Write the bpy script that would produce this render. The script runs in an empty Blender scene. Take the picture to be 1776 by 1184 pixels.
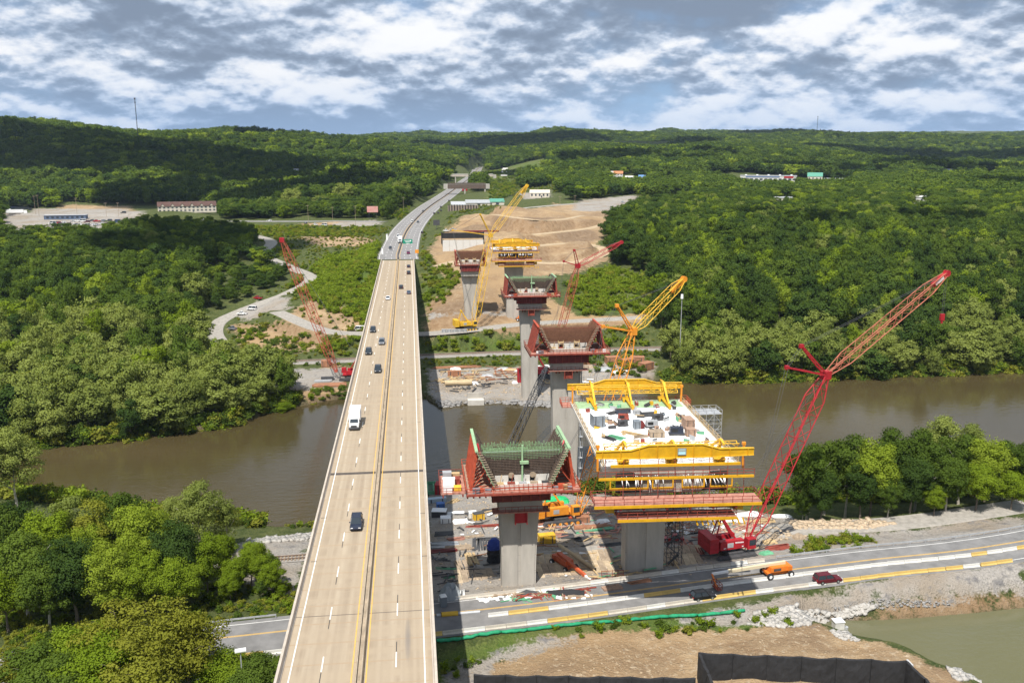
import bpy, math, random
import numpy as np
from mathutils import Vector, Matrix

random.seed(7); RNG = np.random.default_rng(7)
SC = bpy.context.scene
COL = SC.collection

# ------------------------------------------------------------------ camera
FPX = 1520.0; HOR = 265.0; VPX = 708.0; CAMH = 61.0
TH = math.atan((592 - HOR) / FPX)
PHI = math.atan((888 - VPX) / FPX * math.cos(TH))
FW = np.array([math.sin(PHI) * math.cos(TH), math.cos(PHI) * math.cos(TH), -math.sin(TH)])
RT = np.array([math.cos(PHI), -math.sin(PHI), 0.0])
UP = np.cross(RT, FW)
CAM = np.array([0, 0, CAMH])
cam = bpy.data.cameras.new("camera"); camo = bpy.data.objects.new("camera", cam); COL.objects.link(camo)
camo.location = (0, 0, CAMH)
camo.rotation_euler = (math.pi / 2 - TH, 0, -PHI)
cam.sensor_width = 36.0; cam.lens = FPX / 1776 * 36.0
cam.clip_start = 1.0; cam.clip_end = 40000
SC.camera = camo

# ------------------------------------------------------------------ light
SUNV = Vector((0.255, 0.55, -1.0)).normalized()          # direction the light travels
SUN_EL = math.asin(-SUNV.z); SUN_AZ = math.atan2(-SUNV.x, -SUNV.y)   # azimuth of the sun from +Y, clockwise
sun = bpy.data.lights.new("sun", 'SUN'); suno = bpy.data.objects.new("sun", sun); COL.objects.link(suno)
sun.energy = 4.8; sun.angle = math.radians(0.6); sun.color = (1.0, 0.955, 0.88)
suno.rotation_euler = SUNV.to_track_quat('-Z', 'Y').to_euler()
suno.location = (-100, -200, 400)

W = bpy.data.worlds.new("World"); SC.world = W; W.use_nodes = True
def build_world():
    nt = W.node_tree; nt.nodes.clear(); L = nt.links
    def N(t, **k):
        n = nt.nodes.new(t)
        for a, b in k.items(): setattr(n, a, b)
        return n
    def M(op, a, b=None, c=None):
        n = N('ShaderNodeMath', operation=op)
        for i, v in enumerate((a, b, c)):
            if v is None: continue
            if isinstance(v, (int, float)): n.inputs[i].default_value = v
            else: L.new(v, n.inputs[i])
        return n.outputs[0]
    def mix(f, a, b):
        n = N('ShaderNodeMix', data_type='RGBA')
        if isinstance(f, (int, float)): n.inputs[0].default_value = f
        else: L.new(f, n.inputs[0])
        for i, v in ((6, a), (7, b)):
            if isinstance(v, tuple): n.inputs[i].default_value = (*v, 1)
            else: L.new(v, n.inputs[i])
        return n.outputs[2]
    def rng(v, a, b, c=0.0, d=1.0):
        n = N('ShaderNodeMapRange', interpolation_type='SMOOTHSTEP')
        L.new(v, n.inputs[0])
        for i, x in enumerate((a, b, c, d)): n.inputs[i + 1].default_value = x
        return n.outputs[0]
    sky = N('ShaderNodeTexSky', sky_type='NISHITA'); sky.sun_disc = False
    sky.sun_elevation = SUN_EL; sky.sun_rotation = SUN_AZ
    sky.altitude = 300; sky.air_density = 1.0; sky.dust_density = 0.6; sky.ozone_density = 1.2
    tc = N('ShaderNodeTexCoord'); sp = N('ShaderNodeSeparateXYZ'); L.new(tc.outputs['Generated'], sp.inputs[0])
    z = M('MAXIMUM', sp.outputs[2], 0.0)
    def coord(dz, k, vs, off):
        dn = M('ADD', z, k + dz)
        c = N('ShaderNodeCombineXYZ')
        L.new(M('DIVIDE', sp.outputs[0], dn), c.inputs[0]); L.new(M('ADD', M('DIVIDE', sp.outputs[1], dn), off), c.inputs[1])
        L.new(M('DIVIDE', M('MULTIPLY', M('ADD', z, dz), vs), dn), c.inputs[2])
        return c.outputs[0]
    def noise(vec, scale, detail=7.0, rough=0.55, dist=0.0):
        n = N('ShaderNodeTexNoise'); L.new(vec, n.inputs['Vector'])
        n.inputs['Scale'].default_value = scale; n.inputs['Detail'].default_value = detail
        n.inputs['Roughness'].default_value = rough; n.inputs['Distortion'].default_value = dist
        return n.outputs[0]
    KK = 0.42
    def big(dz): return noise(coord(dz, KK, 1.3, CLOUD_SEED), 2.3, 2.5, 0.5, 0.0)
    def mid(dz): return noise(coord(dz, KK, 1.0, CLOUD_SEED + 7), 5.6, 4.0, 0.5, 0.0)
    def fin(dz): return noise(coord(dz, KK, 0.8, CLOUD_SEED + 15), 15.0, 6.0, 0.56, 0.0)
    b0, b1, m0, m1, f0, f1 = big(0.0), big(0.034), mid(0.0), mid(0.016), fin(0.0), fin(0.007)
    lit = M('ADD', M('ADD', M('MULTIPLY', M('SUBTRACT', b0, b1), 2.2), M('MULTIPLY', M('SUBTRACT', m0, m1), 1.7)), M('MULTIPLY', M('SUBTRACT', f0, f1), 1.05))   # thinner above than below: a lit top
    l = rng(lit, -0.60, 0.60)
    dd = M('ADD', M('ADD', M('MULTIPLY', b0, 0.52), M('MULTIPLY', m0, 0.34)), M('MULTIPLY', f0, 0.14))
    thick = rng(dd, 0.42, 0.60)
    bright = M('ADD', M('MULTIPLY', l, 1.15), M('MULTIPLY', M('SUBTRACT', 0.45, thick), 0.30))
    shade = rng(bright, 0.16, 1.06)
    cr = N('ShaderNodeValToRGB'); L.new(shade, cr.inputs[0]); e = cr.color_ramp.elements
    e[0].position = 0.0; e[0].color = (0.235, 0.30, 0.405, 1); e[1].position = 1.0; e[1].color = (0.97, 0.98, 1, 1)
    for p_, c_ in ((0.30, (0.34, 0.425, 0.56, 1)), (0.55, (0.54, 0.63, 0.77, 1)), (0.78, (0.77, 0.82, 0.91, 1))):
        k = e.new(p_); k.color = c_
    sc = N('ShaderNodeMix', data_type='RGBA', blend_type='MULTIPLY'); sc.inputs[0].default_value = 1.0; L.new(cr.outputs[0], sc.inputs[6]); sc.inputs[7].default_value = (8.5, 8.5, 8.5, 1)
    cover = rng(dd, 0.31, 0.47)
    skyc = mix(0.7, sky.outputs[0], (1.75, 3.4, 6.2))
    c = mix(cover, skyc, sc.outputs[2])
    hz = rng(z, 0.0, 0.10, 0.50, 0.0)                      # the air towards the horizon
    c = mix(hz, c, (3.0, 4.9, 7.9))
    bg = N('ShaderNodeBackground'); L.new(c, bg.inputs[0]); bg.inputs[1].default_value = 0.095
    out = N('ShaderNodeOutputWorld'); L.new(bg.outputs[0], out.inputs[0])
CLOUD_SEED = 11.7
build_world()
W.cycles.sampling_method = 'MANUAL'; W.cycles.sample_map_resolution = 512
SC.view_settings.view_transform = 'Standard'; SC.view_settings.look = 'None'
SC.view_settings.gamma = 1.0; SC.view_settings.exposure = 0.38; SC.view_settings.use_curve_mapping = False
SC.cycles.max_bounces = 5; SC.cycles.diffuse_bounces = 3; SC.cycles.glossy_bounces = 2
SC.cycles.transmission_bounces = 2; SC.cycles.volume_bounces = 0; SC.cycles.transparent_max_bounces = 4
SC.cycles.use_denoising = True
SC.cycles.caustics_reflective = False; SC.cycles.caustics_refractive = False

# ------------------------------------------------------------------ points: a photo pixel to a place in the world
def ray(px, py):
    return FW + RT * (px - 888) / FPX + UP * (592 - py) / FPX
def P(px, py, z):
    d = ray(px, py); return CAM + d * ((z - CAMH) / d[2])
def PY(px, py, Y):
    d = ray(px, py); return CAM + d * (Y / d[1])
def depth(p):
    return float((np.asarray(p, float) - CAM) @ FW)
def proj(p):
    v = np.asarray(p, float) - CAM; c = v @ FW
    return 888 + FPX * (v @ RT) / c, 592 - FPX * (v @ UP) / c

# ------------------------------------------------------------------ materials
MATS = {}
def mat(name, col, rough=0.7, metal=0.0, var=0.0, scale=1.0, col2=None, bump=0.0, spec=0.4, emit=None, streak=0.0, detail=6.0):
    if name in MATS: return MATS[name]
    m = bpy.data.materials.new(name); m.use_nodes = True; MATS[name] = m
    nt = m.node_tree; b = nt.nodes['Principled BSDF']; L = nt.links
    b.inputs['Roughness'].default_value = rough; b.inputs['Metallic'].default_value = metal
    b.inputs['Specular IOR Level'].default_value = spec
    b.inputs['Base Color'].default_value = (*col, 1)
    if var > 0 or col2 or bump > 0:
        tc = nt.nodes.new('ShaderNodeTexCoord'); src = tc.outputs['Object']
        if streak:
            mp = nt.nodes.new('ShaderNodeMapping'); mp.inputs['Scale'].default_value = (1, 1, streak)
            L.new(src, mp.inputs[0]); src = mp.outputs[0]
        n = nt.nodes.new('ShaderNodeTexNoise'); n.inputs['Scale'].default_value = scale
        n.inputs['Detail'].default_value = detail; n.inputs['Roughness'].default_value = 0.62
        L.new(src, n.inputs['Vector'])
        mr = nt.nodes.new('ShaderNodeMapRange'); L.new(n.outputs[0], mr.inputs[0])
        mr.inputs[1].default_value = 0.3; mr.inputs[2].default_value = 0.7
        mx = nt.nodes.new('ShaderNodeMix'); mx.data_type = 'RGBA'
        L.new(mr.outputs[0], mx.inputs[0])
        c2 = col2 or tuple(min(1, c * (1 + var)) for c in col)
        c1 = col if col2 else tuple(c * (1 - var) for c in col)
        mx.inputs[6].default_value = (*c1, 1); mx.inputs[7].default_value = (*c2, 1)
        L.new(mx.outputs[2], b.inputs['Base Color'])
        if bump > 0:
            bp = nt.nodes.new('ShaderNodeBump'); bp.inputs['Strength'].default_value = 1.0
            bp.inputs['Distance'].default_value = bump
            L.new(n.outputs[0], bp.inputs['Height']); L.new(bp.outputs[0], b.inputs['Normal'])
    if emit: 
        b.inputs['Emission Color'].default_value = (*col, 1); b.inputs['Emission Strength'].default_value = emit
    return m

# ------------------------------------------------------------------ mesh building
class MB:
    def __init__(s): s.v = []; s.f = []
    def add(s, vs, fs):
        o = len(s.v); s.v.extend([tuple(map(float, v)) for v in vs]); s.f.extend([tuple(i + o for i in f) for f in fs]); return s
    def box(s, c, d, rz=0.0, taper=1.0):
        x, y, z = d[0] / 2, d[1] / 2, d[2] / 2; ca, sa = math.cos(rz), math.sin(rz)
        vs = []
        for k, t in ((-z, 1.0), (z, taper)):
            for a, b in ((-x, -y), (x, -y), (x, y), (-x, y)):
                a *= t; b *= t
                vs.append((c[0] + a * ca - b * sa, c[1] + a * sa + b * ca, c[2] + k))
        return s.add(vs, [(3, 2, 1, 0), (4, 5, 6, 7), (0, 1, 5, 4), (1, 2, 6, 5), (2, 3, 7, 6), (3, 0, 4, 7)])
    def bar(s, a, b, w, h=None, up=(0, 0, 1)):
        h = h or w; a = Vector(a); b = Vector(b); d = (b - a)
        if d.length < 1e-6: return s
        d.normalize(); u = Vector(up)
        if abs(d.dot(u)) > 0.98: u = Vector((1, 0, 0))
        r = d.cross(u).normalized() * (w / 2); u = r.cross(d).normalized() * (h / 2)
        vs = []
        for p in (a, b): vs += [p - r - u, p + r - u, p + r + u, p - r + u]
        return s.add(vs, [(3, 2, 1, 0), (4, 5, 6, 7), (0, 1, 5, 4), (1, 2, 6, 5), (2, 3, 7, 6), (3, 0, 4, 7)])
    def tube(s, a, b, r, r2=None, n=8, caps=True):
        r2 = r if r2 is None else r2
        a = Vector(a); b = Vector(b); d = (b - a).normalized(); u = Vector((0, 0, 1))
        if abs(d.dot(u)) > 0.98: u = Vector((1, 0, 0))
        x = d.cross(u).normalized(); y = x.cross(d)
        vs = []
        for p, q in ((a, r), (b, r2)):
            for i in range(n):
                t = 2 * math.pi * i / n; vs.append(p + x * (q * math.cos(t)) + y * (q * math.sin(t)))
        fs = [(i, (i + 1) % n, n + (i + 1) % n, n + i) for i in range(n)]
        if caps: fs += [tuple(reversed(range(n))), tuple(range(n, 2 * n))]
        return s.add(vs, fs)
    def prism(s, pts, a, b):
        """polygon pts extruded from offset vector a to offset vector b"""
        n = len(pts); a = Vector(a); b = Vector(b)
        vs = [Vector(p) + a for p in pts] + [Vector(p) + b for p in pts]
        fs = [tuple(reversed(range(n))), tuple(range(n, 2 * n))] + [(i, (i + 1) % n, n + (i + 1) % n, n + i) for i in range(n)]
        return s.add(vs, fs)
    def loft(s, rings, cap=True):
        n = len(rings[0]); vs = [p for r in rings for p in r]; fs = []
        for k in range(len(rings) - 1):
            for i in range(n): fs.append((k * n + i, k * n + (i + 1) % n, (k + 1) * n + (i + 1) % n, (k + 1) * n + i))
        if cap: fs += [tuple(reversed(range(n))), tuple(range((len(rings) - 1) * n, len(rings) * n))]
        return s.add(vs, fs)
    def mesh(s, name):
        me = bpy.data.meshes.new(name); me.from_pydata(s.v, [], s.f); me.update(); return me
    def build(s, name, m, parent=None, smooth=False, kind=None, loc=None):
        me = s.mesh(name); me.materials.append(m)
        if smooth: me.shade_smooth()
        o = bpy.data.objects.new(name, me); COL.objects.link(o)
        if parent is not None: o.parent = parent
        if loc is not None: o.location = loc
        if kind: o['kind'] = kind
        return o
def tag(o, label=None, cat=None, group=None, kind=None):
    if label: o['label'] = label
    if cat: o['category'] = cat
    if group: o['group'] = group
    if kind: o['kind'] = kind
    return o
def thing(name, loc, label, cat, group=None, rz=0.0):
    o = bpy.data.objects.new(name, None); COL.objects.link(o); o.location = tuple(map(float, loc)); o.rotation_euler = (0, 0, rz)
    o.empty_display_size = 0.5
    return tag(o, label, cat, group)
def meshobj(name, me, parent=None, m=None, loc=None):
    o = bpy.data.objects.new(name, me); COL.objects.link(o)
    if parent is not None: o.parent = parent
    if loc is not None: o.location = loc
    return o
def dup(root, loc=None, rz=None, label=None, group=None, parent=None):
    r = root.copy(); COL.objects.link(r)
    if parent is not None: r.parent = parent
    if loc is not None: r.location = tuple(map(float, loc))
    if rz is not None: r.rotation_euler = (0, 0, rz)
    if label: r['label'] = label
    if group: r['group'] = group
    for ch in list(root.children):
        c = ch.copy(); COL.objects.link(c); c.parent = r
        for g in list(ch.children):
            d = g.copy(); COL.objects.link(d); d.parent = c
    return r
def npmesh(name, V, Fq, m, attrs=None, smooth=False):
    """fast mesh from numpy vertices and equal-sized faces"""
    V = np.asarray(V, np.float32); Fq = np.asarray(Fq, np.int32); k = Fq.shape[1]
    me = bpy.data.meshes.new(name)
    me.vertices.add(len(V)); me.vertices.foreach_set('co', V.ravel())
    me.loops.add(Fq.size); me.loops.foreach_set('vertex_index', Fq.ravel())
    me.polygons.add(len(Fq)); me.polygons.foreach_set('loop_start', np.arange(0, Fq.size, k, dtype=np.int32))
    me.polygons.foreach_set('loop_total', np.full(len(Fq), k, np.int32))
    if smooth: me.polygons.foreach_set('use_smooth', np.ones(len(Fq), bool))
    for n, a in (attrs or {}).items():
        at = me.attributes.new(n, 'FLOAT', 'POINT'); at.data.foreach_set('value', np.asarray(a, np.float32).ravel())
    me.update(calc_edges=True); me.validate()
    if m: me.materials.append(m)
    return me
# ------------------------------------------------------------------ terrain heights
WATER = -33.0
NB = np.array([(-3000, 330), (-300, 290), (-120, 246), (-70, 222), (-35, 209), (-20, 209), (2, 236), (14, 240), (40, 226), (70, 216), (100, 209), (140, 205), (300, 214), (3000, 260)], float)
FB = np.array([(-3000, 360), (-300, 270), (-134, 287), (-99, 292), (-82, 298), (-62, 306), (-52, 322), (-41, 328), (-29, 336), (4, 334), (10, 318), (21, 322), (33, 322), (51, 313), (63, 326), (82, 338), (100, 349), (139, 341), (192, 343), (266, 345), (600, 360), (3000, 480)], float)
def nbank(x): return np.interp(x, NB[:, 0], NB[:, 1])
def fbank(x): return np.interp(x, FB[:, 0], FB[:, 1])

CP = []
def cp(*a):
    for px, py, z in a: q = P(px, py, z); CP.append((q[0], q[1], z))
def cw(*a): CP.extend(a)
def cy(*a):     # a skyline pixel at a given Y, ground below the crowns
    for px, py, Y, t in a: q = PY(px, py, Y); CP.append((q[0], q[1], q[2] - t))
cp((0,1184,-21),(250,1184,-21),(480,1184,-21.5),(760,1184,-22.5),(888,1184,-22),(1300,1184,-22),(1600,1184,-22.5),
   (0,1150,-21),(360,1110,-21),(760,1088,-21),(1000,1062,-21),(1270,1028,-21),(1500,998,-20.6),(1776,955,-20),
   (760,980,-23),(900,1000,-22.5),(1100,990,-22),(1280,970,-22),(780,900,-25),(1000,900,-25),(1200,900,-24.5),(1350,905,-24.5),(1500,930,-22.5),(1776,905,-21),
   (440,985,-23.5),(300,1000,-23),(100,1000,-23),(0,950,-25),(540,945,-26),(430,940,-26),(780,1010,-22.7),
   (1100,1120,-22),(1400,1110,-21.6),(1560,1110,-22.5),(900,1130,-22.6),(1250,1075,-22.2),(1500,1035,-22),(1700,1010,-21.5),(1500,1065,-23.5),(1700,1050,-23.5))
cw((-20,205,-29),(40,222,-29.5),(95,206,-29),(-70,216,-29),(-120,240,-29),(130,200,-27),(200,205,-26),(5,233,-30),(-300,280,-28),(400,215,-26))
cp((760,655,-30.6),(900,655,-30.6),(1050,645,-30.2),(480,655,-30),(560,660,-30.2),(750,625,-29),(600,625,-29),(480,628,-29),(1120,618,-29),(940,622,-29),
   (760,590,-26),(880,592,-26),(600,592,-25),(560,604,-27.5),(815,567,-20.5),(760,565,-20.5),(900,557,-20),(1050,552,-20),(1120,548,-19),
   (780,520,-12),(870,512,-11.5),(760,465,-3),(870,470,-5),(1000,500,-13),(960,455,-5),(1040,455,-8),(740,520,-14),(745,470,-6),
   (820,425,1.5),(790,415,2),(950,425,0),(1000,420,-1),(850,392,10),(910,384,15),(975,378,11),(880,402,5),(930,402,3),(760,400,2),(790,375,7),(860,370,12),(1050,365,8),(1060,380,5),
   (690,430,-0.5),(712,395,1.5),(745,362,4.5),(772,340,8),(800,318,12),(822,300,16),(670,432,-1.5),
   (640,480,-9),(610,500,-13),(570,535,-19),(530,520,-16),(600,560,-22),(480,500,-14),(470,418,-4),(452,440,-7),(500,462,-11),(545,480,-13),(500,510,-18),(440,530,-22),(380,555,-26),(372,575,-28),(390,600,-30),
   (360,383,0),(520,384,0),(600,383,0),(660,385,0.5),(620,430,-3),(540,440,-6),(560,410,-2),(480,560,-24),(500,600,-28),(420,575,-27),
   (0,368,4),(0,412,1.5),(100,385,3),(200,370,4),(220,395,3),(325,362,5))
cw((-120,330,-30.5),(-160,320,-31),(-300,330,-30),(-90,345,-30),(-130,420,-26),(-220,420,-24),(-130,520,-18),(-220,520,-16),(-350,500,-12),(-180,620,-8),(-280,620,-4),(-500,700,2),
   (110,366,-30.5),(200,365,-31),(300,368,-31),(450,380,-30),(150,440,-19),(300,460,-18),(450,480,-16),(120,560,-6),(200,640,2),(350,640,3),(520,650,4),(160,780,7),(350,850,10),(600,850,14),(260,960,9),(700,600,0),
   (200,1100,14),(400,1100,16),(700,1150,18),(1000,1250,22),(60,1100,10),(120,1300,14),(30,1300,22),(250,1400,28),(500,1450,30),(-60,900,3),(-120,1000,8),(-20,1050,14),(-60,1250,30),(0,1500,38),(120,1900,24),(250,1800,45),(60,2000,50),
   (-600,300,-10),(-900,800,25),(-1800,1500,90),(900,350,-12),(1500,800,25),(3000,1500,70),(0,-100,-18),(-400,0,-16),(400,0,-16),(0,40,-21),(-300,150,-19),(300,120,-18),(-2000,-200,20),(2000,-200,20),(0,-1500,40),(-1500,-1500,60),(1500,-1500,60))
cy((0,208,1750,16),(80,210,1750,16),(160,210,1800,16),(240,224,1850,16),(330,238,1950,16),(400,240,2200,16),(500,238,2000,16),(560,240,2300,16),(640,258,2100,16),
   (0,280,1450,16),(200,285,1450,16),(400,300,1400,16),(550,310,1350,16),(0,345,1150,14),(150,348,1120,14),(300,350,1080,14),(450,362,1000,14),(600,345,1080,14),(690,330,1200,14),(700,285,1700,16),
   (600,242,4500,14),(700,236,4700,14),(790,238,4900,14),(840,246,3300,16),(760,262,2700,16),(820,268,2900,16),(900,238,3200,16),(960,231,3300,16),(1060,233,3300,16),(1200,236,3400,16),(1330,232,3300,16),(1450,236,3500,16),(1600,241,3700,16),(1776,243,3600,16),
   (900,262,2200,16),(1000,256,2100,16),(1150,254,2000,16),(1300,262,2000,16),(1450,268,2100,16),(1600,274,2200,16),(1776,276,2200,16),
   (930,290,1650,16),(1000,284,1500,16),(1150,282,1550,16),(1500,292,1500,16),(1776,300,1400,16),(1100,306,1250,14),(1330,312,1250,14),(1600,310,1250,14),
   (900,233,7000,10),(1200,234,7000,10),(1500,231,7500,10),(1776,231,7000,10),(600,236,7500,10),(300,240,7000,10),(0,240,6000,10))
CP = np.array(CP, float)
def uv(x, y):
    r = np.sqrt(x * x + y * y) + 1e-6
    return np.stack([np.arctan2(x, y) * 1.6, np.log(np.maximum(r, 12.0))], -1)
def phi_k(d2): return np.sqrt(d2 + 0.0016)
_cu = uv(CP[:, 0], CP[:, 1])
_A = phi_k(((_cu[:, None] - _cu[None]) ** 2).sum(-1)) 
_A -= np.eye(len(CP)) * 0.006
_n = len(CP); _K = np.zeros((_n + 1, _n + 1)); _K[:_n, :_n] = _A; _K[:_n, _n] = 1; _K[_n, :_n] = 1
_w = np.linalg.solve(_K, np.append(CP[:, 2], 0))
def raw_h(x, y):
    q = uv(x, y); out = np.empty(len(q))
    for i in range(0, len(q), 4000):
        d2 = ((q[i:i + 4000, None] - _cu[None]) ** 2).sum(-1)
        out[i:i + 4000] = phi_k(d2) @ _w[:_n] + _w[_n]
    return out
def hash2(x, y, s):
    """smooth value noise"""
    xs = x / s; ys = y / s; xi = np.floor(xs); yi = np.floor(ys); fx = xs - xi; fy = ys - yi
    fx = fx * fx * (3 - 2 * fx); fy = fy * fy * (3 - 2 * fy)
    def h(a, b): return np.modf(np.abs(np.sin(a * 127.1 + b * 311.7) * 43758.5453))[0]
    return (h(xi, yi) * (1 - fx) + h(xi + 1, yi) * fx) * (1 - fy) + (h(xi, yi + 1) * (1 - fx) + h(xi + 1, yi + 1) * fx) * fy - 0.5
def pts(l): return [tuple(P(*a)) for a in l]
def seg_dist(x, y, poly):
    """distance to a polyline (x,y,z) and the height of the nearest point on it"""
    best = np.full(len(x), 1e9); zz = np.zeros(len(x))
    for a, b in zip(poly[:-1], poly[1:]):
        dx, dy = b[0] - a[0], b[1] - a[1]; l2 = dx * dx + dy * dy + 1e-9
        t = np.clip(((x - a[0]) * dx + (y - a[1]) * dy) / l2, 0, 1)
        d = np.hypot(x - a[0] - t * dx, y - a[1] - t * dy); m = d < best
        best[m] = d[m]; zz[m] = (a[2] + t * (b[2] - a[2]))[m]
    return best, zz
def smooth_line(p, n=4):
    """Catmull-Rom through the points"""
    p = [np.array(q, float) for q in p]; p = [2 * p[0] - p[1]] + p + [2 * p[-1] - p[-2]]; out = []
    for i in range(1, len(p) - 2):
        for k in range(n):
            t = k / n
            out.append(0.5 * (2 * p[i] + (p[i + 1] - p[i - 1]) * t + (2 * p[i - 1] - 5 * p[i] + 4 * p[i + 1] - p[i + 2]) * t * t + (3 * p[i] - p[i - 1] - 3 * p[i + 1] + p[i + 2]) * t ** 3))
    out.append(p[-2]); return out
ROADS = {}
def road(name, line, hw, z_off=0.0, blend=6.0, n=6):
    ROADS[name] = (smooth_line(line, n), hw, blend)
NR = [tuple(PY(-400,1150,150)[:2]) + (-21.0,), tuple(P(0,1172,-21)), tuple(P(250,1128,-21)), tuple(P(500,1098,-21)), tuple(P(760,1070,-21)), tuple(P(1000,1042,-21)), tuple(P(1270,1005,-21)), tuple(P(1500,976,-20.6)), tuple(P(1776,942,-20)), (210, 178, -19.6), (330, 195, -19)]
NR[0] = (-130, 138, -21.0)
road('river_road', NR, 6.3, blend=5)
HW = [(-7.4, 516, 0), (-7.2, 560, 0.3), (-1, 714, 2), (18, 910, 5), (45, 1115, 8), (88, 1460, 12), (140, 1900, 16), (175, 2300, 18), (215, 2600, 20), (300, 2900, 26)]
road('highway', HW, 13.0, blend=14)
road('side_street', [(-420, 905, 1), (-184, 838, 0), (-99, 821, 0), (-58, 820, 0), (-22, 790, 1.2)], 5.5, blend=6)
road('access_road', pts([(375,404,-1),(420,405,-2),(470,418,-4),(456,440,-7),(500,462,-11),(540,482,-13),(500,508,-18),(440,530,-22),(384,555,-26),(372,578,-28.5),(392,605,-30)]), 4.6, blend=5)
road('haul_road', pts([(480,540,-20),(560,572,-22.5),(640,578,-22),(735,578,-21.5),(830,570,-20.5),(900,562,-20),(1000,556,-20),(1110,550,-19)]), 4.5, blend=4)
road('river_track', pts([(200,640,-29.5),(440,630,-29),(600,624,-29),(760,616,-29),(940,610,-29),(1130,604,-29),(1400,600,-29),(1776,590,-29)]), 5.0, blend=5)
road('gravel_track', [(12, 168, -22.8), (50, 172, -22.4), (85, 176, -22), (110, 176, -21.6), (142, 180, -20.8), (230, 196, -20)], 3.6, blend=3)
road('clearing_road', [(45, 770, 5), (110, 850, 8.5), (209, 958, 8), (311, 974, 10), (360, 940, 10)], 6, blend=12)
road('earth_track', pts([(758,462,-4),(800,452,-3),(870,450,-3.2),(950,456,-5),(1010,452,-6),(1046,440,-5.5),(1040,428,-3.5),(990,422,-1.5),(930,426,-.5)]), 4.5, blend=5)
road('mound_track', pts([(762,410,1.5),(820,412,2),(880,410,3.5),(950,404,4.5),(1020,396,4),(1060,385,4.5)]), 4.0, blend=5)
road('crest_track', pts([(800,380,6),(850,372,10.5),(900,378,13.5),(960,382,11),(1010,374,8)]), 3.5, blend=6)
# pond
POND_PX = [(1418,1086),(1460,1078),(1530,1080),(1600,1076),(1700,1068),(1776,1058),(1900,1048),(2050,1040),(2180,1052),(2240,1090),(2190,1140),(2100,1190),(2000,1250),(1880,1262),(1770,1222),(1700,1188),(1640,1165),(1580,1132),(1530,1112),(1470,1100)]
PONDZ = -26.0
POND = [tuple(P(a, b, PONDZ)[:2]) for a, b in POND_PX]
def poly_sd(x, y, poly):
    """signed distance to a closed polygon, negative inside"""
    p = [(a[0], a[1], 0) for a in poly]; d, _ = seg_dist(x, y, p + [p[0]])
    ins = np.zeros(len(x), bool)
    for (x1, y1, _), (x2, y2, _) in zip(p, p[1:] + p[:1]):
        c = ((y1 > y) != (y2 > y)) & (x < (x2 - x1) * (y - y1) / (y2 - y1 + 1e-12) + x1); ins ^= c
    return np.where(ins, -d, d)
def sstep(t): t = np.clip(t, 0, 1); return t * t * (3 - 2 * t)
ABUT = 512.0
def height(x, y, detail=True):
    z = raw_h(x, y); r = np.hypot(x, y)
    if detail:
        a = sstep((r - 900) / 1500)
        z = z + a * (hash2(x, y, 420.) * 30 + (0.25 - np.abs(hash2(x + 91, y + 17, 260.))) * 62 + hash2(x, y, 110.) * 9)
        a2 = sstep((r - 60) / 60) 
        z = z + a2 * (hash2(x, y, 23.) * 0.9 + hash2(x + 5, y, 9.) * 0.45 + hash2(x, y + 3, 3.7) * 0.25)
    k = np.exp(-(((x - 75) / 60) ** 2 + ((y - 640) / 130) ** 2)); z = z + k * (hash2(x, y, 42.) * 18 + hash2(x + 9, y, 17.) * 8 + hash2(x, y + 7, 6.) * 1.0)
    k = np.exp(-(((x - 48) / 42) ** 4 + ((y - 118) / 13) ** 4)); z = z + k * (1.1 + hash2(x, y, 13.) * 1.8 + hash2(x + 3, y, 5.) * .9 + hash2(x, y, 2.1) * .35)
    kk = np.exp(-(((x - 75) / 75) ** 4 + ((y - 630) / 170) ** 4)); z = z - kk * 0.80 * np.sin(2 * np.pi * (z + hash2(x, y, 30.) * 1.6) / 4.2) * 4.2 / (2 * np.pi)
    # banks and bed of the river
    dn = y - nbank(x); df = fbank(x) - y; ins = np.minimum(dn, df) + hash2(x, y, 7.) * 2.0
    z = np.where(r < 3500, z + (-37.5 - z) * sstep((ins + 2.2) / 5.5), z)
    # the roads lie in levelled corridors
    for nm, (ln, hw, bl) in ROADS.items():
        xs = [q[0] for q in ln]; ys = [q[1] for q in ln]; M_ = hw + bl + 30
        m = (x > min(xs) - M_) & (x < max(xs) + M_) & (y > min(ys) - M_) & (y < max(ys) + M_)
        if m.any():
            d, zz = seg_dist(x[m], y[m], ln); k = 1 - sstep((d - hw - 1.0) / bl)
            z[m] = z[m] + (zz - 0.22 - z[m]) * k
    # construction pads: smoother, level
    d = poly_sd(x, y, POND); k = 1 - sstep((d + 0.5) / 6.0)
    z = z + (np.minimum(z, PONDZ - 0.9) - z) * k
    # ground stays under the old bridge
    k = (1 - sstep((np.abs(x + 7.5) - 12) / 9)) * (y < ABUT) * (y > -200)
    z = z + (np.minimum(z, np.interp(y, [0, 250, 360, 440, 490, 512], [-20, -20, -26, -18, -8, -2.0])) - z) * k
    return z

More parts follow.
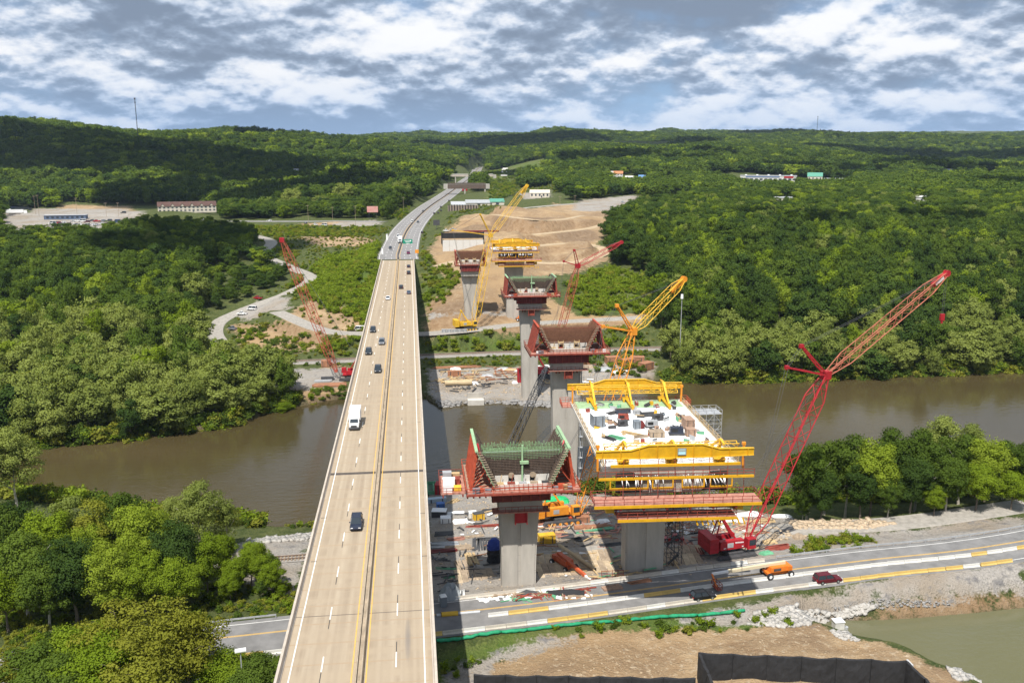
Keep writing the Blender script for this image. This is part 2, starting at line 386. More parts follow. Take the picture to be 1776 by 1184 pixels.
# polar sheet: fine in view, coarse elsewhere
_a = np.radians(np.concatenate([np.linspace(-180, -46, 24)[:-1], np.linspace(-46, 56, 470), np.linspace(56, 180, 24)[1:-1]]))
_r = np.concatenate([[1.5, 15, 30, 45, 58], np.exp(np.linspace(math.log(68), math.log(9500), 600))])
_R, _Aa = np.meshgrid(_r, _a, indexing='ij')
GX = (_R * np.sin(_Aa)).ravel(); GY = (_R * np.cos(_Aa)).ravel()
GZ = height(GX, GY)
nr, na = len(_r), len(_a)
_lr = np.log(_r); GZ2 = GZ.reshape(nr, na)
def ground(x, y):
    """height of the built sheet (bilinear), arrays or scalars"""
    x = np.atleast_1d(np.asarray(x, float)); y = np.atleast_1d(np.asarray(y, float))
    r = np.clip(np.hypot(x, y), 1.6, 9400); a = np.arctan2(x, y)
    i = np.clip(np.searchsorted(_r, r) - 1, 0, nr - 2); j = np.clip(np.searchsorted(_a, a) - 1, 0, na - 2)
    fi = (r - _r[i]) / (_r[i + 1] - _r[i]); fj = np.clip((a - _a[j]) / (_a[j + 1] - _a[j]), 0, 1)
    return GZ2[i, j] * (1 - fi) * (1 - fj) + GZ2[i + 1, j] * fi * (1 - fj) + GZ2[i, j + 1] * (1 - fi) * fj + GZ2[i + 1, j + 1] * fi * fj
def gz(x, y): return float(ground(x, y)[0])
def G(px, py, lift=0.0):
    """the place on the ground that a photo pixel shows"""
    d = ray(px, py); t = np.exp(np.linspace(math.log(60), math.log(9000), 1500)) / np.linalg.norm(d[:2])
    x = d[0] * t; y = d[1] * t; z = CAMH + d[2] * t; g = np.maximum(ground(x, y), WATER) + lift
    k = np.argmax(z <= g)
    if k == 0: k = len(t) - 1
    a, b = z[k - 1] - g[k - 1], z[k] - g[k]; f = a / (a - b + 1e-9); tt = t[k - 1] + (t[k] - t[k - 1]) * min(max(f, 0), 1)
    return np.array([d[0] * tt, d[1] * tt, CAMH + d[2] * tt])
def zone(polys, soft=3.2):
    out = np.zeros(len(GX)); rr = np.hypot(GX, GY)
    for pl in polys:
        w = [G(*p) for p in pl]; xs = [q[0] for q in w]; ys = [q[1] for q in w]
        m = (GX > min(xs) - 30) & (GX < max(xs) + 30) & (GY > min(ys) - 60) & (GY < max(ys) + 60)
        sd = poly_sd(GX[m], GY[m], w); s = soft * np.maximum(1, rr[m] / 200)
        out[m] = np.maximum(out[m], 1 - sstep((sd + s) / (2 * s)))
    return out
Z_GRAVEL = zone([[(742,1065),(742,828),(800,850),(900,860),(1000,850),(1200,872),(1375,895),(1390,918),(1500,925),(1776,896),(1776,935),(1500,968),(1300,1000),(1000,1045)],
    [(400,942),(545,928),(510,1030),(470,1030),(440,1020),(380,985)],
    [(742,640),(960,632),(1130,628),(1130,652),(1010,690),(955,708),(765,706),(740,690)],
    [(480,642),(600,636),(600,672),(540,676),(470,670)], [(1150,1078),(1290,1046),(1500,1010),(1776,968),(1776,1030),(1500,1052),(1300,1084)], [(500,1140),(755,1100),(1000,1078),(1000,1070),(760,1088),(500,1118)],
    [(770,1184),(800,1150),(900,1118),(1000,1103),(1000,1112),(860,1150),(840,1184)],
    [(0,372),(60,362),(220,362),(250,366),(250,392),(120,412),(0,412)], [(400,545),(450,522),(500,515),(500,535),(430,555)], [(740,545),(800,545),(905,540),(905,552),(740,556)],
    [(900,336),(950,330),(955,342),(910,346)], [(1000,350),(1100,338),(1130,352),(1060,366),(990,366)], [(575,387),(650,381),(662,390),(580,394)]])
Z_DIRT = zone([[(770,1270),(780,1184),(830,1150),(960,1106),(1150,1090),(1420,1086),(1470,1102),(1530,1114),(1640,1165),(1700,1200),(1760,1270)],
    [(1390,1062),(1640,1030),(1776,1015),(1776,1060),(1600,1076),(1480,1082)],
    [(735,586),(738,530),(790,500),(760,470),(742,435),(770,400),(800,375),(860,362),(960,358),(1080,372),(1050,400),(1036,430),(1055,452),(980,476),(940,482),(960,520),(1000,548),(1120,545),(1110,562),(900,578)],
    [(485,548),(540,520),(600,530),(640,550),(640,578),(600,585),(560,580),(500,562)], [(400,565),(480,556),(570,590),(520,612),(430,610)], [(510,412),(600,406),(650,414),(640,424),(560,428)],
    [(1000,366),(1080,350),(1195,340),(1190,350),(1080,368)], [(520,388),(600,384),(600,388),(540,392)], [(100,355),(230,357),(230,366),(100,366)], [(960,352),(1040,352),(1040,362),(960,368)], [(560,635),(605,632),(600,700),(545,700),(500,690)]])
Z_GRASS = zone([[(755,1184),(755,1135),(900,1092),(1100,1070),(1300,1062),(1430,1080),(1300,1096),(1000,1104),(860,1135),(790,1184)],
    [(560,470),(655,430),(660,470),(640,560),(560,540),(500,500)], [(370,395),(640,395),(650,410),(520,410),(400,402)], [(735,470),(790,490),(770,520),(735,540)], [(735,600),(905,590),(905,606),(735,612)], [(1000,480),(1050,460),(1120,480),(1120,540),(1000,545)],
    [(840,300),(880,290),(900,320),(870,350),(845,345)], [(900,360),(990,350),(1000,358),(920,366)], [(880,290),(945,275),(940,300),(890,305)]])
# grey moraine on the earthworks, darker damp soil
Z_MUD = zone([[(960,408),(1010,398),(1040,404),(1030,420),(980,420)], [(735,545),(880,530),(910,548),(740,560)], [(1000,355),(1100,342),(1120,352),(1020,364)], [(850,385),(900,376),(960,376),(930,392),(870,394)],[(800,395),(860,388),(860,400),(800,408)],[(880,470),(950,480),(960,520),(900,520)]])

def ground_material():
    m = bpy.data.materials.new("earth_and_grass"); m.use_nodes = True; nt = m.node_tree; L = nt.links; b = nt.nodes['Principled BSDF']
    b.inputs['Roughness'].default_value = 0.95; b.inputs['Specular IOR Level'].default_value = 0.15
    geo = nt.nodes.new('ShaderNodeNewGeometry')
    def noise(sc, det=6, ro=0.6):
        n = nt.nodes.new('ShaderNodeTexNoise'); n.inputs['Scale'].default_value = sc; n.inputs['Detail'].default_value = det; n.inputs['Roughness'].default_value = ro
        L.new(geo.outputs['Position'], n.inputs['Vector']); return n.outputs[0]
    def rng(v, a, b_):
        n = nt.nodes.new('ShaderNodeMapRange'); L.new(v, n.inputs[0]); n.inputs[1].default_value = a; n.inputs[2].default_value = b_; return n.outputs[0]
    def mix(f, a, c):
        n = nt.nodes.new('ShaderNodeMix'); n.data_type = 'RGBA'; L.new(f, n.inputs[0])
        for i, v in ((6, a), (7, c)):
            if isinstance(v, tuple): n.inputs[i].default_value = (*v, 1)
            else: L.new(v, n.inputs[i])
        return n.outputs[2]
    def math_(op, a, c):
        n = nt.nodes.new('ShaderNodeMath'); n.operation = op
        for i, v in ((0, a), (1, c)):
            if isinstance(v, (int, float)): n.inputs[i].default_value = v
            else: L.new(v, n.inputs[i])
        return n.outputs[0]
    def attr(nm):
        n = nt.nodes.new('ShaderNodeAttribute'); n.attribute_name = nm; return n.outputs['Fac']
    n1 = noise(0.05); n2 = noise(0.35); n3 = noise(2.2, 5); n4 = noise(0.012, 4)
    wob = math_('ADD', math_('MULTIPLY', math_('SUBTRACT', n1, 0.5), 1.1), math_('ADD', math_('MULTIPLY', math_('SUBTRACT', n2, 0.5), 1.3), math_('MULTIPLY', math_('SUBTRACT', n3, 0.5), 0.7)))
    def msk(nm): return rng(math_('ADD', attr(nm), wob), 0.38, 0.62)
    floor_ = mix(rng(n2, .35, .65), (0.050, 0.070, 0.020), (0.105, 0.120, 0.040)); floor_ = mix(rng(n3, .5, .75), floor_, (0.14, 0.15, 0.055))
    grass = mix(rng(n3, .3, .7), (0.055, 0.10, 0.018), (0.13, 0.17, 0.040)); grass = mix(rng(n1, .45, .7), grass, (0.17, 0.155, 0.065))
    dirt = mix(rng(n2, .3, .7), (0.36, 0.235, 0.125), (0.50, 0.37, 0.225)); dirt = mix(rng(n1, .40, .60), dirt, (0.27, 0.185, 0.11)); dirt = mix(rng(noise(.9, 4), .55, .7), dirt, (0.50, 0.40, 0.28)); dirt = mix(rng(n3, .62, .76), dirt, (0.47, 0.37, 0.25)); dirt = mix(rng(n4, .5, .62), dirt, (0.40, 0.27, 0.145))
    grav = mix(rng(n3, .3, .7), (0.27, 0.25, 0.225), (0.44, 0.405, 0.365)); grav = mix(rng(n1, .45, .62), grav, (0.31, 0.26, 0.205)); grav = mix(rng(n2, .56, .68), grav, (0.20, 0.19, 0.185))
    mud = mix(rng(n2, .3, .7), (0.19, 0.125, 0.075), (0.30, 0.215, 0.14))
    sp = nt.nodes.new('ShaderNodeSeparateXYZ'); L.new(geo.outputs['Normal'], sp.inputs[0]); steep = rng(sp.outputs[2], .988, .93)
    cut = mix(rng(n2, .35, .65), (0.245, 0.155, 0.085), (0.345, 0.24, 0.145)); dirt = mix(steep, dirt, cut)
    c = mix(msk('grass'), floor_, grass); c = mix(msk('dirt'), c, dirt); c = mix(msk('mud'), c, mud); c = mix(msk('gravel'), c, grav)
    c = mix(attr('bank'), c, mix(rng(n3, .35, .65), (0.075, 0.06, 0.032), (0.17, 0.13, 0.08)))
    L.new(c, b.inputs['Base Color'])
    bp = nt.nodes.new('ShaderNodeBump'); bp.inputs['Strength'].default_value = 1.0; bp.inputs['Distance'].default_value = 0.6
    L.new(math_('ADD', n3, math_('MULTIPLY', n2, 1.5)), bp.inputs['Height']); L.new(bp.outputs[0], b.inputs['Normal'])
    return m
def build_ground():
    j = np.arange(na); jn = (j + 1) % na; F_ = []
    i = np.arange(nr - 1)[:, None]
    Fq = np.stack([i * na + j, i * na + jn, (i + 1) * na + jn, (i + 1) * na + j], -1).reshape(-1, 4)[:, ::-1]
    rb = np.minimum(GY - nbank(GX), fbank(GX) - GY); bank = sstep((rb + 3.5) / 3.0) * (np.hypot(GX, GY) < 3500)
    bank = np.maximum(bank, 1 - sstep((poly_sd(GX, GY, POND) - 0.2) / 2.0))
    me = npmesh("ground", np.stack([GX, GY, GZ], -1), Fq, ground_material(), dict(gravel=Z_GRAVEL, dirt=Z_DIRT, grass=Z_GRASS, mud=Z_MUD, bank=bank), smooth=True)
    o = meshobj("ground", me); tag(o, "rolling valley ground of bare earth, gravel pads and grass", None, None, 'structure')
    return o
build_ground()

def water_mat(name, col, rough, sc, bump, col2):
    m = bpy.data.materials.new(name); m.use_nodes = True; nt = m.node_tree; L = nt.links; b = nt.nodes['Principled BSDF']
    geo = nt.nodes.new('ShaderNodeNewGeometry'); b.inputs['Roughness'].default_value = rough; b.inputs['IOR'].default_value = 1.33
    n = nt.nodes.new('ShaderNodeTexNoise'); n.inputs['Scale'].default_value = sc; n.inputs['Detail'].default_value = 5
    mp = nt.nodes.new('ShaderNodeMapping'); mp.inputs['Scale'].default_value = (0.45, 1.0, 1.0); L.new(geo.outputs['Position'], mp.inputs[0]); L.new(mp.outputs[0], n.inputs['Vector'])
    bp = nt.nodes.new('ShaderNodeBump'); bp.inputs['Strength'].default_value = 1.0; bp.inputs['Distance'].default_value = bump
    L.new(n.outputs[0], bp.inputs['Height']); L.new(bp.outputs[0], b.inputs['Normal'])
    n2 = nt.nodes.new('ShaderNodeTexNoise'); n2.inputs['Scale'].default_value = 0.018; n2.inputs['Detail'].default_value = 4; L.new(mp.outputs[0], n2.inputs['Vector'])
    mr = nt.nodes.new('ShaderNodeMapRange'); L.new(n2.outputs[0], mr.inputs[0]); mr.inputs[1].default_value = .35; mr.inputs[2].default_value = .65
    mx = nt.nodes.new('ShaderNodeMix'); mx.data_type = 'RGBA'; L.new(mr.outputs[0], mx.inputs[0]); mx.inputs[6].default_value = (*col, 1); mx.inputs[7].default_value = (*col2, 1)
    L.new(mx.outputs[2], b.inputs['Base Color'])
    return m
def build_water():
    xs = np.linspace(-2400, 2400, 161); top = np.maximum(fbank(xs), nbank(xs) + 40) + 9; bot = nbank(xs) - 9
    V = np.concatenate([np.stack([xs, bot, np.full_like(xs, WATER)], -1), np.stack([xs, top, np.full_like(xs, WATER)], -1)]); n = len(xs); i = np.arange(n - 1)
    me = npmesh("river", V, np.stack([i, i + 1, n + i + 1, n + i], -1), water_mat("muddy_river_water", (0.056, 0.043, 0.018), 0.11, 0.6, 0.07, (0.076, 0.058, 0.026)))
    tag(meshobj("river", me), "wide muddy brown river below the bridges", None, None, 'structure')
    mb = MB(); mb.add([(x, y, PONDZ) for x, y in [tuple(np.array(p) + (np.array(p) - np.mean(POND, 0)) / np.linalg.norm(np.array(p) - np.mean(POND, 0)) * 3) for p in POND]], [tuple(range(len(POND)))[::-1]])
    o = mb.build("pond", water_mat("green_pond_water", (0.115, 0.112, 0.058), 0.07, 1.4, 0.03, (0.150, 0.146, 0.086)))
    tag(o, "murky green settling pond beside the road embankment", None, None, 'structure')
build_water()

# ------------------------------------------------------------------ roads
def strip(line, off0, off1, dz, uvlen=None):
    """quads along a polyline between two lateral offsets (left negative)"""
    p = [np.array(q, float) for q in line]; vs = []; fs = []
    for i, q in enumerate(p):
        t = p[min(i + 1, len(p) - 1)] - p[max(i - 1, 0)]; t[2] = 0; t /= np.linalg.norm(t); nrm = np.array([t[1], -t[0], 0])
        vs += [q + nrm * off0 + [0, 0, dz], q + nrm * off1 + [0, 0, dz]]
        if i: fs.append((2 * i - 2, 2 * i - 1, 2 * i + 1, 2 * i))
    return vs, fs
def cum(line):
    p = np.array(line); return np.concatenate([[0], np.cumsum(np.linalg.norm(np.diff(p, axis=0), axis=1))])
def sub_line(line, s0, s1):
    c = cum(line); p = np.array(line); ss = [s0] + [s for s in c if s0 < s < s1] + [s1]
    return [np.array([np.interp(s, c, p[:, k]) for k in range(3)]) for s in ss]
def at_s(line, s):
    c = cum(line); p = np.array(line); q = np.array([np.interp(s, c, p[:, k]) for k in range(3)]); q2 = np.array([np.interp(min(s + 1, c[-1]), c, p[:, k]) for k in range(3)]); q1 = np.array([np.interp(max(s - 1, 0), c, p[:, k]) for k in range(3)])
    t = q2 - q1; return q, math.atan2(t[1], t[0])
def paint(name, parent, line, off, w, dz, m, dash=None):
    mb = MB(); L_ = cum(line)[-1]
    if dash is None: mb.add(*strip(line, off - w / 2, off + w / 2, dz))
    else:
        s = 3.0
        while s + dash[0] < L_: mb.add(*strip(sub_line(line, s, s + dash[0]), off - w / 2, off + w / 2, dz)); s += dash[0] + dash[1]
    o = mb.build(name, m, parent); return o
asphalt = mat("worn_asphalt", (0.195, 0.19, 0.186), 0.9, var=0.22, scale=0.35, bump=0.004)
asphalt_hw = mat("pale_asphalt", (0.235, 0.225, 0.22), 0.9, var=0.16, scale=0.2)
gravelm = mat("pale_gravel", (0.32, 0.295, 0.26), 0.95, var=0.25, scale=0.8, bump=0.03)
white_paint = mat("white_road_paint", (0.78, 0.77, 0.73), 0.6, var=0.12, scale=1.5)
yellow_paint = mat("yellow_road_paint", (0.70, 0.42, 0.08), 0.6, var=0.12, scale=1.5)
def road_obj(name, key, m, label, hw=None, dz=0.0):
    ln, w, _ = ROADS[key]; w = hw or w; mb = MB()
    vs, fs = strip(ln, -w, w, dz); n0 = len(vs); mb.add(vs, fs)
    vs2, fs2 = strip(ln, -w - .25, -w, dz); vs2 = [np.array(v) - ([0, 0, .35] if k % 2 == 0 else [0, 0, 0]) for k, v in enumerate(vs2)]; mb.add(vs2, fs2)
    vs2, fs2 = strip(ln, w, w + .25, dz); vs2 = [np.array(v) - ([0, 0, .35] if k % 2 == 1 else [0, 0, 0]) for k, v in enumerate(vs2)]; mb.add(vs2, fs2)
    o = mb.build(name, m); tag(o, label, None, None, 'structure'); return o
rr = road_obj("river_road", 'river_road', asphalt, "grey two-lane road along the near river bank")
nl = ROADS['river_road'][0]
paint("edge_line", rr, nl, 5.4, 0.14, 0.006, white_paint); paint("edge_line", rr, nl, -5.0, 0.14, 0.006, white_paint)
paint("centre_line", rr, nl, -1.2, 0.13, 0.006, yellow_paint); paint("centre_line", rr, nl, -0.95, 0.13, 0.006, yellow_paint)
hwy = road_obj("highway", 'highway', asphalt_hw, "grey highway climbing away beyond the bridge", 12.0)
hl = ROADS['highway'][0]
for off in (-11.0, 11.0): paint("edge_line", hwy, hl, off, 0.22, 0.008, white_paint)
for off in (-7.2, -3.9, 3.9, 7.2): paint("lane_line", hwy, hl, off, 0.2, 0.008, white_paint, (5, 10))
for off in (-1.1, 1.1): paint("median_line", hwy, hl, off, 0.2, 0.008, yellow_paint)
mb = MB(); vs, fs = strip(hl, -0.3, 0.3, 0.9); mb.add(vs, fs)
for s_ in (-1, 1):
    a, f = strip(hl, 0.3 * s_, 0.34 * s_, 0.0); 
    a = [np.array(v) + ([0, 0, .9] if k % 2 == 0 else [0, 0, 0]) for k, v in enumerate(a)]; mb.add(a, f)
mb.build("median_barrier", mat("dark_barrier", (0.12, 0.10, 0.085), 0.9, var=.2), hwy)
road_obj("side_street", 'side_street', asphalt_hw, "grey side street crossing left of the highway", 5.0)
road_obj("access_road", 'access_road', gravelm, "pale winding gravel access road on the wooded slope", 4.2)
road_obj("haul_road", 'haul_road', gravelm, "pale dirt haul road along the far hillside", 4.0)
road_obj("gravel_track", 'gravel_track', gravelm, "gravel track between the near road and the river trees", 3.2)
dirt_t = mat("packed_dirt", (0.44, 0.335, 0.215), .95, var=.2, scale=.3, bump=.03)
for nm_, lb_ in (("earth_track", "curving dirt track low on the far earthworks"), ("mound_track", "dirt track across the far mound"), ("crest_track", "dirt track over the far mound crest")): road_obj(nm_, nm_, dirt_t, lb_, ROADS[nm_][1] - .8)
road_obj("clearing_road", 'clearing_road', gravelm, "dirt road across the far clearing", 5.0)
rt_ = road_obj("river_track", 'river_track', mat("ballast", (0.30, 0.275, 0.25), .95, var=.3, scale=1.2, bump=.03), "ballast bed along the far river bank", 4.2)
# ------------------------------------------------------------------ vegetation
def leaf_material(name, c0, c1, c2, trans=0.45):
    m = bpy.data.materials.new(name); m.use_nodes = True; nt = m.node_tree; L = nt.links; nt.nodes.clear()
    oi = nt.nodes.new('ShaderNodeObjectInfo'); at = nt.nodes.new('ShaderNodeAttribute'); at.attribute_name = 'tint'
    cr = nt.nodes.new('ShaderNodeValToRGB'); e = cr.color_ramp.elements
    e[0].position = 0.0; e[0].color = (*c0, 1); e[1].position = 1.0; e[1].color = (*c2, 1); k = e.new(0.55); k.color = (*c1, 1)
    ad = nt.nodes.new('ShaderNodeMath'); ad.operation = 'MULTIPLY_ADD'; ad.inputs[1].default_value = 0.30
    mu = nt.nodes.new('ShaderNodeMath'); mu.operation = 'MULTIPLY'; mu.inputs[1].default_value = 0.72
    L.new(oi.outputs['Random'], mu.inputs[0]); L.new(at.outputs['Fac'], ad.inputs[0]); L.new(mu.outputs[0], ad.inputs[2])
    L.new(ad.outputs[0], cr.inputs[0])
    df = nt.nodes.new('ShaderNodeBsdfDiffuse'); tr = nt.nodes.new('ShaderNodeBsdfTranslucent'); mx = nt.nodes.new('ShaderNodeMixShader'); mx.inputs[0].default_value = trans
    hs = nt.nodes.new('ShaderNodeMix'); hs.data_type = 'RGBA'; hs.blend_type = 'MULTIPLY'; hs.inputs[0].default_value = 1.0; hs.inputs[7].default_value = (1.15, 1.10, 0.6, 1)
    L.new(cr.outputs[0], df.inputs[0]); L.new(cr.outputs[0], hs.inputs[6]); L.new(hs.outputs[2], tr.inputs[0])
    L.new(df.outputs[0], mx.inputs[1]); L.new(tr.outputs[0], mx.inputs[2])
    o = nt.nodes.new('ShaderNodeOutputMaterial'); L.new(mx.outputs[0], o.inputs[0]); return m
LG = leaf_material("leaf_green", (0.072, 0.115, 0.020), (0.106, 0.163, 0.027), (0.158, 0.222, 0.036))
LD = leaf_material("leaf_dark", (0.046, 0.084, 0.021), (0.070, 0.118, 0.027), (0.102, 0.160, 0.034))
LP = leaf_material("leaf_pale", (0.195, 0.240, 0.058), (0.250, 0.300, 0.074), (0.305, 0.350, 0.094))
LB = leaf_material("leaf_bright", (0.165, 0.240, 0.018), (0.220, 0.300, 0.026), (0.285, 0.355, 0.044))
LY = leaf_material("leaf_olive", (0.220, 0.225, 0.028), (0.265, 0.280, 0.040), (0.305, 0.325, 0.060))
bark = mat("grey_bark", (0.16, 0.13, 0.10), 0.95, var=0.35, scale=2.0)
bark_pale = mat("pale_bark", (0.42, 0.38, 0.32), 0.9, var=0.3, scale=2.0)

def crown_mesh(name, seed, H, R, base, nclump, nleaf, ls, m, droop=0.0, gap=0.0, narrow=1.0, dome=0.30):
    """a crown of leaf-sized faces gathered in clumps; H tree height, base = height of the lowest leaves"""
    g = np.random.default_rng(seed); ch = (H - base) / 2; cz = base + ch
    # clump centres: mostly near the outside of an uneven egg
    c = []
    while len(c) < nclump:
        d = g.normal(size=3); d /= np.linalg.norm(d); rad = g.uniform(0.35, 0.98) if g.random() < 0.82 else g.uniform(0, .4)
        an = math.atan2(d[1], d[0]); lob = 1 + 0.26 * math.sin(an * 2 + seed + d[2] * 2) + 0.22 * math.sin(an * 3 + seed * 2.3 + d[2] * 3)
        q = np.array([d[0] * R * rad * lob * narrow, d[1] * R * rad * lob * narrow, d[2] * ch * rad])
        t = (q[2] + ch) / (2 * ch); wlim = R * (0.42 + 0.58 * math.sin(min(1, t * 0.9 + .12) * math.pi) ** 0.6) * g.uniform(.8, 1.15)
        if math.hypot(q[0], q[1]) > wlim: continue
        if gap and g.random() < gap * (1 - t): continue
        c.append(q + [0, 0, cz])
    c = np.array(c); rc = g.uniform(0.11, 0.32, nclump) ** 1.0 * R; ctint = g.uniform(0, 1, nclump)
    w = rc ** 2; k = g.choice(nclump, nleaf, p=w / w.sum())
    d = g.normal(size=(nleaf, 3)); d /= np.linalg.norm(d, axis=1)[:, None]
    d[:, 2] = np.abs(d[:, 2]) * np.where(g.random(nleaf) < 0.72, 1, -0.7)
    rad = rc[k] * (0.55 + 0.5 * g.random(nleaf) ** 0.7)
    p = c[k] + d * rad[:, None] * np.array([1.08, 1.08, 0.72])
    fr_ = g.random(nleaf) < .06; u3 = g.normal(size=(nleaf, 3)); u3 /= np.linalg.norm(u3, axis=1)[:, None]; rr3 = g.uniform(.2, 1.08, nleaf) ** .6; loose = np.stack([u3[:, 0] * R * .86 * narrow * rr3, u3[:, 1] * R * .86 * narrow * rr3, cz + u3[:, 2] * ch * .92 * rr3], -1)
    p = np.where(fr_[:, None], loose, p); d = np.where(fr_[:, None], u3, d)
    p[:, 2] -= droop * g.random(nleaf) * rc[k]
    p += g.normal(size=(nleaf, 3)) * ls * 0.5
    n = d * 0.75 + g.normal(size=(nleaf, 3)) * 0.55 + np.array([0, 0, 0.25]); n /= np.linalg.norm(n, axis=1)[:, None]
    t = np.cross(n, g.normal(size=(nleaf, 3))); t /= np.linalg.norm(t, axis=1)[:, None]; b = np.cross(n, t)
    s = ls * g.uniform(0.6, 1.3, nleaf)[:, None]; asp = g.uniform(0.55, 0.9, nleaf)[:, None]
    V = np.stack([p - t * s * .5, p + b * s * .5 * asp - n * s * .08, p + t * s * .5, p - b * s * .5 * asp - n * s * .08], 1).reshape(-1, 3)
    F_ = np.arange(nleaf * 4).reshape(-1, 4)[:, ::-1]
    tint = np.repeat(np.clip(0.65 * ctint[k] + 0.35 * g.random(nleaf), 0, 1), 4)
    me = npmesh(name, V, F_, m, dict(tint=tint), smooth=True)
    axis = p - np.array([0, 0, cz - ch * 0.3]); axis /= np.linalg.norm(axis, axis=1)[:, None]
    nn = d * 0.60 + axis * dome + n * 0.30 + np.array([0, 0, 0.15]); nn /= np.linalg.norm(nn, axis=1)[:, None]
    me.normals_split_custom_set_from_vertices(np.repeat(nn, 4, 0).astype(np.float32))
    return me
def trunk_mesh(name, seed, H, base, R, m, tr=0.32):
    g = random.Random(seed); mb = MB(); top = base + (H - base) * 0.62; p = Vector((0, 0, -0.6)); r = tr
    ax = Vector((0, 0, -0.6)); seg = 5; pts_ = [p]
    for i in range(seg):
        p = Vector((p.x + g.uniform(-.25, .25), p.y + g.uniform(-.25, .25), -0.6 + (top + .6) * (i + 1) / seg)); pts_.append(p)
    for i in range(seg): mb.tube(pts_[i], pts_[i + 1], tr * (1 - i / seg * 0.75) * (1.25 if i == 0 else 1), tr * (1 - (i + 1) / seg * 0.75), n=6)
    for k in range(8):
        i = g.randint(2, seg - 1); a = g.uniform(0, 6.28); o = pts_[i]; l = R * g.uniform(.45, .8)
        e = o + Vector((math.cos(a) * l, math.sin(a) * l, l * g.uniform(.45, 1.1))); mid = (o + e) / 2 + Vector((0, 0, -l * .06))
        mb.tube(o, mid, tr * .38, tr * .26, n=5); mb.tube(mid, e, tr * .26, tr * .08, n=5)
    me = mb.mesh(name); me.materials.append(m); return me

VAR = {}
def variant(key, seed, H, R, base, ncl, nl, ls, lm, bm, tr=.32, **k):
    VAR[key] = dict(H=H, R=R, crown=crown_mesh("crown_" + key, seed, H, R, base, ncl, nl, ls, lm, **k), trunk=trunk_mesh("trunk_" + key, seed + 9, H, base, R, bm, tr), obj=None)
for i, (lm, seed, narrow, gap) in enumerate([(LG, 11, .95, .25), (LB, 12, .9, .35), (LP, 13, 1.0, .6), (LY, 14, 1.0, .6), (LD, 15, .95, .15)]):
    variant("N%d" % i, seed, 18, 6.4, 4.4, (62 if i == 2 else 72 if i == 3 else 95), (11000 if i == 2 else 14500 if i == 3 else 24000), 0.40, lm, bark_pale if i in (0, 2) else bark, narrow=narrow, gap=gap, droop=.3)
for i, (lm, seed, narrow) in enumerate([(LG, 21, 1.0), (LD, 22, .95), (LG, 23, .9), (LP, 24, 1.0), (LP, 25, .9), (LB, 26, .95), (LD, 27, 1.0)]):
    variant("M%d" % i, seed, 16, 6.6, 1.6, 44, 6500, 0.70, lm, bark, narrow=narrow, gap=.15, dome=.55)
for i, (lm, seed) in enumerate([(LG, 31), (LD, 32), (LB, 33), (LG, 34)]):
    variant("F%d" % i, seed, 15, 6.9, 1.0, 18, 900, 1.9, lm, bark, dome=.8)
variant("B0", 41, 2.6, 1.9, 0.1, 18, 620, 0.42, LB, bark, tr=.06)
variant("B1", 42, 2.2, 1.8, 0.1, 16, 560, 0.42, LG, bark, tr=.06)
variant("B2", 43, 2.4, 2.0, 0.1, 16, 520, 0.46, LY, bark, tr=.06)

TREES = []   # x, y, z, scale_xy, scale_z, rot, variant, region
def tree_at(px, py, Y, v, wide=1.0, region='', H=None):
    q = PY(px, py, Y); z0 = gz(q[0], q[1]); h = H or max(3.0, q[2] - z0); s = h / VAR[v]['H']
    TREES.append((q[0], q[1], z0, s ** .8 * wide, s, random.uniform(0, 6.28), v, region))
for px, py, Y, v, w in [(-20,870,170,'N0',1),(20,872,172,'N4',1),(70,880,166,'N1',1),(112,862,174,'N2',.9),(165,868,168,'N3',.9),(205,850,171,'N0',.9),(238,862,162,'N1',.85),(280,900,170,'N1',.9),
      (300,905,158,'N4',.95),(352,922,160,'N1',.85),(385,920,170,'N1',.7),(440,932,166,'N1',.75),(465,958,164,'N0',.7),(30,925,154,'N0',1.1),(118,935,152,'N4',1.1),
      (182,940,152,'N1',1.0),(240,950,153,'N1',.95),(305,962,152,'N1',.95),(395,985,157,'N1',.8),(452,1005,158,'N0',.7),(0,980,150,'N1',1.0),(70,960,150,'N0',1.0),(432,945,163,'N1',.95),(470,968,160,'N1',.9),(488,1012,159,'N1',.75),(405,962,160,'N1',.95),(260,915,160,'N1',.9),(150,905,164,'N1',.9)]:
    tree_at(px, py, Y, v, w, 'left_near')
for px, py, Y, v, w in [(338,838,183,'N2',1.0),(388,866,185,'N2',.8),(300,862,188,'N2',.85)]: tree_at(px, py, Y, v, w, 'left_airy')
for px, py, Y, v, w in [(12,745,222,'N2',1.0),(-30,760,220,'N2',1.0),(-60,800,200,'N0',1.0)]: tree_at(px, py, Y, v, w, 'left_edge')
for px, py, Y, v, w in [(205,1052,128,'N3',1.3),(272,1048,126,'N3',1.35),(130,1082,127,'N1',1.25),(62,1112,126,'N0',1.25),(15,1125,127,'N3',1.2),(322,1066,125,'N3',1.2),(170,1100,122,'N1',1.3),(245,1100,120,'N3',1.4),(90,1140,120,'N0',1.3)]:
    tree_at(px, py, Y, v, w, 'left_front')
for px, py, Y, v, w in [(1408,772,186,'N0',.9),(1440,762,192,'N0',.9),(1478,752,188,'N0',.9),(1520,756,184,'N1',.85),(1556,742,192,'N0',.95),(1600,744,188,'N0',.95),(1676,750,191,'N0',1),(1722,752,186,'N1',.95),(1752,762,192,'N0',1),(1790,764,187,'N0',1),(1830,770,190,'N0',1),
      (1500,805,181,'N4',.9),(1588,790,181,'N4',.95),(1650,790,180,'N0',1),(1702,800,179,'N1',.95),(1762,815,178,'N1',1),(1430,815,182,'N4',.85),(1545,830,179,'N0',.85),(1625,840,178,'N1',.85),(1395,850,184,'N0',.7)]:
    tree_at(px, py, Y, v, w, 'right_near')
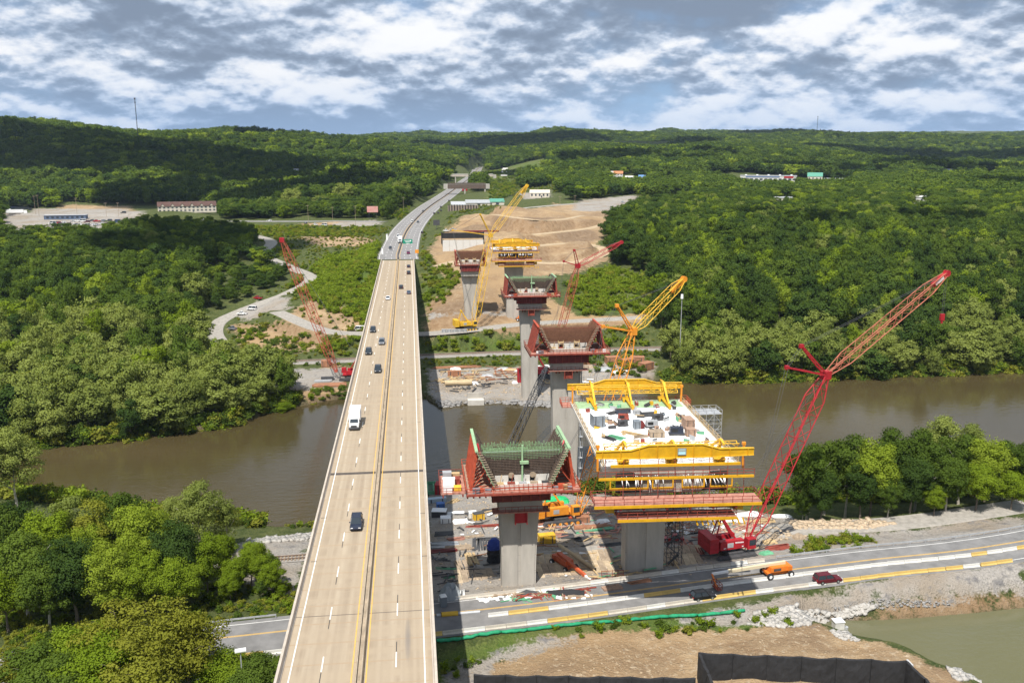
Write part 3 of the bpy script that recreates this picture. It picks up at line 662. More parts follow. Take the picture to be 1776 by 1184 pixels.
for px, py, Y, v, w in [(1642,722,200,'N2',.9),(1690,735,202,'N2',.8),(1615,745,199,'N2',.7)]: tree_at(px, py, Y, v, w, 'right_pale')
for px, py, Y, v, w in [(382,1128,124,'N1',1.4),(450,1138,122,'N0',1.5),(480,1150,126,'N1',1.3)]: tree_at(px, py, Y, v, w, 'bridge_foot')
for px, py, Y, v, w in [(455,690,322,'N1',1.6),(490,695,322,'N1',1.6),(425,700,318,'N1',1.4),(350,715,304,'M0',1.4)]: tree_at(px, py, Y, v, w, 'bank_bush')

def zone_at(arr, x, y):
    r = np.clip(np.hypot(x, y), 1.6, 9400); a = np.arctan2(x, y)
    i = np.clip(np.searchsorted(_r, r) - 1, 0, nr - 2); j = np.clip(np.searchsorted(_a, a) - 1, 0, na - 2)
    return arr.reshape(nr, na)[i, j]
def gpoly(l): return [tuple(G(*p)[:2]) for p in l]
CLEAR = [gpoly(l) for l in ([(396,612),(376,570),(392,552),(440,520),(540,474),(500,455),(455,432),(480,408),(640,398),(664,430),(735,430),(735,640),(600,640),(440,640)],
    [(735,650),(735,440),(790,362),(900,350),(1090,358),(1050,405),(1042,432),(1060,452),(1000,486),(1010,530),(1130,540),(1140,640)],
    [(0,420),(0,362),(240,357),(380,360),(385,379),(660,379),(690,400),(470,408),(360,400),(250,398),(180,412)], [(735,340),(890,330),(965,318),(960,346),(1000,350),(1200,338),(1195,352),(1080,372),(900,372),(740,372)])]
CLEAR.append([(-70, 0), (-70, 205), (140, 205), (140, 0)])
CLEAR.append([tuple(q) for q in ((12, 330), (12, 420), (62, 430), (104, 400), (104, 345), (60, 320))])
BLD = []      # cleared discs round far buildings: x, y, r
for px, py, r in [(325,362,26),(1072,306,26),(1090,312,22),(1112,309,20),(1330,312,75),(1290,311,60),(1370,312,55),(1412,312,34),(1450,314,40),(1160,312,18),(1590,352,16),(920,340,60),(1120,246,110),(960,300,25),(1080,247,110),(1590,352,18)]:
    q = G(px, py); BLD.append((q[0], q[1], r))
def forest():
    cand = []
    r = 250.0
    while r < 5600:
        sp = 9.8 if r < 850 else 12.5 + (r - 850) / 4700 * 9
        a0, a1 = math.radians(-27 if r > 400 else -33), math.radians(41)
        n = int((a1 - a0) * r / sp); aa = a0 + (np.arange(n) + RNG.uniform(-.42, .42, n)) * (a1 - a0) / n; rr_ = r + RNG.uniform(-.45, .45, n) * sp
        cand.append(np.stack([rr_ * np.sin(aa), rr_ * np.cos(aa)], -1)); r += sp * 0.86
    c = np.concatenate(cand); x, y = c[:, 0], c[:, 1]; ok = np.ones(len(c), bool)
    rad = np.hypot(x, y)
    ok &= ~((np.minimum(y - nbank(x), fbank(x) - y) > 0.6) & (rad < 3500))
    ok &= ~((y < nbank(x) + 1) & (y < 300))
    for nm, (ln, hw, bl) in ROADS.items():
        d, _ = seg_dist(x, y, ln); ok &= d > (hw + (4.5 if nm != 'highway' else 14) )
    for pl in CLEAR: ok &= poly_sd(x, y, pl) > 2
    for a in (Z_GRAVEL, Z_DIRT, Z_GRASS, Z_MUD): ok &= zone_at(a, x, y) < 0.3
    for bx, by, br in BLD: ok &= np.hypot(x - bx, y - by) > br
    # a lane of sight below the far buildings stays low
    ok &= ~((np.abs(x + 7.5) < 18) & (y < 530))
    # open lines of sight to the far buildings and the winding road
    z = ground(x, y); v = np.stack([x, y, z], -1) - CAM; dp = v @ FW; px = 888 + FPX * (v @ RT) / dp; ptop = 592 - FPX * ((v + [0, 0, 17]) @ UP) / dp
    for bx, by, bw, back in [(325,366,52,200),(1072,308,16,150),(1092,312,14,150),(1113,311,12,120),(1158,313,12,120),(1332,312,58,260),(1413,312,20,200),(1452,314,30,200),(1645,300,14,200),(1715,304,12,200),(1762,300,14,200),(1592,352,16,120),(936,340,26,150),(512,302,8,120),(392,300,8,120),(290,268,8,150),(1360,350,26,120),(822,300,40,500)]:
        q = G(bx, by); d0 = depth(q); ok &= ~((np.abs(px - bx) < bw) & (dp < d0 + 25) & (dp > d0 - back) & (ptop < by - 1.5))
    c = c[ok]; return c[:, 0], c[:, 1]
FX, FY = forest(); FZ = ground(FX, FY)
def in_frame(x, y, z, mar=40):
    v = np.stack([x, y, z], -1) - CAM; d = v @ FW; px = 888 + FPX * (v @ RT) / d; py = 592 - FPX * (v @ UP) / d
    return (px > -mar) & (px < 1776 + mar) & (py < 1184 + 200) & (d > 5), px, py, d
_b = fbank(FX); near_bank = (FY - _b < 34) & (np.hypot(FX, FY) < 520)
left_low = (FX < -40) & (FY < 420)
pale_p = np.where(near_bank, .82, np.where(left_low, .6, .04))
patch = hash2(FX, FY, 60.) + .5; rnd = RNG.random(len(FX)); rad = np.hypot(FX, FY)
kind = np.where(RNG.random(len(FX)) < pale_p, np.where(rnd < .5, 3, 4), np.where(rnd < .12, 5, np.where(rnd < .34 + .25 * (patch - .5), 1, np.where(rnd < .62, 0, np.where(rnd < .85, 2, 6)))))
hgt = RNG.uniform(12.5, 23, len(FX)) * np.where(near_bank, .9, 1.0)
hgt = np.where((FX < -40) & (FY > 560) & (FY < 940), np.minimum(hgt, 13), hgt)
hgt = np.where((FX > 120) & (FY > 600) & (FY < 1350), np.minimum(hgt, 15), hgt)
_v = np.stack([FX, FY, FZ], -1) - CAM; _bpx = 888 + FPX * (_v @ RT) / (_v @ FW); _bpy = 592 - FPX * (_v @ UP) / (_v @ FW)
hgt = np.where((_bpx > 345) & (_bpx < 570) & (_bpy > 470) & (_bpy < 668) & (FY > 330), hgt * .45, hgt); _low = (_bpx > 345) & (_bpx < 570) & (_bpy > 470) & (_bpy < 668) & (FY > 330)
sxy = (.72 + .75 * RNG.random(len(FX)) ** 1.3) * np.where(rad > 850, 1.32 + (rad - 900) / 4700 * .8, 1)
sxy = np.where(_low, sxy * .62, sxy)
inf, fpx, fpy, fd = in_frame(FX, FY, FZ + hgt * .6)

# the three hundred trees that show largest stand as objects of their own
sz = np.where(inf, hgt / fd, -1); order = np.argsort(-sz)
n_ind = 300 - len(TREES) - 4
REG = {}
ind = list(order[:n_ind])
for i in ind:
    left = FX[i] < -20
    reg = ('pale_left_bank' if left else 'pale_right_bank') if kind[i] in (3, 4) else ('green_left_bank' if left else 'green_right_bank')
    TREES.append((FX[i], FY[i], FZ[i] - .1, sxy[i], hgt[i] / 16, random.uniform(0, 6.28), 'M%d' % kind[i], reg))
farone = [int(i) for i in np.where((rad > 950) & inf)[0]]; farone = sorted(farone, key=lambda i: rad[i])[:4]
for k, i in enumerate(farone):
    TREES.append((FX[i], FY[i], FZ[i] - .1, sxy[i] * .9, hgt[i] / 15, 0.3 * k, 'F%d' % k, 'far_slope')); ind.append(i)
RL = {'left_near': ("leafy green tree in the grove between near road and railway, lower left", "trees of the near left grove"),
      'left_airy': ("thin pale-leaved tree at the river's near edge left of the bridge", "thin pale trees by the near left bank"),
      'left_edge': ("tall pale green tree at the left edge of the river", "tall trees at the left river edge"),
      'left_front': ("olive green tree crown below the near road, bottom left corner", "olive trees in the bottom left corner"),
      'right_near': ("dark green tree on the near bank right of the red crane", "trees on the near right bank"),
      'right_pale': ("pale yellowish tree rising behind the dark near right bank trees", "pale trees behind the near right bank"),
      'bridge_foot': ("low bright green tree at the bottom beside the bridge's left parapet", "low trees at the foot of the bridge"),
      'bank_bush': ("low bright green tree overhanging far bank water left of the bridge", "low trees over the far left water"),
      'pale_left_bank': ("pale green tree in the wooded far bank left of the bridge", "pale trees of the far left bank"),
      'pale_right_bank': ("pale green tree along the far bank right of the cranes", "pale trees of the far right bank"),
      'green_left_bank': ("dark green tree in the woods left of the bridge across the river", "green trees of the far left woods"),
      'green_right_bank': ("green tree in the woods right of the construction site across the river", "green trees of the far right woods"),
      'far_slope': ("small dark green tree on the far wooded slope", "trees of the far slope")}
for x, y, z, s, sz_, rot, v, reg in TREES:
    lb, gp = RL[reg]; t = thing("tree", (x, y, z), lb, "tree", gp, rot); t.scale = (s, s, sz_)
    c = meshobj("crown", VAR[v]['crown'], t); meshobj("trunk", VAR[v]['trunk'], t)
    if VAR[v]['obj'] is None: VAR[v]['obj'] = c

def scatter(name, keys, X, Y, Z, S, SZ, K, label):
    """one object whose points carry copies of the given crowns (geometry nodes)"""
    me = bpy.data.meshes.new(name); n = len(X); me.vertices.add(n); me.vertices.foreach_set('co', np.stack([X, Y, Z], -1).astype(np.float32).ravel())
    def at(nm, tp, d, f): a = me.attributes.new(nm, tp, 'POINT'); a.data.foreach_set(f, d)
    at('scl', 'FLOAT_VECTOR', np.stack([S, S, SZ], -1).astype(np.float32).ravel(), 'vector')
    at('rot', 'FLOAT_VECTOR', np.stack([np.zeros(n), np.zeros(n), RNG.uniform(0, 6.28, n)], -1).astype(np.float32).ravel(), 'vector')
    at('idx', 'INT', K.astype(np.int32), 'value')
    o = meshobj(name, me); tag(o, label, None, None, 'stuff')
    ng = bpy.data.node_groups.new(name + "_nodes", 'GeometryNodeTree')
    ng.interface.new_socket('Geometry', in_out='INPUT', socket_type='NodeSocketGeometry'); ng.interface.new_socket('Geometry', in_out='OUTPUT', socket_type='NodeSocketGeometry')
    N_ = ng.nodes; L = ng.links; gi = N_.new('NodeGroupInput'); go = N_.new('NodeGroupOutput'); j = N_.new('GeometryNodeJoinGeometry')
    for k in reversed(keys):
        oi = N_.new('GeometryNodeObjectInfo'); oi.transform_space = 'ORIGINAL'; oi.inputs['Object'].default_value = VAR[k]['obj']; oi.inputs['As Instance'].default_value = True
        L.new(oi.outputs['Geometry'], j.inputs[0])
    ip = N_.new('GeometryNodeInstanceOnPoints'); ip.inputs['Pick Instance'].default_value = True
    L.new(gi.outputs[0], ip.inputs['Points']); L.new(j.outputs[0], ip.inputs['Instance'])
    for nm, tp, sock in (('scl', 'FLOAT_VECTOR', 'Scale'), ('rot', 'FLOAT_VECTOR', 'Rotation'), ('idx', 'INT', 'Instance Index')):
        a = N_.new('GeometryNodeInputNamedAttribute'); a.data_type = tp; a.inputs['Name'].default_value = nm; L.new(a.outputs['Attribute'], ip.inputs[sock])
    L.new(ip.outputs[0], go.inputs[0])
    md = o.modifiers.new("copies", 'NODES'); md.node_group = ng
    return o
rest = np.ones(len(FX), bool); rest[ind] = False
midm = rest & (rad <= 1000); farm = rest & (rad > 1000)
scatter("woodland", ['M%d' % k for k in range(7)], FX[midm], FY[midm], FZ[midm] - .1, sxy[midm], hgt[midm] / 16, kind[midm], "dense broadleaf woodland covering the valley sides")
fk = np.where(kind == 1, 1, np.where(kind == 6, 1, np.where(kind == 0, 0, np.where((kind == 3) | (kind == 5), 2, 3))))
scatter("forest", ['F%d' % k for k in range(4)], FX[farm], FY[farm], FZ[farm] - .3, sxy[farm] * .98, hgt[farm] / 15, fk[farm], "continuous forest over the distant hills")

# shrubs: three stand as objects, the rest as ground cover
def shrubs():
    polys = [([(500,500),(560,450),(655,425),(662,470),(640,560),(560,535)], 1.6, (.12, .78)), ([(375,392),(650,392),(660,408),(480,410),(520,440),(560,500),(500,470),(450,415)], 3.0, (.4, .3)),
        ([(735,440),(800,480),(770,530),(735,540)], 2.4, (.3, .6)), ([(735,615),(735,588),(905,584),(905,612)], 2.0, (.35, .6)), ([(560,612),(560,592),(625,590),(622,620)], 2.0, (.5, .45)),
        ([(985,488),(1050,462),(1125,480),(1130,545),(1020,548),(985,520)], 2.2, (.1, .8)), ([(905,600),(960,580),(1120,570),(1130,605),(905,612)], 2.2, (.2, .7)),
        ([(755,1150),(900,1098),(1100,1075),(1300,1066),(1420,1082),(1300,1092),(1000,1102),(860,1130),(765,1184)], 1.9, (.1, .6)), ([(1376,965),(1420,930),(1480,935),(1540,945),(1500,960)], 1.3, (.3, .6)), ([(1550,915),(1776,880),(1776,890),(1600,918)], 1.8, (.2, .7)),
        ([(480,1010),(510,1010),(500,1080),(420,1090),(440,1050)], 1.7, (.3, .6)), ([(400,580),(470,565),(560,595),(480,622),(430,612)], 3.4, (.2, .2)), ([(540,690),(500,690),(560,675),(600,672),(600,690)], 2.4, (.1, .3)),
        ([(660,440),(668,470),(640,580),(600,590),(640,500)], 2.2, (.4, .5)), ([(700,300),(730,330),(700,380),(640,380),(680,350)], 5.0, (.2, .3)), ([(842,298),(900,300),(890,340),(850,350)], 5.0, (.2, .3)),
        ([(0,1060),(500,1075),(500,1090),(0,1140)], 2.4, (.3, .5)), ([(950,640),(1000,650),(1100,655),(1140,640),(1150,620),(1120,615)], 4, (.3, .2))]
    X = []; Y = []; K = []; S = []
    for pl, sp, (bright, olive) in polys:
        w = gpoly(pl); xs = [q[0] for q in w]; ys = [q[1] for q in w]
        n = int((max(xs) - min(xs)) * (max(ys) - min(ys)) / (sp * sp) * 1.0)
        x = RNG.uniform(min(xs), max(xs), n); y = RNG.uniform(min(ys), max(ys), n)
        m = poly_sd(x, y, w) < RNG.uniform(-1, 1.5, n)
        m &= (hash2(x, y, 9.) + hash2(x, y, 3.) * .6) > -.22
        for nm, (ln, hw, bl) in ROADS.items(): m &= seg_dist(x, y, ln)[0] > hw + .9
        m &= np.minimum(y - nbank(x), fbank(x) - y) < -1
        x, y = x[m], y[m]; X.append(x); Y.append(y); u = RNG.random(len(x))
        K.append(np.where(u < bright, 2, np.where(u < bright + olive, 0, 1))); S.append(RNG.uniform(.4, 1.15, len(x)) * (1 + .2 * (sp > 3)) * np.where(y < 210, .6, 1.35 if sp < 2.3 else 1.0))
    for side, (x0, x1) in ((1, (-300, -44)), (1, (104, 420)), (0, (-200, -38)), (0, (104, 260)), (1, (-44, 5)), (0, (-38, -18)), (0, (20, 104))):
        n = int((x1 - x0) * (2.6 if x1 - x0 > 60 else 1.0)); x = RNG.uniform(x0, x1, n); y = (fbank(x) + RNG.uniform(-1.6, 6, n)) if side else (nbank(x) - RNG.uniform(-1.6, 6, n))
        X.append(x); Y.append(y); u = RNG.random(n); K.append(np.where(u < .35, 2, np.where(u < .5, 0, 1))); S.append(RNG.uniform(.6, 1.9, n) * (1 if x1 - x0 > 60 else .5))
    # weeds over the open slopes
    for pl, sp in (([(396,612),(376,570),(440,520),(545,474),(455,432),(480,408),(640,398),(664,430),(664,640),(440,640)], 3.6), ([(735,650),(735,588),(905,584),(1140,560),(1140,640),(960,632)], 2.6), ([(360,400),(400,388),(660,392),(690,400),(640,420)], 4.5), ([(640,440),(690,380),(760,345),(735,420),(735,470)], 5.0), ([(742,430),(770,385),(800,362),(860,350),(870,362),(790,380)], 5.0), ([(0,1184),(0,1040),(200,1020),(500,1010),(500,1095),(480,1184)], 1.7), ([(1150,1080),(1300,1048),(1776,975),(1776,1000),(1420,1060)], 2.6), ([(1376,950),(1540,925),(1776,900),(1776,920),(1500,960),(1400,975)], 2.2), ([(870,300),(960,290),(990,330),(890,350)], 6)):
        w = gpoly(pl); xs = [q[0] for q in w]; ys = [q[1] for q in w]; n = int((max(xs) - min(xs)) * (max(ys) - min(ys)) / (sp * sp)); x = RNG.uniform(min(xs), max(xs), n); y = RNG.uniform(min(ys), max(ys), n)
        m = (poly_sd(x, y, w) < 0) & (zone_at(Z_DIRT, x, y) < RNG.uniform(0, 1.6, n) ** 3) & (zone_at(Z_GRAVEL, x, y) < .4) & (np.minimum(y - nbank(x), fbank(x) - y) < -1.5)
        for nm, (ln, hw, bl) in ROADS.items(): m &= seg_dist(x, y, ln)[0] > hw + .8
        x, y = x[m], y[m]; X.append(x); Y.append(y); u = RNG.random(len(x)); K.append(np.where(u < .4, 2, np.where(u < .7, 0, 1))); S.append(RNG.uniform(.18, .5, len(x)) * (1 + .12 * sp))
    return map(np.concatenate, (X, Y, K, S))
SX, SY, SK, SS = shrubs(); SZ_ = ground(SX, SY)
cnt = {0: 0, 1: 0, 2: 0}
for i in np.argsort(SY):
    k = int(SK[i])
    if cnt[k] or not (0 < proj((SX[i], SY[i], SZ_[i]))[0] < 1776): continue
    cnt[k] = 1; lb = ["small bright green shrub nearest the bottom of the roadside grass", "small dark green shrub nearest the bottom of the roadside grass", "small olive shrub nearest the bottom of the roadside grass"][k]
    t = thing("shrub", (SX[i], SY[i], SZ_[i]), lb, "shrub", "shrubs in the roadside grass"); t.scale = (SS[i],) * 3
    VAR['B%d' % k]['obj'] = meshobj("crown", VAR['B%d' % k]['crown'], t); meshobj("trunk", VAR['B%d' % k]['trunk'], t)
scatter("shrubbery", ['B0', 'B1', 'B2'], SX, SY, SZ_ - .08, SS, SS * RNG.uniform(.6, 1.1, len(SX)), SK, "scrub and weeds on the cut slopes and verges")
print("TREES", len(TREES), "mid", int(midm.sum()), "far", int(farm.sum()), "shrubs", len(SX))
# ------------------------------------------------------------------ the old bridge
def WP(mb, name, m, parent, **k):
    """build a part from world coordinates under an unrotated parent"""
    o = parent.location; q = parent
    off = Vector(o)
    while q.parent is not None: q = q.parent; off += Vector(q.location)
    mb.v = [(v[0] - off.x, v[1] - off.y, v[2] - off.z) for v in mb.v]
    return mb.build(name, m, parent, **k)
def deck_material():
    m = bpy.data.materials.new("tan_deck_concrete"); m.use_nodes = True; nt = m.node_tree; L = nt.links; b = nt.nodes['Principled BSDF']; b.inputs['Roughness'].default_value = .85; b.inputs['Specular IOR Level'].default_value = .25
    geo = nt.nodes.new('ShaderNodeNewGeometry')
    def noise(sc3, det=5, ro=.6):
        mp = nt.nodes.new('ShaderNodeMapping'); mp.inputs['Scale'].default_value = sc3; L.new(geo.outputs['Position'], mp.inputs[0])
        n = nt.nodes.new('ShaderNodeTexNoise'); n.inputs['Scale'].default_value = 1; n.inputs['Detail'].default_value = det; n.inputs['Roughness'].default_value = ro; L.new(mp.outputs[0], n.inputs['Vector'])
        return n.outputs[0]
    def rng(v, a, c):
        n = nt.nodes.new('ShaderNodeMapRange'); L.new(v, n.inputs[0]); n.inputs[1].default_value = a; n.inputs[2].default_value = c; return n.outputs[0]
    def mix(f, a, c, t='MIX'):
        n = nt.nodes.new('ShaderNodeMix'); n.data_type = 'RGBA'; n.blend_type = t
        if isinstance(f, float): n.inputs[0].default_value = f
        else: L.new(f, n.inputs[0])
        for i, v in ((6, a), (7, c)):
            if isinstance(v, tuple): n.inputs[i].default_value = (*v, 1)
            else: L.new(v, n.inputs[i])
        return n.outputs[2]
    c = mix(rng(noise((.9, .012, 1), 4), .35, .65), (0.305, 0.240, 0.170), (0.42, 0.345, 0.253))
    c = mix(rng(noise((.06, .33, 1), 4), .42, .66), c, (0.38, 0.305, 0.218))
    c = mix(rng(noise((.25, .9, 1), 6, .7), .60, .74), c, (0.29, 0.215, 0.15))
    c = mix(rng(noise((.13, .035, 1), 4), .64, .74), c, (0.32, 0.25, 0.175))
    w = nt.nodes.new('ShaderNodeTexWave'); w.wave_type = 'BANDS'; w.bands_direction = 'Y'; w.inputs['Scale'].default_value = .0524 * 1.25; w.inputs['Distortion'].default_value = 0.0
    L.new(geo.outputs['Position'], w.inputs['Vector'])
    c = mix(rng(w.outputs[1], .985, 1.0), c, (0.36, 0.27, 0.18))
    # a long grey scorch on the near right lane
    sp = nt.nodes.new('ShaderNodeSeparateXYZ'); L.new(geo.outputs['Position'], sp.inputs[0])
    def mth(op, a, b_):
        n = nt.nodes.new('ShaderNodeMath'); n.operation = op
        for i, v in ((0, a), (1, b_)):
            if isinstance(v, (int, float)): n.inputs[i].default_value = v
            else: L.new(v, n.inputs[i])
        return n.outputs[0]
    dx = mth('DIVIDE', mth('SUBTRACT', sp.outputs[0], -1.55), .42); dy = mth('DIVIDE', mth('SUBTRACT', sp.outputs[1], 103.0), 5.2)
    e = mth('ADD', mth('MULTIPLY', dx, dx), mth('MULTIPLY', dy, dy))
    n = nt.nodes.new('ShaderNodeMapRange'); L.new(e, n.inputs[0]); n.inputs[1].default_value = 0; n.inputs[2].default_value = 1.2; n.inputs[3].default_value = .62; n.inputs[4].default_value = 0
    c = mix(n.outputs[0], c, (0.17, 0.155, 0.145))
    tot = None
    for cx in (-13.75, -10.1, -4.75, -1.25):
        for o_, w_, a_ in ((-.85, .28, .5), (.85, .28, .5), (0, .3, .8)):
            g_ = mth('DIVIDE', mth('SUBTRACT', sp.outputs[0], cx + o_), w_); g_ = mth('MULTIPLY', mth('POWER', 2.718, mth('MULTIPLY', mth('MULTIPLY', g_, g_), -1.0)), a_); tot = g_ if tot is None else mth('ADD', tot, g_)
    tot = mth('MULTIPLY', tot, mth('MULTIPLY', rng(noise((.4, .02, 1), 4), .25, .75), .42))
    c = mix(tot, c, (0.215, 0.165, 0.115))
    L.new(c, b.inputs['Base Color']); return m
deckm = deck_material()
parapet_m = mat("pale_parapet_concrete", (0.48, 0.415, 0.345), .85, var=.16, scale=.6)
barrier_m = mat("stained_median_concrete", (0.36, 0.29, 0.21), .9, var=.3, scale=.5)
joint_m = mat("dark_joint", (0.085, 0.07, 0.06), .8, var=.3, scale=2)
girder_m = mat("brown_girder_steel", (0.12, 0.085, 0.065), .6, var=.2, scale=.5)
concrete = mat("grey_concrete", (0.42, 0.39, 0.345), .9, var=.17, scale=.45, bump=.01, streak=.25)
concrete_l = mat("light_concrete", (0.56, 0.53, 0.48), .9, var=.15, scale=.5)
black_paint = mat("black_road_paint", (0.06, 0.055, 0.05), .8)
XL, XR = -17.0, 1.9
def old_bridge():
    br = thing("road_bridge", (-7.5, 300, -33), "old tan concrete four-lane bridge carrying traffic across the river", "bridge")
    ys = [-80, 40, 110, 164, 240, 345, 430, 512]
    for a, b in zip(ys[:-1], ys[1:]):
        g0 = .62 if a == 164 else .07; g1 = .62 if b == 164 else .07
        mb = MB(); mb.box(((XL + XR) / 2, (a + g0 + b - g1) / 2, -.2), (XR - XL, b - a - g0 - g1, .4)); WP(mb, "deck_slab", deckm, br)
    for y in ys[1:-1]:
        w = 1.22 if y == 164 else .12
        if y == 430: w = .2
        mb = MB(); mb.box(((XL + XR) / 2, y, -.2), (XR - XL - .1, w, .392)); WP(mb, "expansion_joint", joint_m, br)
    for y in (126.5, 143, 196, 215, 262, 300, 322):
        for x in (-15.85, 1.0):
            mb = MB(); mb.box((x, y, .004), (.95, .18, .008)); WP(mb, "deck_drain", joint_m, br)
    for x0, s in ((XL, 1), (XR, -1)):
        a, b = -80, 512; n = 12; L_ = (b - a) / n
        for k in range(n):
            y0 = a + k * L_ + .012; y1 = a + (k + 1) * L_ - .012
            prof = [(x0 - .05 * s, y0, -.5), (x0 - .05 * s, y0, .86), (x0 + .27 * s, y0, .86), (x0 + .33 * s, y0, .3), (x0 + .5 * s, y0, .09), (x0 + .5 * s, y0, .01), (x0 + .02 * s, y0, .01), (x0 + .02 * s, y0, -.5)]
            mb = MB(); mb.prism(prof, (0, 0, 0), (0, y1 - y0, 0)); WP(mb, "parapet", parapet_m, br)
    for x in (-7.62, -7.0):
        for k in range(12):
            y0 = -80 + k * 49.33 + .01; y1 = y0 + 49.31
            mb = MB(); mb.prism([(x - .2, y0, .006), (x - .08, y0, .35), (x - .07, y0, .82), (x + .07, y0, .82), (x + .08, y0, .35), (x + .2, y0, .006)], (0, 0, 0), (0, y1 - y0, 0)); WP(mb, "median_barrier", barrier_m, br)
    mb = MB(); mb.box((-7.31, 216, .25), (.40, 592, .48)); WP(mb, "median_fill", barrier_m, br)
    for x, m_ in ((-15.6, white_paint), (.49, white_paint), (-8.23, yellow_paint), (-6.5, yellow_paint)):
        mb = MB(); mb.box((x, 216, .004), (.15 if m_ is white_paint else .13, 592, .006)); WP(mb, "edge_line" if m_ is white_paint else "median_line", m_, br)
    for x, s in ((-11.92, -1), (-2.98, 1)):
        y = 74.0
        while y < 505:
            mb = MB(); mb.box((x, y, .004), (.15, 3.3, .006)); WP(mb, "lane_dash", white_paint, br)
            if y < 320: mb = MB(); mb.box((x, y + s * 2.9, .004), (.11, 2.3, .006)); WP(mb, "contrast_dash", black_paint, br)
            y += 12.2
    for x in (-14.5, -11, -7.5, -4, -.6):
        mb = MB(); mb.box((x, 216, -1.7), (.5, 590, 2.59)); WP(mb, "girder", girder_m, br)
    for y in (110, 164, 240, 345, 430):
        zb = gz(-7.5, y) - 1
        mb = MB()
        for x in (-13, -2): mb.box((x, y, (zb - 4.6) / 2), (2.2, 2.2, -4.6 - zb))
        mb.box((-7.5, y, -3.8), (16.5, 2.4, 1.6)); WP(mb, "pier", concrete, br)
    mb = MB(); mb.box((-7.5, 514, -4.0), (21, 3.6, 7.0)); WP(mb, "abutment", concrete, br)
    return br
OB = old_bridge()

# ------------------------------------------------------------------ new bridge: piers with open pier tables
rust = mat("rust_red_steel", (0.27, 0.055, 0.035), .65, var=.35, scale=1.2)
red_form = mat("orange_red_steel", (0.43, 0.075, 0.035), .65, var=.3, scale=1.0)
dark_red = mat("dark_red_steel", (0.16, 0.022, 0.020), .6, var=.3, scale=1.0)
board = mat("weathered_boards", (0.34, 0.22, 0.155), .9, var=.3, scale=1.5)
pink_board = mat("red_stained_boards", (0.42, 0.20, 0.15), .9, var=.3, scale=1.2)
green_form = mat("pale_green_epoxy", (0.30, 0.45, 0.26), .7, var=.18, scale=.8)
green_dark = mat("green_plywood", (0.12, 0.19, 0.13), .8, var=.25, scale=.8)
rebar_m = mat("rusty_rebar", (0.105, 0.075, 0.058), .8, var=.3, scale=2)
rust_bar = mat("rust_brown_rebar", (0.20, 0.095, 0.055), .8, var=.3, scale=2)
rebar_g = mat("green_epoxy_rebar", (0.24, 0.40, 0.20), .7, var=.2, scale=2)
timber = mat("fresh_timber", (0.50, 0.36, 0.19), .85, var=.22, scale=2)
timber_old = mat("weathered_timber", (0.33, 0.255, 0.18), .9, var=.3, scale=1.2)
yellow = mat("yellow_machine_paint", (0.70, 0.415, 0.03), .55, var=.2, scale=.8)
yellow_d = mat("ochre_machine_paint", (0.62, 0.335, 0.012), .5, var=.16, scale=.8)
orange = mat("orange_crane_paint", (0.72, 0.27, 0.025), .5, var=.15, scale=.8)
red_crane = mat("crane_red_paint", (0.38, 0.016, 0.024), .5, var=.22, scale=.6)
red_faded = mat("faded_crane_red", (0.40, 0.085, 0.05), .6, var=.2, scale=.6)
salmon = mat("faded_salmon_steel", (0.44, 0.135, 0.08), .6, var=.2, scale=.6)
black_m = mat("black_rubber", (0.02, 0.02, 0.021), .8)
dark_m = mat("dark_machine_grey", (0.065, 0.065, 0.068), .7, var=.3, scale=1)
white_m = mat("white_sheet", (0.83, 0.83, 0.82), .8, var=.05, scale=.5, bump=.03)
cable_m = mat("steel_cable", (0.10, 0.10, 0.105), .5)
galv = mat("galvanised_steel", (0.46, 0.47, 0.48), .5, metal=.3, var=.15, scale=1)
grey_box = mat("grey_job_box", (0.20, 0.225, 0.25), .6, var=.2, scale=1)

def railing(mb, pts_, h=1.1, step=2.2, r=.05, rails=(0.55, 1.1)):
    for a, b in zip(pts_[:-1], pts_[1:]):
        a = Vector(a); b = Vector(b); n = max(1, round((b - a).length / step))
        for k in range(n + 1):
            q = a.lerp(b, k / n); mb.bar(q, q + Vector((0, 0, h)), r * 1.6)
        for z in rails: mb.bar(a + Vector((0, 0, z)), b + Vector((0, 0, z)), r * 1.6)
    return mb
def shaft_parts(t, zt, w0, w1, d, zb=-1.5):
    """tapered shaft with two proud pilasters on the faces; local, base at 0"""
    def ring(z, w, dd): return [(-w / 2, -dd / 2, z), (w / 2, -dd / 2, z), (w / 2, dd / 2, z), (-w / 2, dd / 2, z)]
    zs = [zb, zt * .25, zt * .5, zt * .72, zt * .88, zt]
    def wz(z): u = max(0, min(1, z / zt)); return w0 + (w1 - w0) * (u ** 2.2)
    mb = MB(); mb.loft([ring(z, wz(z), d) for z in zs]); mb.build("shaft", concrete, t)
    for s in (-1, 1):
        mb = MB(); rs = []
        for z in zs[:-1] + [zt - .02]:
            w = wz(z); x0 = s * .28; x1 = s * (w / 2 - .35); a, b = min(x0, x1), max(x0, x1)
            rs.append([(a, -d / 2 - .16, z), (b, -d / 2 - .16, z), (b, -d / 2 + .05, z), (a, -d / 2 + .05, z)])
        mb.loft(rs); mb.build("pilaster", concrete, t)
    for k in range(1, 5):   # lift joints
        z = zt * k / 5; w = wz(z); mb = MB()
        mb.box((0, 0, z), (w + .03, d + .03, .05)); mb.build("lift_joint", mat("concrete_joint", (0.27, 0.25, 0.22), .9), t)
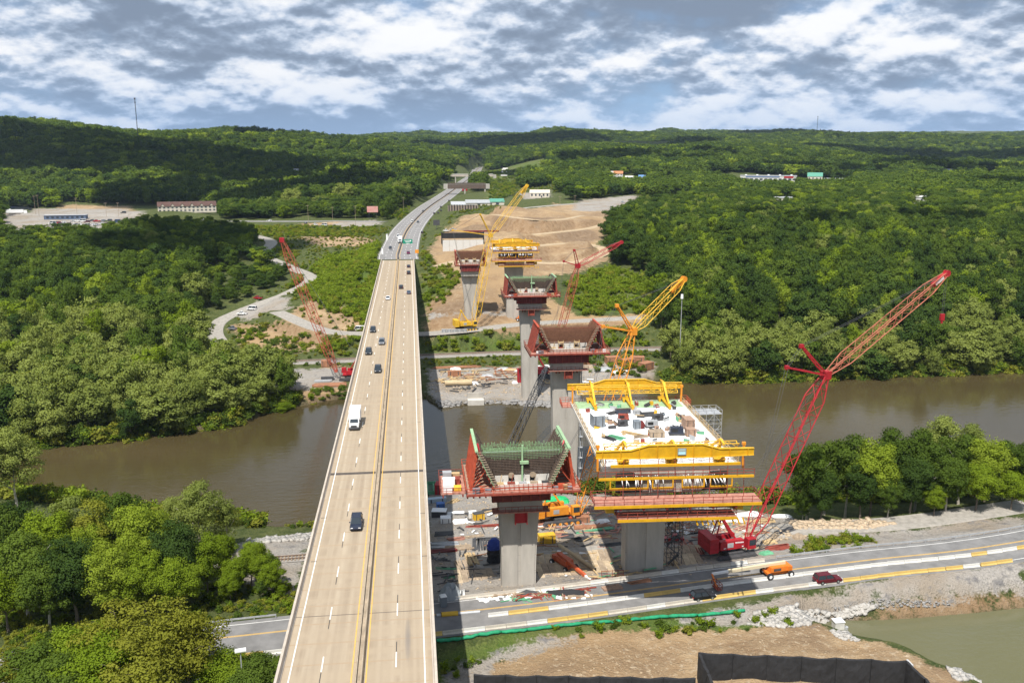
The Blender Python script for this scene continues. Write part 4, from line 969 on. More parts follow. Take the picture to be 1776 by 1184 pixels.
def pier_table(loc, ztop, label, style, W=21.0, D=16.0, w0=6.3, w1=7.7, dpt=3.4, webh=7.0, bot=10.5, lean=3.1, wingL=13.5, nbrace=8, shape=1.0, yoff=-1.0, lower=True):
    t = thing("bridge_pier", loc, label, "bridge pier", "new bridge piers topped with open formwork")
    zp = ztop - loc[2]; zs = zp - 6.0 * shape
    shaft_parts(t, zs, w0, w1, dpt)
    c1, c2, c3 = {'red': (red_form, green_form, rebar_m), 'rusty': (rust, rust, rebar_m), 'green': (rust, green_dark, rebar_m)}[style]
    mb = MB(); mb.box((0, yoff, zs + 1.2 * shape + .3), (w1 * 1.04, dpt + 3.0, 2.4 * shape)); mb.build("pier_head", concrete, t)
    # dark red collar of form girders under the table
    for k, y in enumerate((-dpt / 2 - 2.1, dpt / 2 + 2.1)):
        mb = MB(); mb.box((0, yoff + y, zp - 2.1 * shape), (bot + .6, .8, 2.6 * shape)); mb.build("form_girder", dark_red, t)
    for k in range(7):
        x = -bot / 2 + bot * k / 6; mb = MB(); mb.box((x, yoff - dpt / 2 - 2.6, zp - 2.2 * shape), (.16, .25, 2.3 * shape)); mb.build("girder_stiffener", rust, t)
    for s in (-1, 1):
        for k in range(5):
            x = s * (bot / 2 + .6 + k * (W / 2 - bot / 2 - .8) / 4); mb = MB(); mb.box((x, yoff, zp - .62), (.28, D - .6, .7)); mb.build("platform_joist", red_form if k % 2 else dark_red, t)
    # work platform of boards
    nb_ = 10
    for k in range(nb_):
        y0 = yoff - D / 2 + k * D / nb_; mb = MB(); mb.box((0, y0 + D / nb_ / 2, zp - .18), (W, D / nb_ - .05, .14)); mb.build("platform_plank", pink_board if k < 2 else board, t)
    mb = MB(); x0, x1, y0, y1 = -W / 2, W / 2, yoff - D / 2, yoff + D / 2; z = zp - .1
    railing(mb, [(x0, y0, z), (x1, y0, z), (x1, y1, z), (x0, y1, z), (x0, y0, z)], step=1.6); mb.build("railing", c1 if style == 'red' else rust, t)
    mb = MB(); mb.box((0, y0 - .06, zp - .28), (W + .1, .12, .42)); mb.build("edge_beam", rust, t)
    if lower:
        mb = MB(); mb.box((0, yoff - dpt / 2 - 1.2, zs + .35), (w1 * 1.35, 2.6, .16)); mb.build("lower_platform", pink_board, t)
        mb = MB(); railing(mb, [(-w1 * .675, yoff - dpt / 2 - 2.4, zs + .4), (w1 * .675, yoff - dpt / 2 - 2.4, zs + .4)], step=1.2); mb.build("lower_railing", rust, t)
        mb = MB(); mb.box((0, yoff - dpt / 2 - 1.6, zs - 1.0), (2.4, .12, 2.2)); mb.box((-1.1, yoff - dpt / 2 - 2.0, zs - 1.0), (.16, .8, 2.2)); mb.box((1.1, yoff - dpt / 2 - 2.0, zs - 1.0), (.16, .8, 2.2)); mb.build("hanging_cage", red_crane if style == "red" else rust, t)
        for x in (-w1 * .36, -w1 * .25, w1 * .25, w1 * .36): mb = MB(); mb.box((x, -dpt / 2 - .25, zs - .5), (.35, .3, 1.2)); mb.build("bracket", rust, t)
    # bottom slab and the wing (web) forms
    ya, yb = yoff - wingL / 2, yoff + wingL / 2
    mb = MB(); mb.box((0, yoff, zp + .35), (bot, wingL, .9)); mb.build("bottom_slab", concrete_l, t)
    for s in (-1, 1):
        b0 = Vector((s * bot / 2 * .97, 0, zp + .4)); b1 = Vector((s * (bot / 2 + lean), 0, zp + .4 + webh)); th = Vector((s * .16, 0, -.04))
        npan = 7
        for k in range(npan):
            q0 = ya + (yb - ya) * k / npan + .03; q1 = ya + (yb - ya) * (k + 1) / npan - .03
            mb = MB(); mb.prism([b0, b0 + th, b1 + th, b1], (0, q0, 0), (0, q1, 0)); mb.build("web_form_panel", c2, t)
        for k in range(9):      # walers along the outside of the panel
            u = (k + .5) / 9; q = b0.lerp(b1, u) + th * 1.9; mb = MB(); mb.box((q.x, yoff, q.z), (.22, wingL + .2, .2)); mb.build("waler", timber_old if k % 2 else rust, t)
        for k in range(nbrace):  # raking braces from the platform edge
            y = ya + (yb - ya) * (k + .5) / nbrace; foot = Vector((s * (W / 2 - .9), y, zp - .08)); top = b0.lerp(b1, .93) + th * 2.6 + Vector((0, y, 0)); low = b0.lerp(b1, .06) + th * 2.6 + Vector((0, y, 0))
            mb = MB(); mb.bar(foot, top, .5, .5); mb.bar(low, top, .2, .3); mb.bar(foot, b0.lerp(b1, .45) + th * 2.6 + Vector((0, y, 0)), .14); mb.bar(foot, Vector((low.x, y, foot.z)), .18); mb.build("raking_brace", c1, t)
        mb = MB()
        for k in range(8): u = .3 + .7 * k / 8; q = b1 - Vector((s * .35, 0, .3)); 
        mb.prism([b1 + Vector((-s * .1, 0, .02)), b1 + Vector((s * .45, 0, .02)), b1 + Vector((s * .45, 0, .3)), b1 + Vector((-s * .1, 0, .3))], (0, ya, 0), (0, yb, 0)); mb.build("form_cap", green_form if style != 'rusty' else red_form, t)
        wr = MB()
        for k in range(40):
            y = ya + .3 + (yb - ya - .6) * k / 39; wr.bar(b0 + Vector((-s * .45, y, .3)), b1 + Vector((-s * .5, y, random.uniform(-.6, .5))), .12)
        for k in range(14):
            q = b0.lerp(b1, (k + 1) / 15); wr.bar((q.x - s * .52, ya + .2, q.z), (q.x - s * .52, yb - .2, q.z), .1)
        wr.build("web_rebar", rebar_m if style != 'rusty' else rust_bar, t, kind='stuff')
        # stop-end: the near edge of the web, ribbed
        mb = MB()
        for k in range(16):
            u = k / 15; q = b0.lerp(b1, u); mb.box((q.x - s * .35, ya - .05, q.z), (.8, .12, .14))
        mb.build("stop_end", timber_old, t, kind='stuff')
        if style == 'red':
            q = b1; mb = MB(); mb.bar((q.x - s * .9, ya + 2.0, q.z - 1.6), (q.x - s * .2, ya + 3.8, q.z + .4), .3, .5); mb.build("tie_strut", red_crane, t)
    # diaphragm: concrete below with two man holes, steel above
    yd = yoff - wingL * .34; dw = bot - .4; dh = 1.35 * shape
    for k, (x0_, x1_) in enumerate(((-dw / 2, -2.55), (-1.45, 1.45), (2.55, dw / 2))):
        mb = MB(); mb.box(((x0_ + x1_) / 2, yd, zp + .8 + dh / 2), (x1_ - x0_, .8, dh)); mb.build("diaphragm_wall", concrete_l, t)
    for x in (-2.0, 2.0):
        mb = MB(); mb.box((x, yd + .3, zp + .8 + dh * .45), (1.12, .1, dh * .9)); mb.build("man_hole", black_m, t)
        mb = MB(); mb.tube((x, yd - .41, zp + .8 + dh), (x, yd - .1, zp + .8 + dh), .56, n=12); mb.build("hole_ring", timber_old, t)
    nbar = 56
    for row, (yy, gap) in enumerate(((yd - .25, 0), (yd + .35, .1), (yd + 1.6, .05), (yd + 3.6, .12))):
        lo = MB(); hi = MB(); dk = MB()
        for k in range(nbar):
            u = k / (nbar - 1); zt = zp + .8 + dh + webh * .70 + random.uniform(-.3, .35); hw_ = bot / 2 + lean * (.75)
            x = (-hw_ + 2 * hw_ * u) + gap; xb = x * (bot / 2 - .3) / hw_ if False else x
            zb_ = zp + .9 + dh if abs(x) < dw / 2 else zp + .9 + dh + (abs(x) - dw / 2) * webh / lean * .55
            zm = zb_ + (zt - zb_) * .62
            lo.bar((x, yy, zb_ - .6), (x, yy, zm), .12); hi.bar((x, yy, zm), (x, yy, zt), .10)
        for k in range(14):
            z = zp + 1.0 + dh + k * webh * .045; lo.bar((-dw / 2 - k * .14, yy - .06, z), (dw / 2 + k * .14, yy - .06, z), .09)
        lo.build("rebar_mat", rebar_m if style != 'rusty' else rust_bar, t, kind='stuff'); hi.build("rebar_tips", rebar_g if style != 'rusty' else rust_bar, t, kind='stuff')
    mb = MB()
    for z in (zp + .9 + dh + webh * .50, zp + .9 + dh + webh * .62): mb.bar((-bot / 2 - lean * .6, yd + .2, z), (bot / 2 + lean * .6, yd + .2, z), .11)
    mb.build("rebar_spreader", galv if style == 'red' else rust, t)
    if style in ('red', 'green'):
        mb = MB(); mb.bar((0, yd - .6, zp + .8), (0, yd - .6, zp + 1.6 + dh + webh * .72), .3); mb.box((.35, yd - .7, zp + .9 + dh + webh * .35), (1.6, .5, .5)); mb.build("centre_post", green_form, t)
    if style == 'rusty':
        for x in (-bot * .22, bot * .2):
            mb = MB(); mb.box((x, yd - 1.2, zp + 2.6), (1.6, .6, .25)); mb.bar((x - .7, yd - 1.2, zp + .8), (x - .7, yd - 1.2, zp + 3.2), .16); mb.bar((x + .7, yd - 1.2, zp + .8), (x + .7, yd - 1.2, zp + 3.2), .16); mb.build("scaffold_frame", timber, t)
    for k in range(5):    # walkway boards and props inside the trough
        x = -bot / 2 + 1 + k * (bot - 2) / 4; mb = MB(); mb.box((x, ya + .9, zp + 1.0), (1.4, .5, .35)); mb.bar((x, ya + .9, zp + .8), (x + .4, ya + 1.1, zp + 2.6), .1); mb.build("prop", (timber, rust, galv, timber_old, dark_m)[k], t)
    mb = MB(); railing(mb, [(-bot / 2, ya - .35, zp - .05), (bot / 2, ya - .35, zp - .05)], step=.9, h=1.3); mb.build("inner_railing", red_form if style == 'red' else timber_old, t)
    # loose gear on the platform
    g = random.Random(int(loc[0] * 10))
    for k in range(7):
        s = -1 if k % 2 else 1; x = s * g.uniform(bot / 2 + .5, W / 2 - 1.5); y = y0 + g.uniform(.6, 1.6); mb = MB(); d = (g.uniform(.6, 1.6), g.uniform(.5, .9), g.uniform(.4, .9)); mb.box((x, y, zp - .1 + d[2] / 2), d, g.uniform(-.3, .3)); mb.box((x, y, zp - .1 + d[2] + .04), (d[0] * 1.05, d[1] * 1.05, .08), 0)
        mb.build("gear_box", g.choice([grey_box, white_m, timber, red_form]), t)
    return t
pz = lambda x, y: gz(x, y)
def side_deck():
    t = thing("side_platform", (6.6, 155, .4), "small side platform with white boxes left of the nearest pier's formwork", "platform")
    for k in range(5): mb = MB(); mb.box((0, -4 + k * 1.9, 0), (4.6, 1.84, .16)); mb.build("platform_plank", pink_board, t)
    for x in (-1.8, 1.8): mb = MB(); mb.box((x, -.2, -.35), (.25, 9.6, .5)); mb.build("joist", rust, t)
    mb = MB(); railing(mb, [(2.2, -5, .1), (-2.3, -5, .1), (-2.3, 4.6, .1), (2.2, 4.6, .1)], step=1.2); mb.build("railing", rust, t)
    for x, y, d, m_ in [(-.9, -3.6, (1.6, 1.2, 1.3), white_m), (.9, -3.2, (1.3, 1.4, .7), yellow), (-.6, -1.2, (2.2, 1.0, 1.6), white_m), (.9, .4, (1.2, 1.6, 1.0), rust), (-.8, 1.6, (1.6, 1.3, 1.8), galv), (.6, 3.2, (2.0, 1.0, .9), timber)]:
        mb = MB(); mb.box((x, y, .08 + d[2] / 2), d); mb.box((x, y, .1 + d[2]), (d[0] * 1.05, d[1] * 1.05, .07)); mb.build("gear_box", m_, t)
side_deck()
L1 = pier_table((19.5, 158.2, pz(19.5, 158)), .6, "nearest new pier with orange-red braces and pale green open formwork on top", 'red', w0=6.6, w1=8.0)
R2 = pier_table((43.3, 241, WATER - 2.5), 6.8, "new pier standing in the river with rust-brown formwork on its wide platform", 'rusty', W=22.5, D=14, w0=7.0, w1=8.4, dpt=4, webh=6.6, bot=10.8, wingL=10)
L2 = pier_table((44.5, 326, pz(44.5, 326) - .5), 9.2, "tall pale pier on the far gravel shore topped with dark green formwork", 'green', W=21, D=14, w0=5.8, w1=8.2, dpt=3.6, webh=6.0, bot=10.8, lean=3.4, wingL=10)
L3 = pier_table((28.3, 421, pz(28.3, 421) - .5), 9.0, "small far pier beside the yellow crane with rust-brown formwork", 'rusty', W=15, D=10, w0=5.6, w1=8.6, dpt=3.6, webh=5.6, bot=9.0, lean=2.4, wingL=8, lower=False)

# ------------------------------------------------------------------ new bridge: finished cantilever decks with form travellers
def cantilever(loc, zdeck, length, width, w0, w1, dpt, label, rz=0.0, pier_y=0.0):
    t = thing("bridge_cantilever", loc, label, "bridge section", "new bridge cantilevers with white covered decks", rz)
    zd = zdeck - loc[2]; shaft_parts(t, zd - 9.0, w0, w1, dpt)
    mb = MB(); rs = []
    for u in (-1, -.6, -.25, 0, .25, .6, 1):
        y = u * length / 2; dep = 8.6 - 3.9 * abs(u) ** 1.3; b = width * .21; rs.append([(-b, y, zd - dep), (b, y, zd - dep), (b + 1.5, y, zd - 1.0), (b + 2.6, y, zd - .62), (-b - 2.6, y, zd - .62), (-b - 1.5, y, zd - 1.0)])
    mb.loft(rs); mb.build("box_girder", concrete, t)
    n = 8
    for k in range(n):
        y0 = -length / 2 + k * length / n; mb = MB(); mb.box((0, y0 + length / n / 2, zd - .32), (width, length / n - .03, .58)); mb.build("deck_segment", concrete_l, t)
    for i in range(3):
        for k in range(7):
            x0 = -width / 2 + .8 + i * (width - 1.6) / 3; y0 = -length / 2 + .3 + k * (length - .6) / 7; w = (width - 1.6) / 3 - .06; l = (length - .6) / 7 - .05; g = random.Random(i * 31 + k)
            mb = MB(); N = 5; vs = []; fs = []
            for a in range(N + 1):
                for b in range(N + 1): vs.append((x0 + w * a / N, y0 + l * b / N, zd + .03 + g.uniform(0, .07) * (0 < a < N and 0 < b < N)))
            for a in range(N):
                for b in range(N): q = a * (N + 1) + b; fs.append((q, q + N + 1, q + N + 2, q + 1))
            mb.add(vs, fs); mb.build("curing_blanket", white_m if not (k == 6) else green_form, t)
    return t
R1Y, R1X, R1L, R1W, R1Z = 161.5, 45.4, 42.0, 24.6, 7.6
R1rz = -0.045
R1 = cantilever((R1X, R1Y, pz(R1X, 159)), R1Z, R1L, R1W, 7.8, 8.6, 4.2, "near cantilever of new bridge with white covered deck full of equipment", R1rz)
R3Y, R3X = 426.0, 50.2
R3 = cantilever((R3X, R3Y, pz(R3X, 426) - .4), 15.2, 15.0, 22.0, 7.4, 9.2, 4.2, "distant short cantilever of new bridge between two yellow beams")

def lattice(mb_ch, mb_lace, a, b, wa, wb, r=.11, rl=.05, bay=None, up=(0, 0, 1), end=0.12):
    """four chords into mb_ch list (one MB each), lacing into mb_lace; tapers at both ends"""
    a = Vector(a); b = Vector(b); d = (b - a); Ln = d.length; d.normalize(); u = Vector(up)
    if abs(d.dot(u)) > .97: u = Vector((0, 1, 0))
    x = d.cross(u).normalized(); y = x.cross(d).normalized()
    def w(s):
        e = min(1, min(s, 1 - s) / end); return (wa + (wb - wa) * s) * (.35 + .65 * e)
    bay = bay or (wa + wb) / 2; n = max(4, round(Ln / bay)); ss = [i / n for i in range(n + 1)]
    def pt(s, k):
        h = w(s) / 2; sx, sy = ((-1, -1), (1, -1), (1, 1), (-1, 1))[k]; return a + d * (Ln * s) + x * (sx * h) + y * (sy * h)
    for k in range(4):
        brk = [0, end, 1 - end, 1]
        for s0, s1 in zip(brk[:-1], brk[1:]): mb_ch[k].tube(pt(s0, k), pt(s1, k), r, n=5)
    for i in range(n):
        for k in range(4):
            k2 = (k + 1) % 4
            if i % 2: mb_lace.bar(pt(ss[i], k), pt(ss[i + 1], k2), rl * 1.7)
            else: mb_lace.bar(pt(ss[i], k2), pt(ss[i + 1], k), rl * 1.7)
            if i % 2 == 0: mb_lace.bar(pt(ss[i], k), pt(ss[i], k2), rl * 1.5)
def traveller(loc, sgn, W, label, rz=0.0, sc=1.0, full=True, front=True, sign=False):
    """form traveller at a deck end; local origin on the deck surface at the end, outward = sgn * Y"""
    t = thing("form_traveller", loc, label, "form traveller", "yellow form travellers on the deck ends", rz); t.scale = (sc,) * 3
    Y = lambda y: y * sgn
    hw_ = W / 2
    prof = [(-hw_, 2.3), (-hw_ * .5, 2.1), (hw_ * .5, 2.1), (hw_, 2.3), (hw_, 3.5), (hw_ * .56, 3.55), (hw_ * .34, 4.4), (-hw_ * .34, 4.4), (-hw_ * .56, 3.55), (-hw_, 3.5)]
    mb = MB(); pp = [(x, Y(1.9), z) for x, z in prof]
    if sgn > 0: pp = pp[::-1]
    mb.prism(pp, (0, -.12, 0), (0, .12, 0)); mb.build("main_beam", yellow_d, t)
    for top in (0, 1):
        pl = prof[:4] if not top else prof[4:]
        mb = MB()
        for (x0, z0), (x1, z1) in zip(pl[:-1], pl[1:]): mb.bar((x0, Y(1.9), z0), (x1, Y(1.9), z1), .55, .12)
        mb.build("beam_flange", yellow, t)
    for k in range(9):
        x = -hw_ * .92 + k * hw_ * 1.84 / 8; zt = np.interp(x, [-hw_, -hw_ * .56, -hw_ * .34, hw_ * .34, hw_ * .56, hw_], [3.5, 3.55, 4.4, 4.4, 3.55, 3.5]); zb = np.interp(abs(x), [hw_ * .5, hw_], [2.1, 2.3])
        mb = MB(); mb.box((x, Y(1.9 + .22), (zt + zb) / 2), (.1, .28, zt - zb - .14)); mb.box((x, Y(1.9 - .22), (zt + zb) / 2), (.1, .28, zt - zb - .14)); mb.build("stiffener", yellow_d, t)
    if sign:
        mb = MB(); mb.box((hw_ * .08, Y(2.15), 3.2), (1.5, .06, 1.25)); so = mb.build("sign_board", grey_box, t)
        mb = MB(); mb.box((hw_ * .08, Y(2.20), 2.95), (1.25, .03, .5)); mb.build("sign_panel", mat("sign_pale_blue", (.45, .72, .78), .5), so)
        mb = MB(); mb.box((hw_ * .08, Y(2.20), 3.5), (1.25, .03, .42)); mb.build("sign_panel", mat("sign_grey_green", (.38, .46, .44), .5), so)
    for x in (-hw_ * .62, 0.0, hw_ * .62):      # three longitudinal trusses
        f = MB(); f.bar((x, Y(1.8), 2.0), (x, Y(-.3), .35), .3); f.bar((x, Y(-.6), .3), (x, Y(-.6), 4.4), .42); f.bar((x, Y(1.7), 4.2), (x, Y(-.6), 4.4), .3); f.bar((x, Y(-.6), 4.3), (x, Y(-6.4), .9), .36); f.bar((x + .35, Y(-.6), 4.3), (x + .35, Y(-4.0), .9), .2)
        f.build("truss_frame", yellow, t)
        f = MB(); f.box((x, Y(-3.6), .5), (.5, 7.6, .55)); f.box((x, Y(-3.6), .8), (.75, 7.6, .08)); f.build("runway_beam", yellow_d, t)
        f = MB(); f.box((x, Y(-.6), .8), (2.0, 1.1, .45)); f.box((x - .7, Y(-.6), .45), (.3, 1.3, .9)); f.box((x + .7, Y(-.6), .45), (.3, 1.3, .9)); f.build("jack_base", yellow, t)
    lace = MB(); ch = [MB() for _ in range(4)]; lattice(ch, lace, (-hw_ * .86, Y(-.9), 2.9), (hw_ * .86, Y(-.9), 2.9), 1.5, 1.5, .09, .05, bay=1.7, end=.001)
    for c in ch: c.build("truss_chord", yellow, t)
    lace.build("truss_lacing", yellow, t, kind='stuff')
    for x in (-hw_ * .94, hw_ * .94): mb = MB(); mb.box((x, Y(-.9), 1.2), (.35, .35, 4.6)); mb.box((x, Y(-.9), 3.4), (.6, .5, .5)); mb.build("end_post", orange, t)
    if full:
        # lower front beam and its rail, work platforms below
        mb = MB(); mb.box((0, Y(2.6), 1.0), (W * .82, .35, .45)); mb.build("lower_beam", yellow_d, t)
        mb = MB(); mb.box((0, Y(3.4), -1.0), (W * .98, .4, .42)); mb.build("front_walkway", yellow_d, t)
        mb = MB(); railing(mb, [(-W * .49, Y(3.6), -.8), (W * .49, Y(3.6), -.8)], step=3.0, h=1.2); mb.build("walkway_rail", rust, t)
        for k in range(9):
            x = -W * .44 + W * .88 * k / 8; mb = MB(); mb.bar((x, Y(2.6 if k % 2 else 1.9), 2.1), (x, Y(3.0), -6.4), .09); mb.build("hanger_rod", rust, t)
        # the open end of the box: black panel standing in for the unlit void, bundles of white tendon ducts, form beams
        mb = MB(); mb.box((0, Y(.4), -2.9), (W * .72, .4, 3.4)); mb.build("dark_void_panel", black_m, t)
        g = random.Random(5)
        for k in range(34):
            x = g.choice([-1, 1]) * g.uniform(W * .06, W * .34); mb = MB(); mb.bar((x, Y(.7), -1.7 + g.uniform(-.2, .2)), (x + g.uniform(-.5, .5), Y(2.4), -2.7 + g.uniform(-.3, .3)), .1, .16); mb.build("tendon_duct", white_m, t)
        for x0, x1 in ((-W * .4, -W * .16), (-W * .13, W * .0), (W * .06, W * .2), (W * .24, W * .38)):
            mb = MB(); mb.box(((x0 + x1) / 2, Y(1.2), -3.7), (x1 - x0, .3, .3)); mb.bar((x0, Y(1.2), -3.7), (x0, Y(1.2), -2.3), .22); mb.bar((x1, Y(1.2), -3.7), (x1, Y(1.2), -2.3), .22); mb.build("inner_form_beam", yellow_d, t)
        for zf, wf, dy, y0 in ((-5.0, W * 1.05, 4.2, 1.2), (-7.7, W * .75, 3.2, 1.8)):
            for k in range(4):
                mb = MB(); mb.box((0, Y(y0 + (k + .5) * dy / 4), zf), (wf, dy / 4 - .04, .12)); mb.build("platform_plank", pink_board, t)
            mb = MB(); mb.box((0, Y(y0 + dy + .08), zf - .26), (wf, .14, .5)); mb.box((0, Y(y0 - .08), zf - .26), (wf, .14, .5)); mb.build("platform_beam", yellow_d, t)
            mb = MB(); railing(mb, [(-wf / 2, Y(y0), zf), (-wf / 2, Y(y0 + dy), zf), (wf / 2, Y(y0 + dy), zf), (wf / 2, Y(y0), zf)], step=1.7, h=1.2); railing(mb, [(-wf / 2, Y(y0 + .1), zf), (wf / 2, Y(y0 + .1), zf)], step=2.6, h=1.2); mb.build("platform_railing", rust, t)
        for k in range(6):
            x = -W * .36 + k * W * .145; mb = MB(); mb.box((x, Y(3.1), -5.7), (.4, 4.6, .6)); mb.build("platform_joist", dark_red, t)
        for s in (-1, 1): mb = MB(); mb.box((s * W * .41, Y(2.4), -6.7), (1.5, 1.4, 1.2)); mb.build("counter_box", yellow, t)
        for k in range(8): x = W * .12 + k * .95 + (1.6 if k > 4 else 0); mb = MB(); mb.bar((x, Y(4.6), -8.1), (x + .35, Y(4.9), -9.2), .22); mb.build("form_bracket", yellow_d, t)
        for s in (-1, 1): mb = MB(); mb.box((s * (W * .30), Y(1.6), -6.1), (W * .16, 2.6, 1.6)); mb.build("soffit_form", rust, t)
    else:
        for s in (-1, 1): 
            mb = MB(); mb.box((s * (hw_ + .2), Y(1.2), -1.0), (2.6, 4.0, .14)); mb.build("side_platform", pink_board, t)
            mb = MB(); railing(mb, [(s * (hw_ - 1), Y(-.8), -.95), (s * (hw_ + 1.5), Y(-.8), -.95), (s * (hw_ + 1.5), Y(3.2), -.95), (s * (hw_ - 1), Y(3.2), -.95)], step=1.0); mb.build("side_railing", red_form, t)
        mb = MB(); mb.box((0, Y(3.0), -1.6), (W * .96, 2.4, .2)); mb.build("rear_platform", board, t)
        mb = MB(); railing(mb, [(-W * .48, Y(4.1), -1.5), (W * .48, Y(4.1), -1.5)], step=1.5); mb.build("rear_railing", rust, t)
    return t
def on_deck(lx, ly, z=0.0):
    c, s = math.cos(R1rz), math.sin(R1rz); return (R1X + lx * c - ly * s, R1Y + lx * s + ly * c, R1Z + .04 + z)
q = on_deck(0, -R1L / 2 + .6); TF = traveller(q, -1, 27.6, "yellow form traveller with small blue sign over the near deck end", R1rz, full=True, sign=True)
q = on_deck(0, R1L / 2 - .8); TB = traveller(q, 1, 25.6, "yellow form traveller at the river end of the white deck", R1rz, full=False)
T3 = traveller((R3X, R3Y - 7, 15.24), -1, 25.0, "distant yellow form traveller facing the viewer on the far deck", 0, sc=.92, full=True)
T4 = traveller((R3X, R3Y + 7, 15.24), 1, 23.0, "distant yellow form traveller at the back of the far deck", 0, sc=.92, full=False)
# deck parapet-less edge rails
for s in (-1, 1):
    e = thing("edge_railing", on_deck(s * (R1W / 2 - .3), 0), ("timber edge railing along the river-left side of the white deck", "timber edge railing along the crane side of the white deck")[s > 0], "railing", "edge railings of the near deck", R1rz)
    n = 14
    for k in range(n): mb = MB(); mb.bar((0, -R1L / 2 + 1 + k * (R1L - 2) / (n - 1), 0), (0, -R1L / 2 + 1 + k * (R1L - 2) / (n - 1), 1.15), .1); mb.build("post", timber, e)
    for z in (.55, 1.1): mb = MB(); mb.box((0.08, 0, z), (.05, R1L - 2, .14)); mb.build("rail", timber, e)
    mb = MB(); mb.box((s * .1, 0, .12), (.05, R1L - 2, .24)); mb.build("toe_board", timber, e)

# ------------------------------------------------------------------ cranes
def mast_box(mb, a, b, w0, w1):
    a = Vector(a); b = Vector(b); d = (b - a).normalized(); x = d.cross(Vector((0, 0, 1))).normalized()
    for s in (-1, 1): mb.bar(a + x * s * w0 / 2, b + x * s * w1 / 2, .2, .3)
    for k in range(6): u = (k + .5) / 6; p = a.lerp(b, u); w = w0 + (w1 - w0) * u; mb.bar(p - x * w / 2, p + x * w / 2, .12)
def crane(name, label, base, foot, joint, jib, masts, body_m, boom_m, w=2.5, wj=1.9, az=None, jib_m=None, hook=None, size=1.0, house=True, text=False, group="lattice boom cranes on the bridge site"):
    base = Vector(base); t = thing(name, base, label, "crane", group)
    foot = Vector(foot); joint = Vector(joint); bd = joint - foot; az = math.atan2(bd.y, bd.x) if az is None else az
    F_ = Vector((math.cos(az), math.sin(az), 0)); S_ = Vector((-math.sin(az), math.cos(az), 0)); k_ = size
    def fr(f, s, z): return base + F_ * f * k_ + S_ * s * k_ + Vector((0, 0, z * k_))
    def bx(mb, f, s, z, lf, ls, lz): mb.box(fr(f, s, z), (lf * k_, ls * k_, lz * k_), az); return mb
    if house:
        for s in (-1, 1):
            mb = MB(); prof = [(-4.2, .05), (4.2, .05), (4.8, .6), (4.2, 1.25), (-4.2, 1.25), (-4.8, .6)]
            mb.prism([fr(a, s * 3.1 - .6, z) for a, z in prof][::-1], (0, 0, 0), S_ * 1.2 * k_); tr = WP(mb, "crawler_track", dark_m, t)
            for q in range(6):
                mb = MB(); c = fr(-3.6 + q * 1.44, s * (3.1 + .62), .62); mb.tube(c - S_ * .1 * k_, c + S_ * .1 * k_, .42 * k_, n=10); WP(mb, "track_roller", body_m if body_m is not red_crane else dark_m, tr)
        WP(bx(MB(), 0, 0, 1.15, 3.4, 5.2, .9), "car_body", dark_m, t)
        mb = MB(); mb.tube(fr(0, 0, 1.55), fr(0, 0, 1.95), 1.6 * k_, n=16); WP(mb, "slew_ring", dark_m, t)
        h = WP(bx(MB(), -1.2, 0, 2.15, 9.4, 3.0, .5), "house_frame", body_m, t)
        WP(bx(MB(), -.9, -1.75, 3.3, 5.4, 1.1, 1.9), "engine_house", body_m, t); WP(bx(MB(), -.9, 1.75, 3.2, 5.4, 1.0, 1.7), "engine_house", body_m, t)
        WP(bx(MB(), -1.3, -2.325, 3.3, 1.4, .06, 1.0), "louvre_grille", galv, t)
        for q in range(3): WP(bx(MB(), -5.2, 0, 2.6 + q * 1.05, 2.0, 5.2, 1.0), "counterweight", body_m, t)
        cb = WP(bx(MB(), 3.4, -2.3, 3.3, 1.9, 1.4, 2.2), "cab", body_m, t)
        WP(bx(MB(), 4.37, -2.3, 3.6, .06, 1.2, 1.3), "windscreen", mat("dark_glass", (.03, .04, .05), .1), t); WP(bx(MB(), 3.5, -3.02, 3.6, 1.5, .06, 1.2), "cab_window", MATS["dark_glass"], t)
        for q in range(2):
            mb = MB(); c = fr(-1.0 + q * 2.0, 0, 2.9); mb.tube(c - S_ * .9 * k_, c + S_ * .9 * k_, .55 * k_, n=12); WP(mb, "winch_drum", dark_m, t)
        gt = fr(-2.6, 0, 9.2)
        for s in (-1, 1):
            mb = MB(); mb.bar(fr(-4.6, s * 1.1, 2.4), gt + S_ * s * .5 * k_, .22 * k_); mb.bar(fr(1.6, s * 1.1, 2.4), gt + S_ * s * .5 * k_, .34 * k_); WP(mb, "gantry_leg", body_m, t)
        mb = MB(); mb.tube(gt - S_ * .8 * k_, gt + S_ * .8 * k_, .4 * k_, n=10); WP(mb, "gantry_sheave", body_m, t)
        for s in (-1, 1): mb = MB(); mb.bar(fr(-4.2, s * .5, 3), gt + S_ * s * .3, .07); WP(mb, "gantry_cable", cable_m, t)
        if text:
            for q in range(9): WP(bx(MB(), -.1 + q * .22, -2.33, 3.75 - .012 * q, .15, .05, .26), "lettering", white_m, t)
            WP(bx(MB(), -2.6, -2.33, 2.75, .5, .05, .2), "decal", white_m, t)
            WP(bx(MB(), 1.6, -2.33, 2.75, .35, .05, .2), "decal", white_m, t)
    else: gt = foot + Vector((0, 0, 4))
    ch = [MB() for _ in range(4)]; la = MB(); lattice(ch, la, foot, joint, w, w, .13 * max(size, .85), .055, end=.14)
    for c in ch: WP(c, "boom_chord", boom_m, t)
    WP(la, "boom_lacing", boom_m, t, kind='stuff')
    mb = MB(); mb.box(foot, (1.2, 1.2, 1.0), az); WP(mb, "boom_foot", boom_m, t)
    jm = jib_m or boom_m; tip = joint
    mb = MB(); c = joint; mb.box(c, (1.8 * size, 1.6 * size, 1.8 * size), az); WP(mb, "boom_head", body_m, t)
